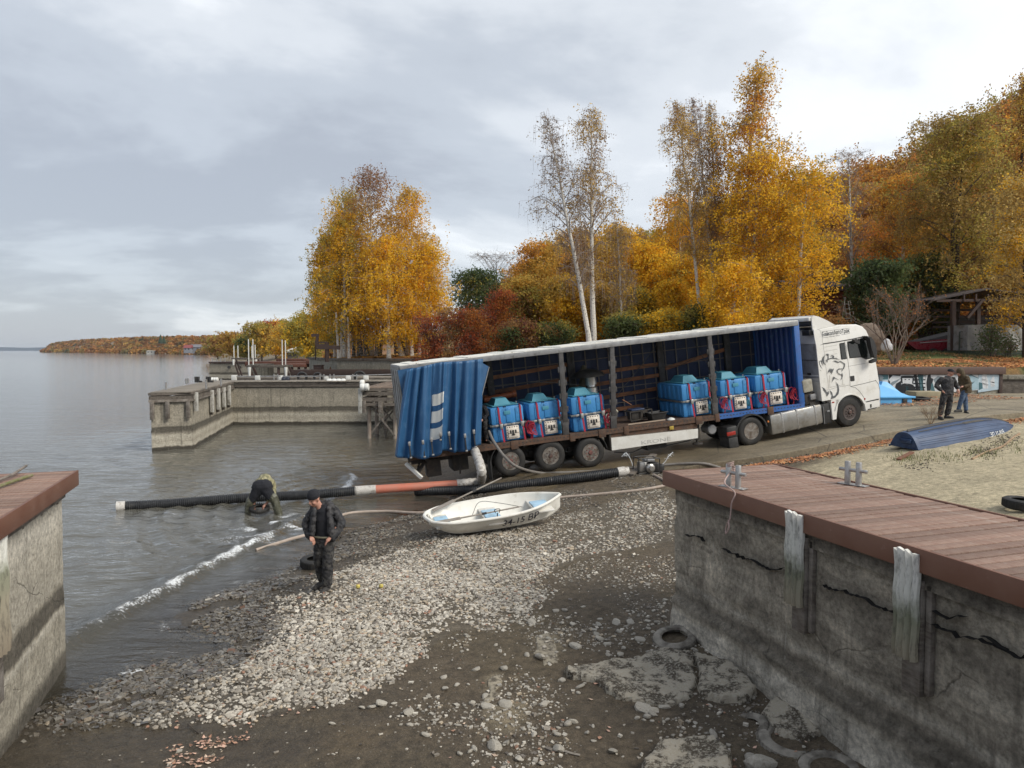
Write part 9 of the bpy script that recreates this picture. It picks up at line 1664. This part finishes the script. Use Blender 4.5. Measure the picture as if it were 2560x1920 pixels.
for j in range(75): a=rs.random(); stones.append((rs.gauss(1480,130),rs.gauss(1600,55)) if a<.55 else (rs.uniform(1050,1800),rs.uniform(1700,1915)))
for j,(u,v) in enumerate(stones):
    if u>1660 and v<1620: u-=60
    p=onground(u,v); s=(.055 if j<90 else .03)*rs.lognormvariate(0,.38); o=link(bpy.data.objects.new('stone',SM[j%7])); o.location=(p[0],p[1],p[2]+s*.15); o.rotation_euler=(rs.uniform(-.4,.4),rs.uniform(-.4,.4),rs.uniform(0,6.28)); o.scale=(s,s*rs.uniform(.8,1.1),s*rs.uniform(.7,1.1)); sz='large' if s>.068 else ('middling' if s>.045 else 'small'); wh=min(((1560,1560,'near the half sunk tyre'),(1450,1700,'in front of the large slab'),(1400,1630,'behind the large slab'),(1210,1640,'at the right edge of the gravel bank'),(1250,1760,'on the mortar patch'),(1200,1900,'at the bottom edge below the mortar patch'),(1640,1780,'between slab and flat boulder'),(1400,1880,'left of the flat boulder'),(1000,1780,'below the gravel bank'),(830,1770,'just under the lower gravel edge'),(1900,1900,'by the buried tyre ring'),(1100,1890,'at the bottom edge left of centre')),key=lambda q:(q[0]-u)**2+(q[1]-v)**2)[2]; tag(o,'%s pale stone on dark mud %s'%(sz,wh),'stone','loose pale stones on the mud')
M_mort=mat('pale_mortar',(.33,.29,.22),.9,c2=(.22,.19,.14),scale=14,dirt=(.09,.075,.055),ds=9,dlo=.48,dhi=.6,bump=.6,bs=40,bd=.01); M_apple=mat('yellow_apple',(.62,.50,.10),.4,c2=(.50,.42,.12),scale=12)
# broken concrete slabs
_t=NT('broken_slab'); _c=_t.mix(_t.ramp(_t.noise(5,7,.7),[(.46,0.),(.54,1.)]),(.42,.375,.30),(.085,.070,.052)); _c=_t.mix(_t.ramp(_t.noise(32,4,.7),[(.5,0.),(.62,.8)]),_c,(.46,.43,.36)); M_slab=_t.P(_c,.85,0,_t.bump(_t.noise(22,6,.75),.9,.04),.3)
def broken_slab(name,label,L_,th,seed,tilt=(0,0),amp=.03,st=.03,zc=.45,m=None):
    P=W2(L_,zc); lo=P.min(0);hi=P.max(0); xs=np.arange(lo[0]-.06,hi[0]+.06,st); ys=np.arange(lo[1]-.06,hi[1]+.06,st); X,Y,Q=grid(xs,ys); ed=sdist(X,Y,P); ins=inpoly(X,Y,P); sd=np.where(ins,ed,-ed)+(fbm(X,Y,.22,4,seed)-.5)*.10
    c=P.mean(0); top=gzn(X,Y)+th+(fbm(X,Y,.35,5,seed)-.5)*amp*2+(X-c[0])*tilt[0]+(Y-c[1])*tilt[1]; Z=np.where(sd>.02,top,np.where(sd>-.0,top-.03,gzn(X,Y)-.12)); k=(sd>-.05)[Q].any(1); me=fmesh(name,np.stack([X,Y,Z],1),Q[k],smooth=True,sharp=.7); me.materials.append(m or M_slab); return tag(put(name,me),label,'slab')
z3=lambda L_:[(1000+x/2.304,1480+y/2.304) for x,y in L_]
broken_slab('concrete_slab','large cracked concrete slab lying broken in the mud beside the pier wall, left half',z3([(950,445),(1060,428),(1200,418),(1380,400),(1530,365),(1690,430),(1705,560),(1690,600),(1600,640),(1480,640),(1250,600),(1180,560),(1090,510),(960,482)]),.065,1,(0,.03),amp=.05)
broken_slab('concrete_slab','cracked slab piece wedged between the larger slab and the pier wall',z3([(1540,360),(1700,400),(1830,430),(2000,530),(2060,600),(2000,640),(1870,645),(1730,600),(1715,540),(1700,440)]),.075,2,(.03,0),amp=.05)
z2=lambda L_:[(1600+x/2.023,1100+y/2.023) for x,y in L_]
broken_slab('concrete_slab','small broken slab sliding against the pier footing near the buried tyre ring',z2([(615,1390),(700,1338),(800,1390),(870,1450),(935,1500),(870,1525),(700,1485),(640,1430)]),.065,3,(.05,.1),amp=.05)
broken_slab('flat_boulder','flat speckled boulder at the bottom edge, left of the buried tyre ring',z2([(10,1640),(30,1590),(120,1520),(250,1505),(370,1510),(460,1590),(480,1700),(240,1740),(20,1720)]),.13,0,(0,-.05),amp=.07)
for i,(L_,lb) in enumerate((([(945,440),(1060,430),(1075,470),(1010,490),(955,480)],'pale flat stone plate at the left tip of the large slab'),([(780,250),(870,230),(905,330),(940,400),(820,420),(770,350)],'patch of pale crushed mortar left of the large slab'),([(470,490),(590,440),(625,440),(560,540),(600,560),(500,630),(440,620),(505,540)],'hourglass shaped pale mortar patch on the mud'))):
    broken_slab('stone_plate',lb,z3(L_),.012,i,amp=.012,m=M_mort)
# apples
for u,v,lb in ((895,1474,'left yellow apple on the gravel right of the standing man'),(953,1473,'right yellow apple on the gravel, farther from the man')):
    p=onground(u,v); b=MB(); b.lathe([(-.030,.008),(-.036,.02),(-.02,.036),(.008,.040),(.030,.028),(.032,.012),(.026,.002)],(p[0],p[1],p[2]+.055),(0,.3,1),14); t=thing('apple',lb,'apple',loc=p); b.build('apple_flesh',M_apple,t); b=MB(); b.tube([(p[0],p[1]+.005,p[2]+.08),(p[0]+.01,p[1]+.01,p[2]+.105)],.003,5); b.build('stalk',M_bark,t)
# fallen leaves
def litter(name,X,Y,size,cols,label,seed,lift=.012,zf=None):
    r=np.random.default_rng(seed); n=len(X); Z=(gzn(X,Y) if zf is None else zf)+lift; a=r.uniform(0,6.28,n); s=size*r.uniform(.6,1.3,n); c,sn=np.cos(a)*s,np.sin(a)*s; t=r.normal(0,.3,(n,2))*s[:,None]
    V=np.stack([np.stack([X+c,Y+sn,Z+t[:,0]+s*.15],1),np.stack([X-sn*.7,Y+c*.7,Z],1),np.stack([X-c,Y-sn,Z+t[:,1]+s*.15],1),np.stack([X+sn*.7,Y-c*.7,Z],1)],1).reshape(-1,3); V[:,2]=np.maximum(V[:,2],np.repeat(Z,4)-.004)
    col=np.repeat(np.array(cols)[r.integers(len(cols),size=n)]*r.uniform(.6,1.2,(n,1)),4,axis=0); me=fmesh(name,V,np.arange(4*n).reshape(-1,4),col=col); me.materials.append(M_litter); return tag(put(name,me),label,'leaves',kind='stuff')
_t=NT('dead_leaf'); M_litter=_t.P(_t.attr('col').outputs[0],.7)
r=np.random.default_rng(77); LV=[(.52,.33,.25),(.46,.27,.19),(.60,.45,.34),(.36,.20,.13)]
def plist(L_,sp,n): 
    o=[]
    for j in range(n): u,v=L_[r.integers(len(L_))]; o.append(onground(u+r.normal(0,sp),v+r.normal(0,sp*.45)))
    return np.array(o)
P=plist([(430,1910),(470,1895),(500,1870),(530,1862),(560,1860),(600,1850),(440,1880),(520,1905),(480,1912),(540,1868)],14,150); litter('fallen_leaves',P[:,0],P[:,1],.025,LV,'pinkish fallen leaves lying on wet mud at the bottom left',1)
P=plist([(620,1812),(560,1842),(700,1790),(1230,1860),(1250,1868),(1515,1742),(1480,1830),(1970,1840),(1700,1765),(1100,1300),(900,1500),(1400,1900)],60,60); litter('stray_leaves',P[:,0],P[:,1],.030,LV,'single fallen leaves strewn over the beach',2)
S_=r.uniform(7.5,22,5200); P=np.array([rampline(s,KERB-.28-abs(w)*1.) for s,w in zip(S_,r.normal(0,.35,5200))]); litter('kerb_leaves',P[:,0],P[:,1],.05,[(.50,.19,.07),(.42,.17,.07),(.55,.30,.13),(.30,.15,.08)],'red brown leaves drifted along the foot of the ramp edge',3,.02)
S_=r.uniform(13,26,9000); w=8.+r.normal(0,2.6,9000); w=np.where(S_>18,r.uniform(1.5,11.5,9000),w); P=np.array([rampline(s,q_) for s,q_ in zip(S_,w)]); kk=bankside(P[:,0],P[:,1])<-.1; P=P[kk]; S_=S_[kk]; kk=fbm(P[:,0],P[:,1],1.5,3,1)>.45; litter('ramp_leaves',P[kk,0],P[kk,1],.055,[(.40,.16,.07),(.34,.14,.07),(.48,.27,.13),(.28,.14,.08)],'brown leaves strewn over the top of the ramp before the mural',4,.03,zf=rampz(S_[kk])+.03)
X=r.uniform(9,34,26000); Y=r.uniform(34.5,47,26000); kk=(bankside(X,Y)>.3)&(fbm(X,Y,1.6,3,2)<.58-.06*(Y>41)); X,Y=X[kk],Y[kk]; litter('bank_leaves',X,Y,.075,[(.52,.17,.05),(.46,.20,.06),(.56,.31,.10),(.34,.15,.06)],'thick red brown leaf cover on the bank above the mural',5,.03)
X=r.uniform(-19,0,9000); Y=r.uniform(59,70,9000); kk=bankside(X,Y)>.4; litter('bank_leaves',X[kk],Y[kk],.12,[(.58,.32,.06),(.50,.26,.06)],'golden leaf cover under the shore birches',6,.03)
# grass on the bank and by the upturned boat
def grass(name,X,Y,h,cols,label,seed,zf=None):
    r=np.random.default_rng(seed); n=len(X); Z=gzn(X,Y) if zf is None else zf; a=r.uniform(0,6.28,n); hh=h*r.uniform(.5,1.3,n); w=h*.10; dx=np.cos(a)*w; dy=np.sin(a)*w; lx=r.normal(0,.35,n)*hh; ly=r.normal(0,.35,n)*hh
    V=np.stack([np.stack([X-dx,Y-dy,Z-.02],1),np.stack([X+dx,Y+dy,Z-.02],1),np.stack([X+lx,Y+ly,Z+hh],1)],1).reshape(-1,3); col=np.repeat(np.array(cols)[r.integers(len(cols),size=n)]*r.uniform(.7,1.2,(n,1)),3,axis=0); me=fmesh(name,V,np.arange(3*n).reshape(-1,3),col=col); me.materials.append(M_litter); return tag(put(name,me),label,'grass',kind='stuff')
GC=[(.13,.17,.05),(.18,.20,.07),(.22,.19,.09)]
X=r.uniform(13,40,30000); Y=r.uniform(39,48,30000); kk=(fbm(X,Y,1.6,3,3)+.10*np.exp(-((Y-43.5)/2)**2)>.55); grass('bank_grass',X[kk],Y[kk],.16,GC,'green grass strip before the carport and trailers',7)
P=plist([(2270,1145),(2300,1148),(2335,1140),(2380,1145),(2440,1130),(2470,1135),(2250,1150),(2500,1110),(2545,1120)],16,700); grass('sand_grass',P[:,0],P[:,1],.10,GC,'sparse grass tufts in the sand around the upturned boat',8)
P=plist([(2520,1098),(2500,1108),(2470,1128),(2440,1130),(2300,1165)],18,420); pebbles('sand_debris',P[:,0],P[:,1],r.uniform(.01,.035,len(P)),PC[r.integers(2,5,len(P))]*.5,'dark debris in the sand by the upturned boat','debris',seed=9)
P=[onground(u,v,.02) for u,v in ((2548,1086),(2530,1098),(2505,1118),(2470,1130),(2430,1150))]; b=MB(); b.tube(path(P,5),[.035]*3+[.03]*(len(path(P,5))-3),7); tag(b.build('driftwood',mat('tan_driftwood',(.36,.25,.15),.8,c2=(.24,.16,.10))),'tan curved driftwood branch in the sand under the bow of the upturned boat','driftwood')
for k,(L_,lb) in enumerate(((((470,1815),(485,1830),(497,1838)),'thin dark twig on the wet mud left of the gravel bank'),(((525,1790),(540,1778)),'short straight twig at the lower edge of the gravel bank'),(((1395,1876),(1425,1888),(1450,1892)),'pale bent splinter on the mud near the bottom edge'))):
    P=[onground(u,v,.012) for u,v in L_]; b=MB(); b.tube(path(P,4) if len(P)>2 else P,.006 if k<2 else .012,5); tag(b.build('twig',M_bark if k<2 else M_oar),lb,'twig')
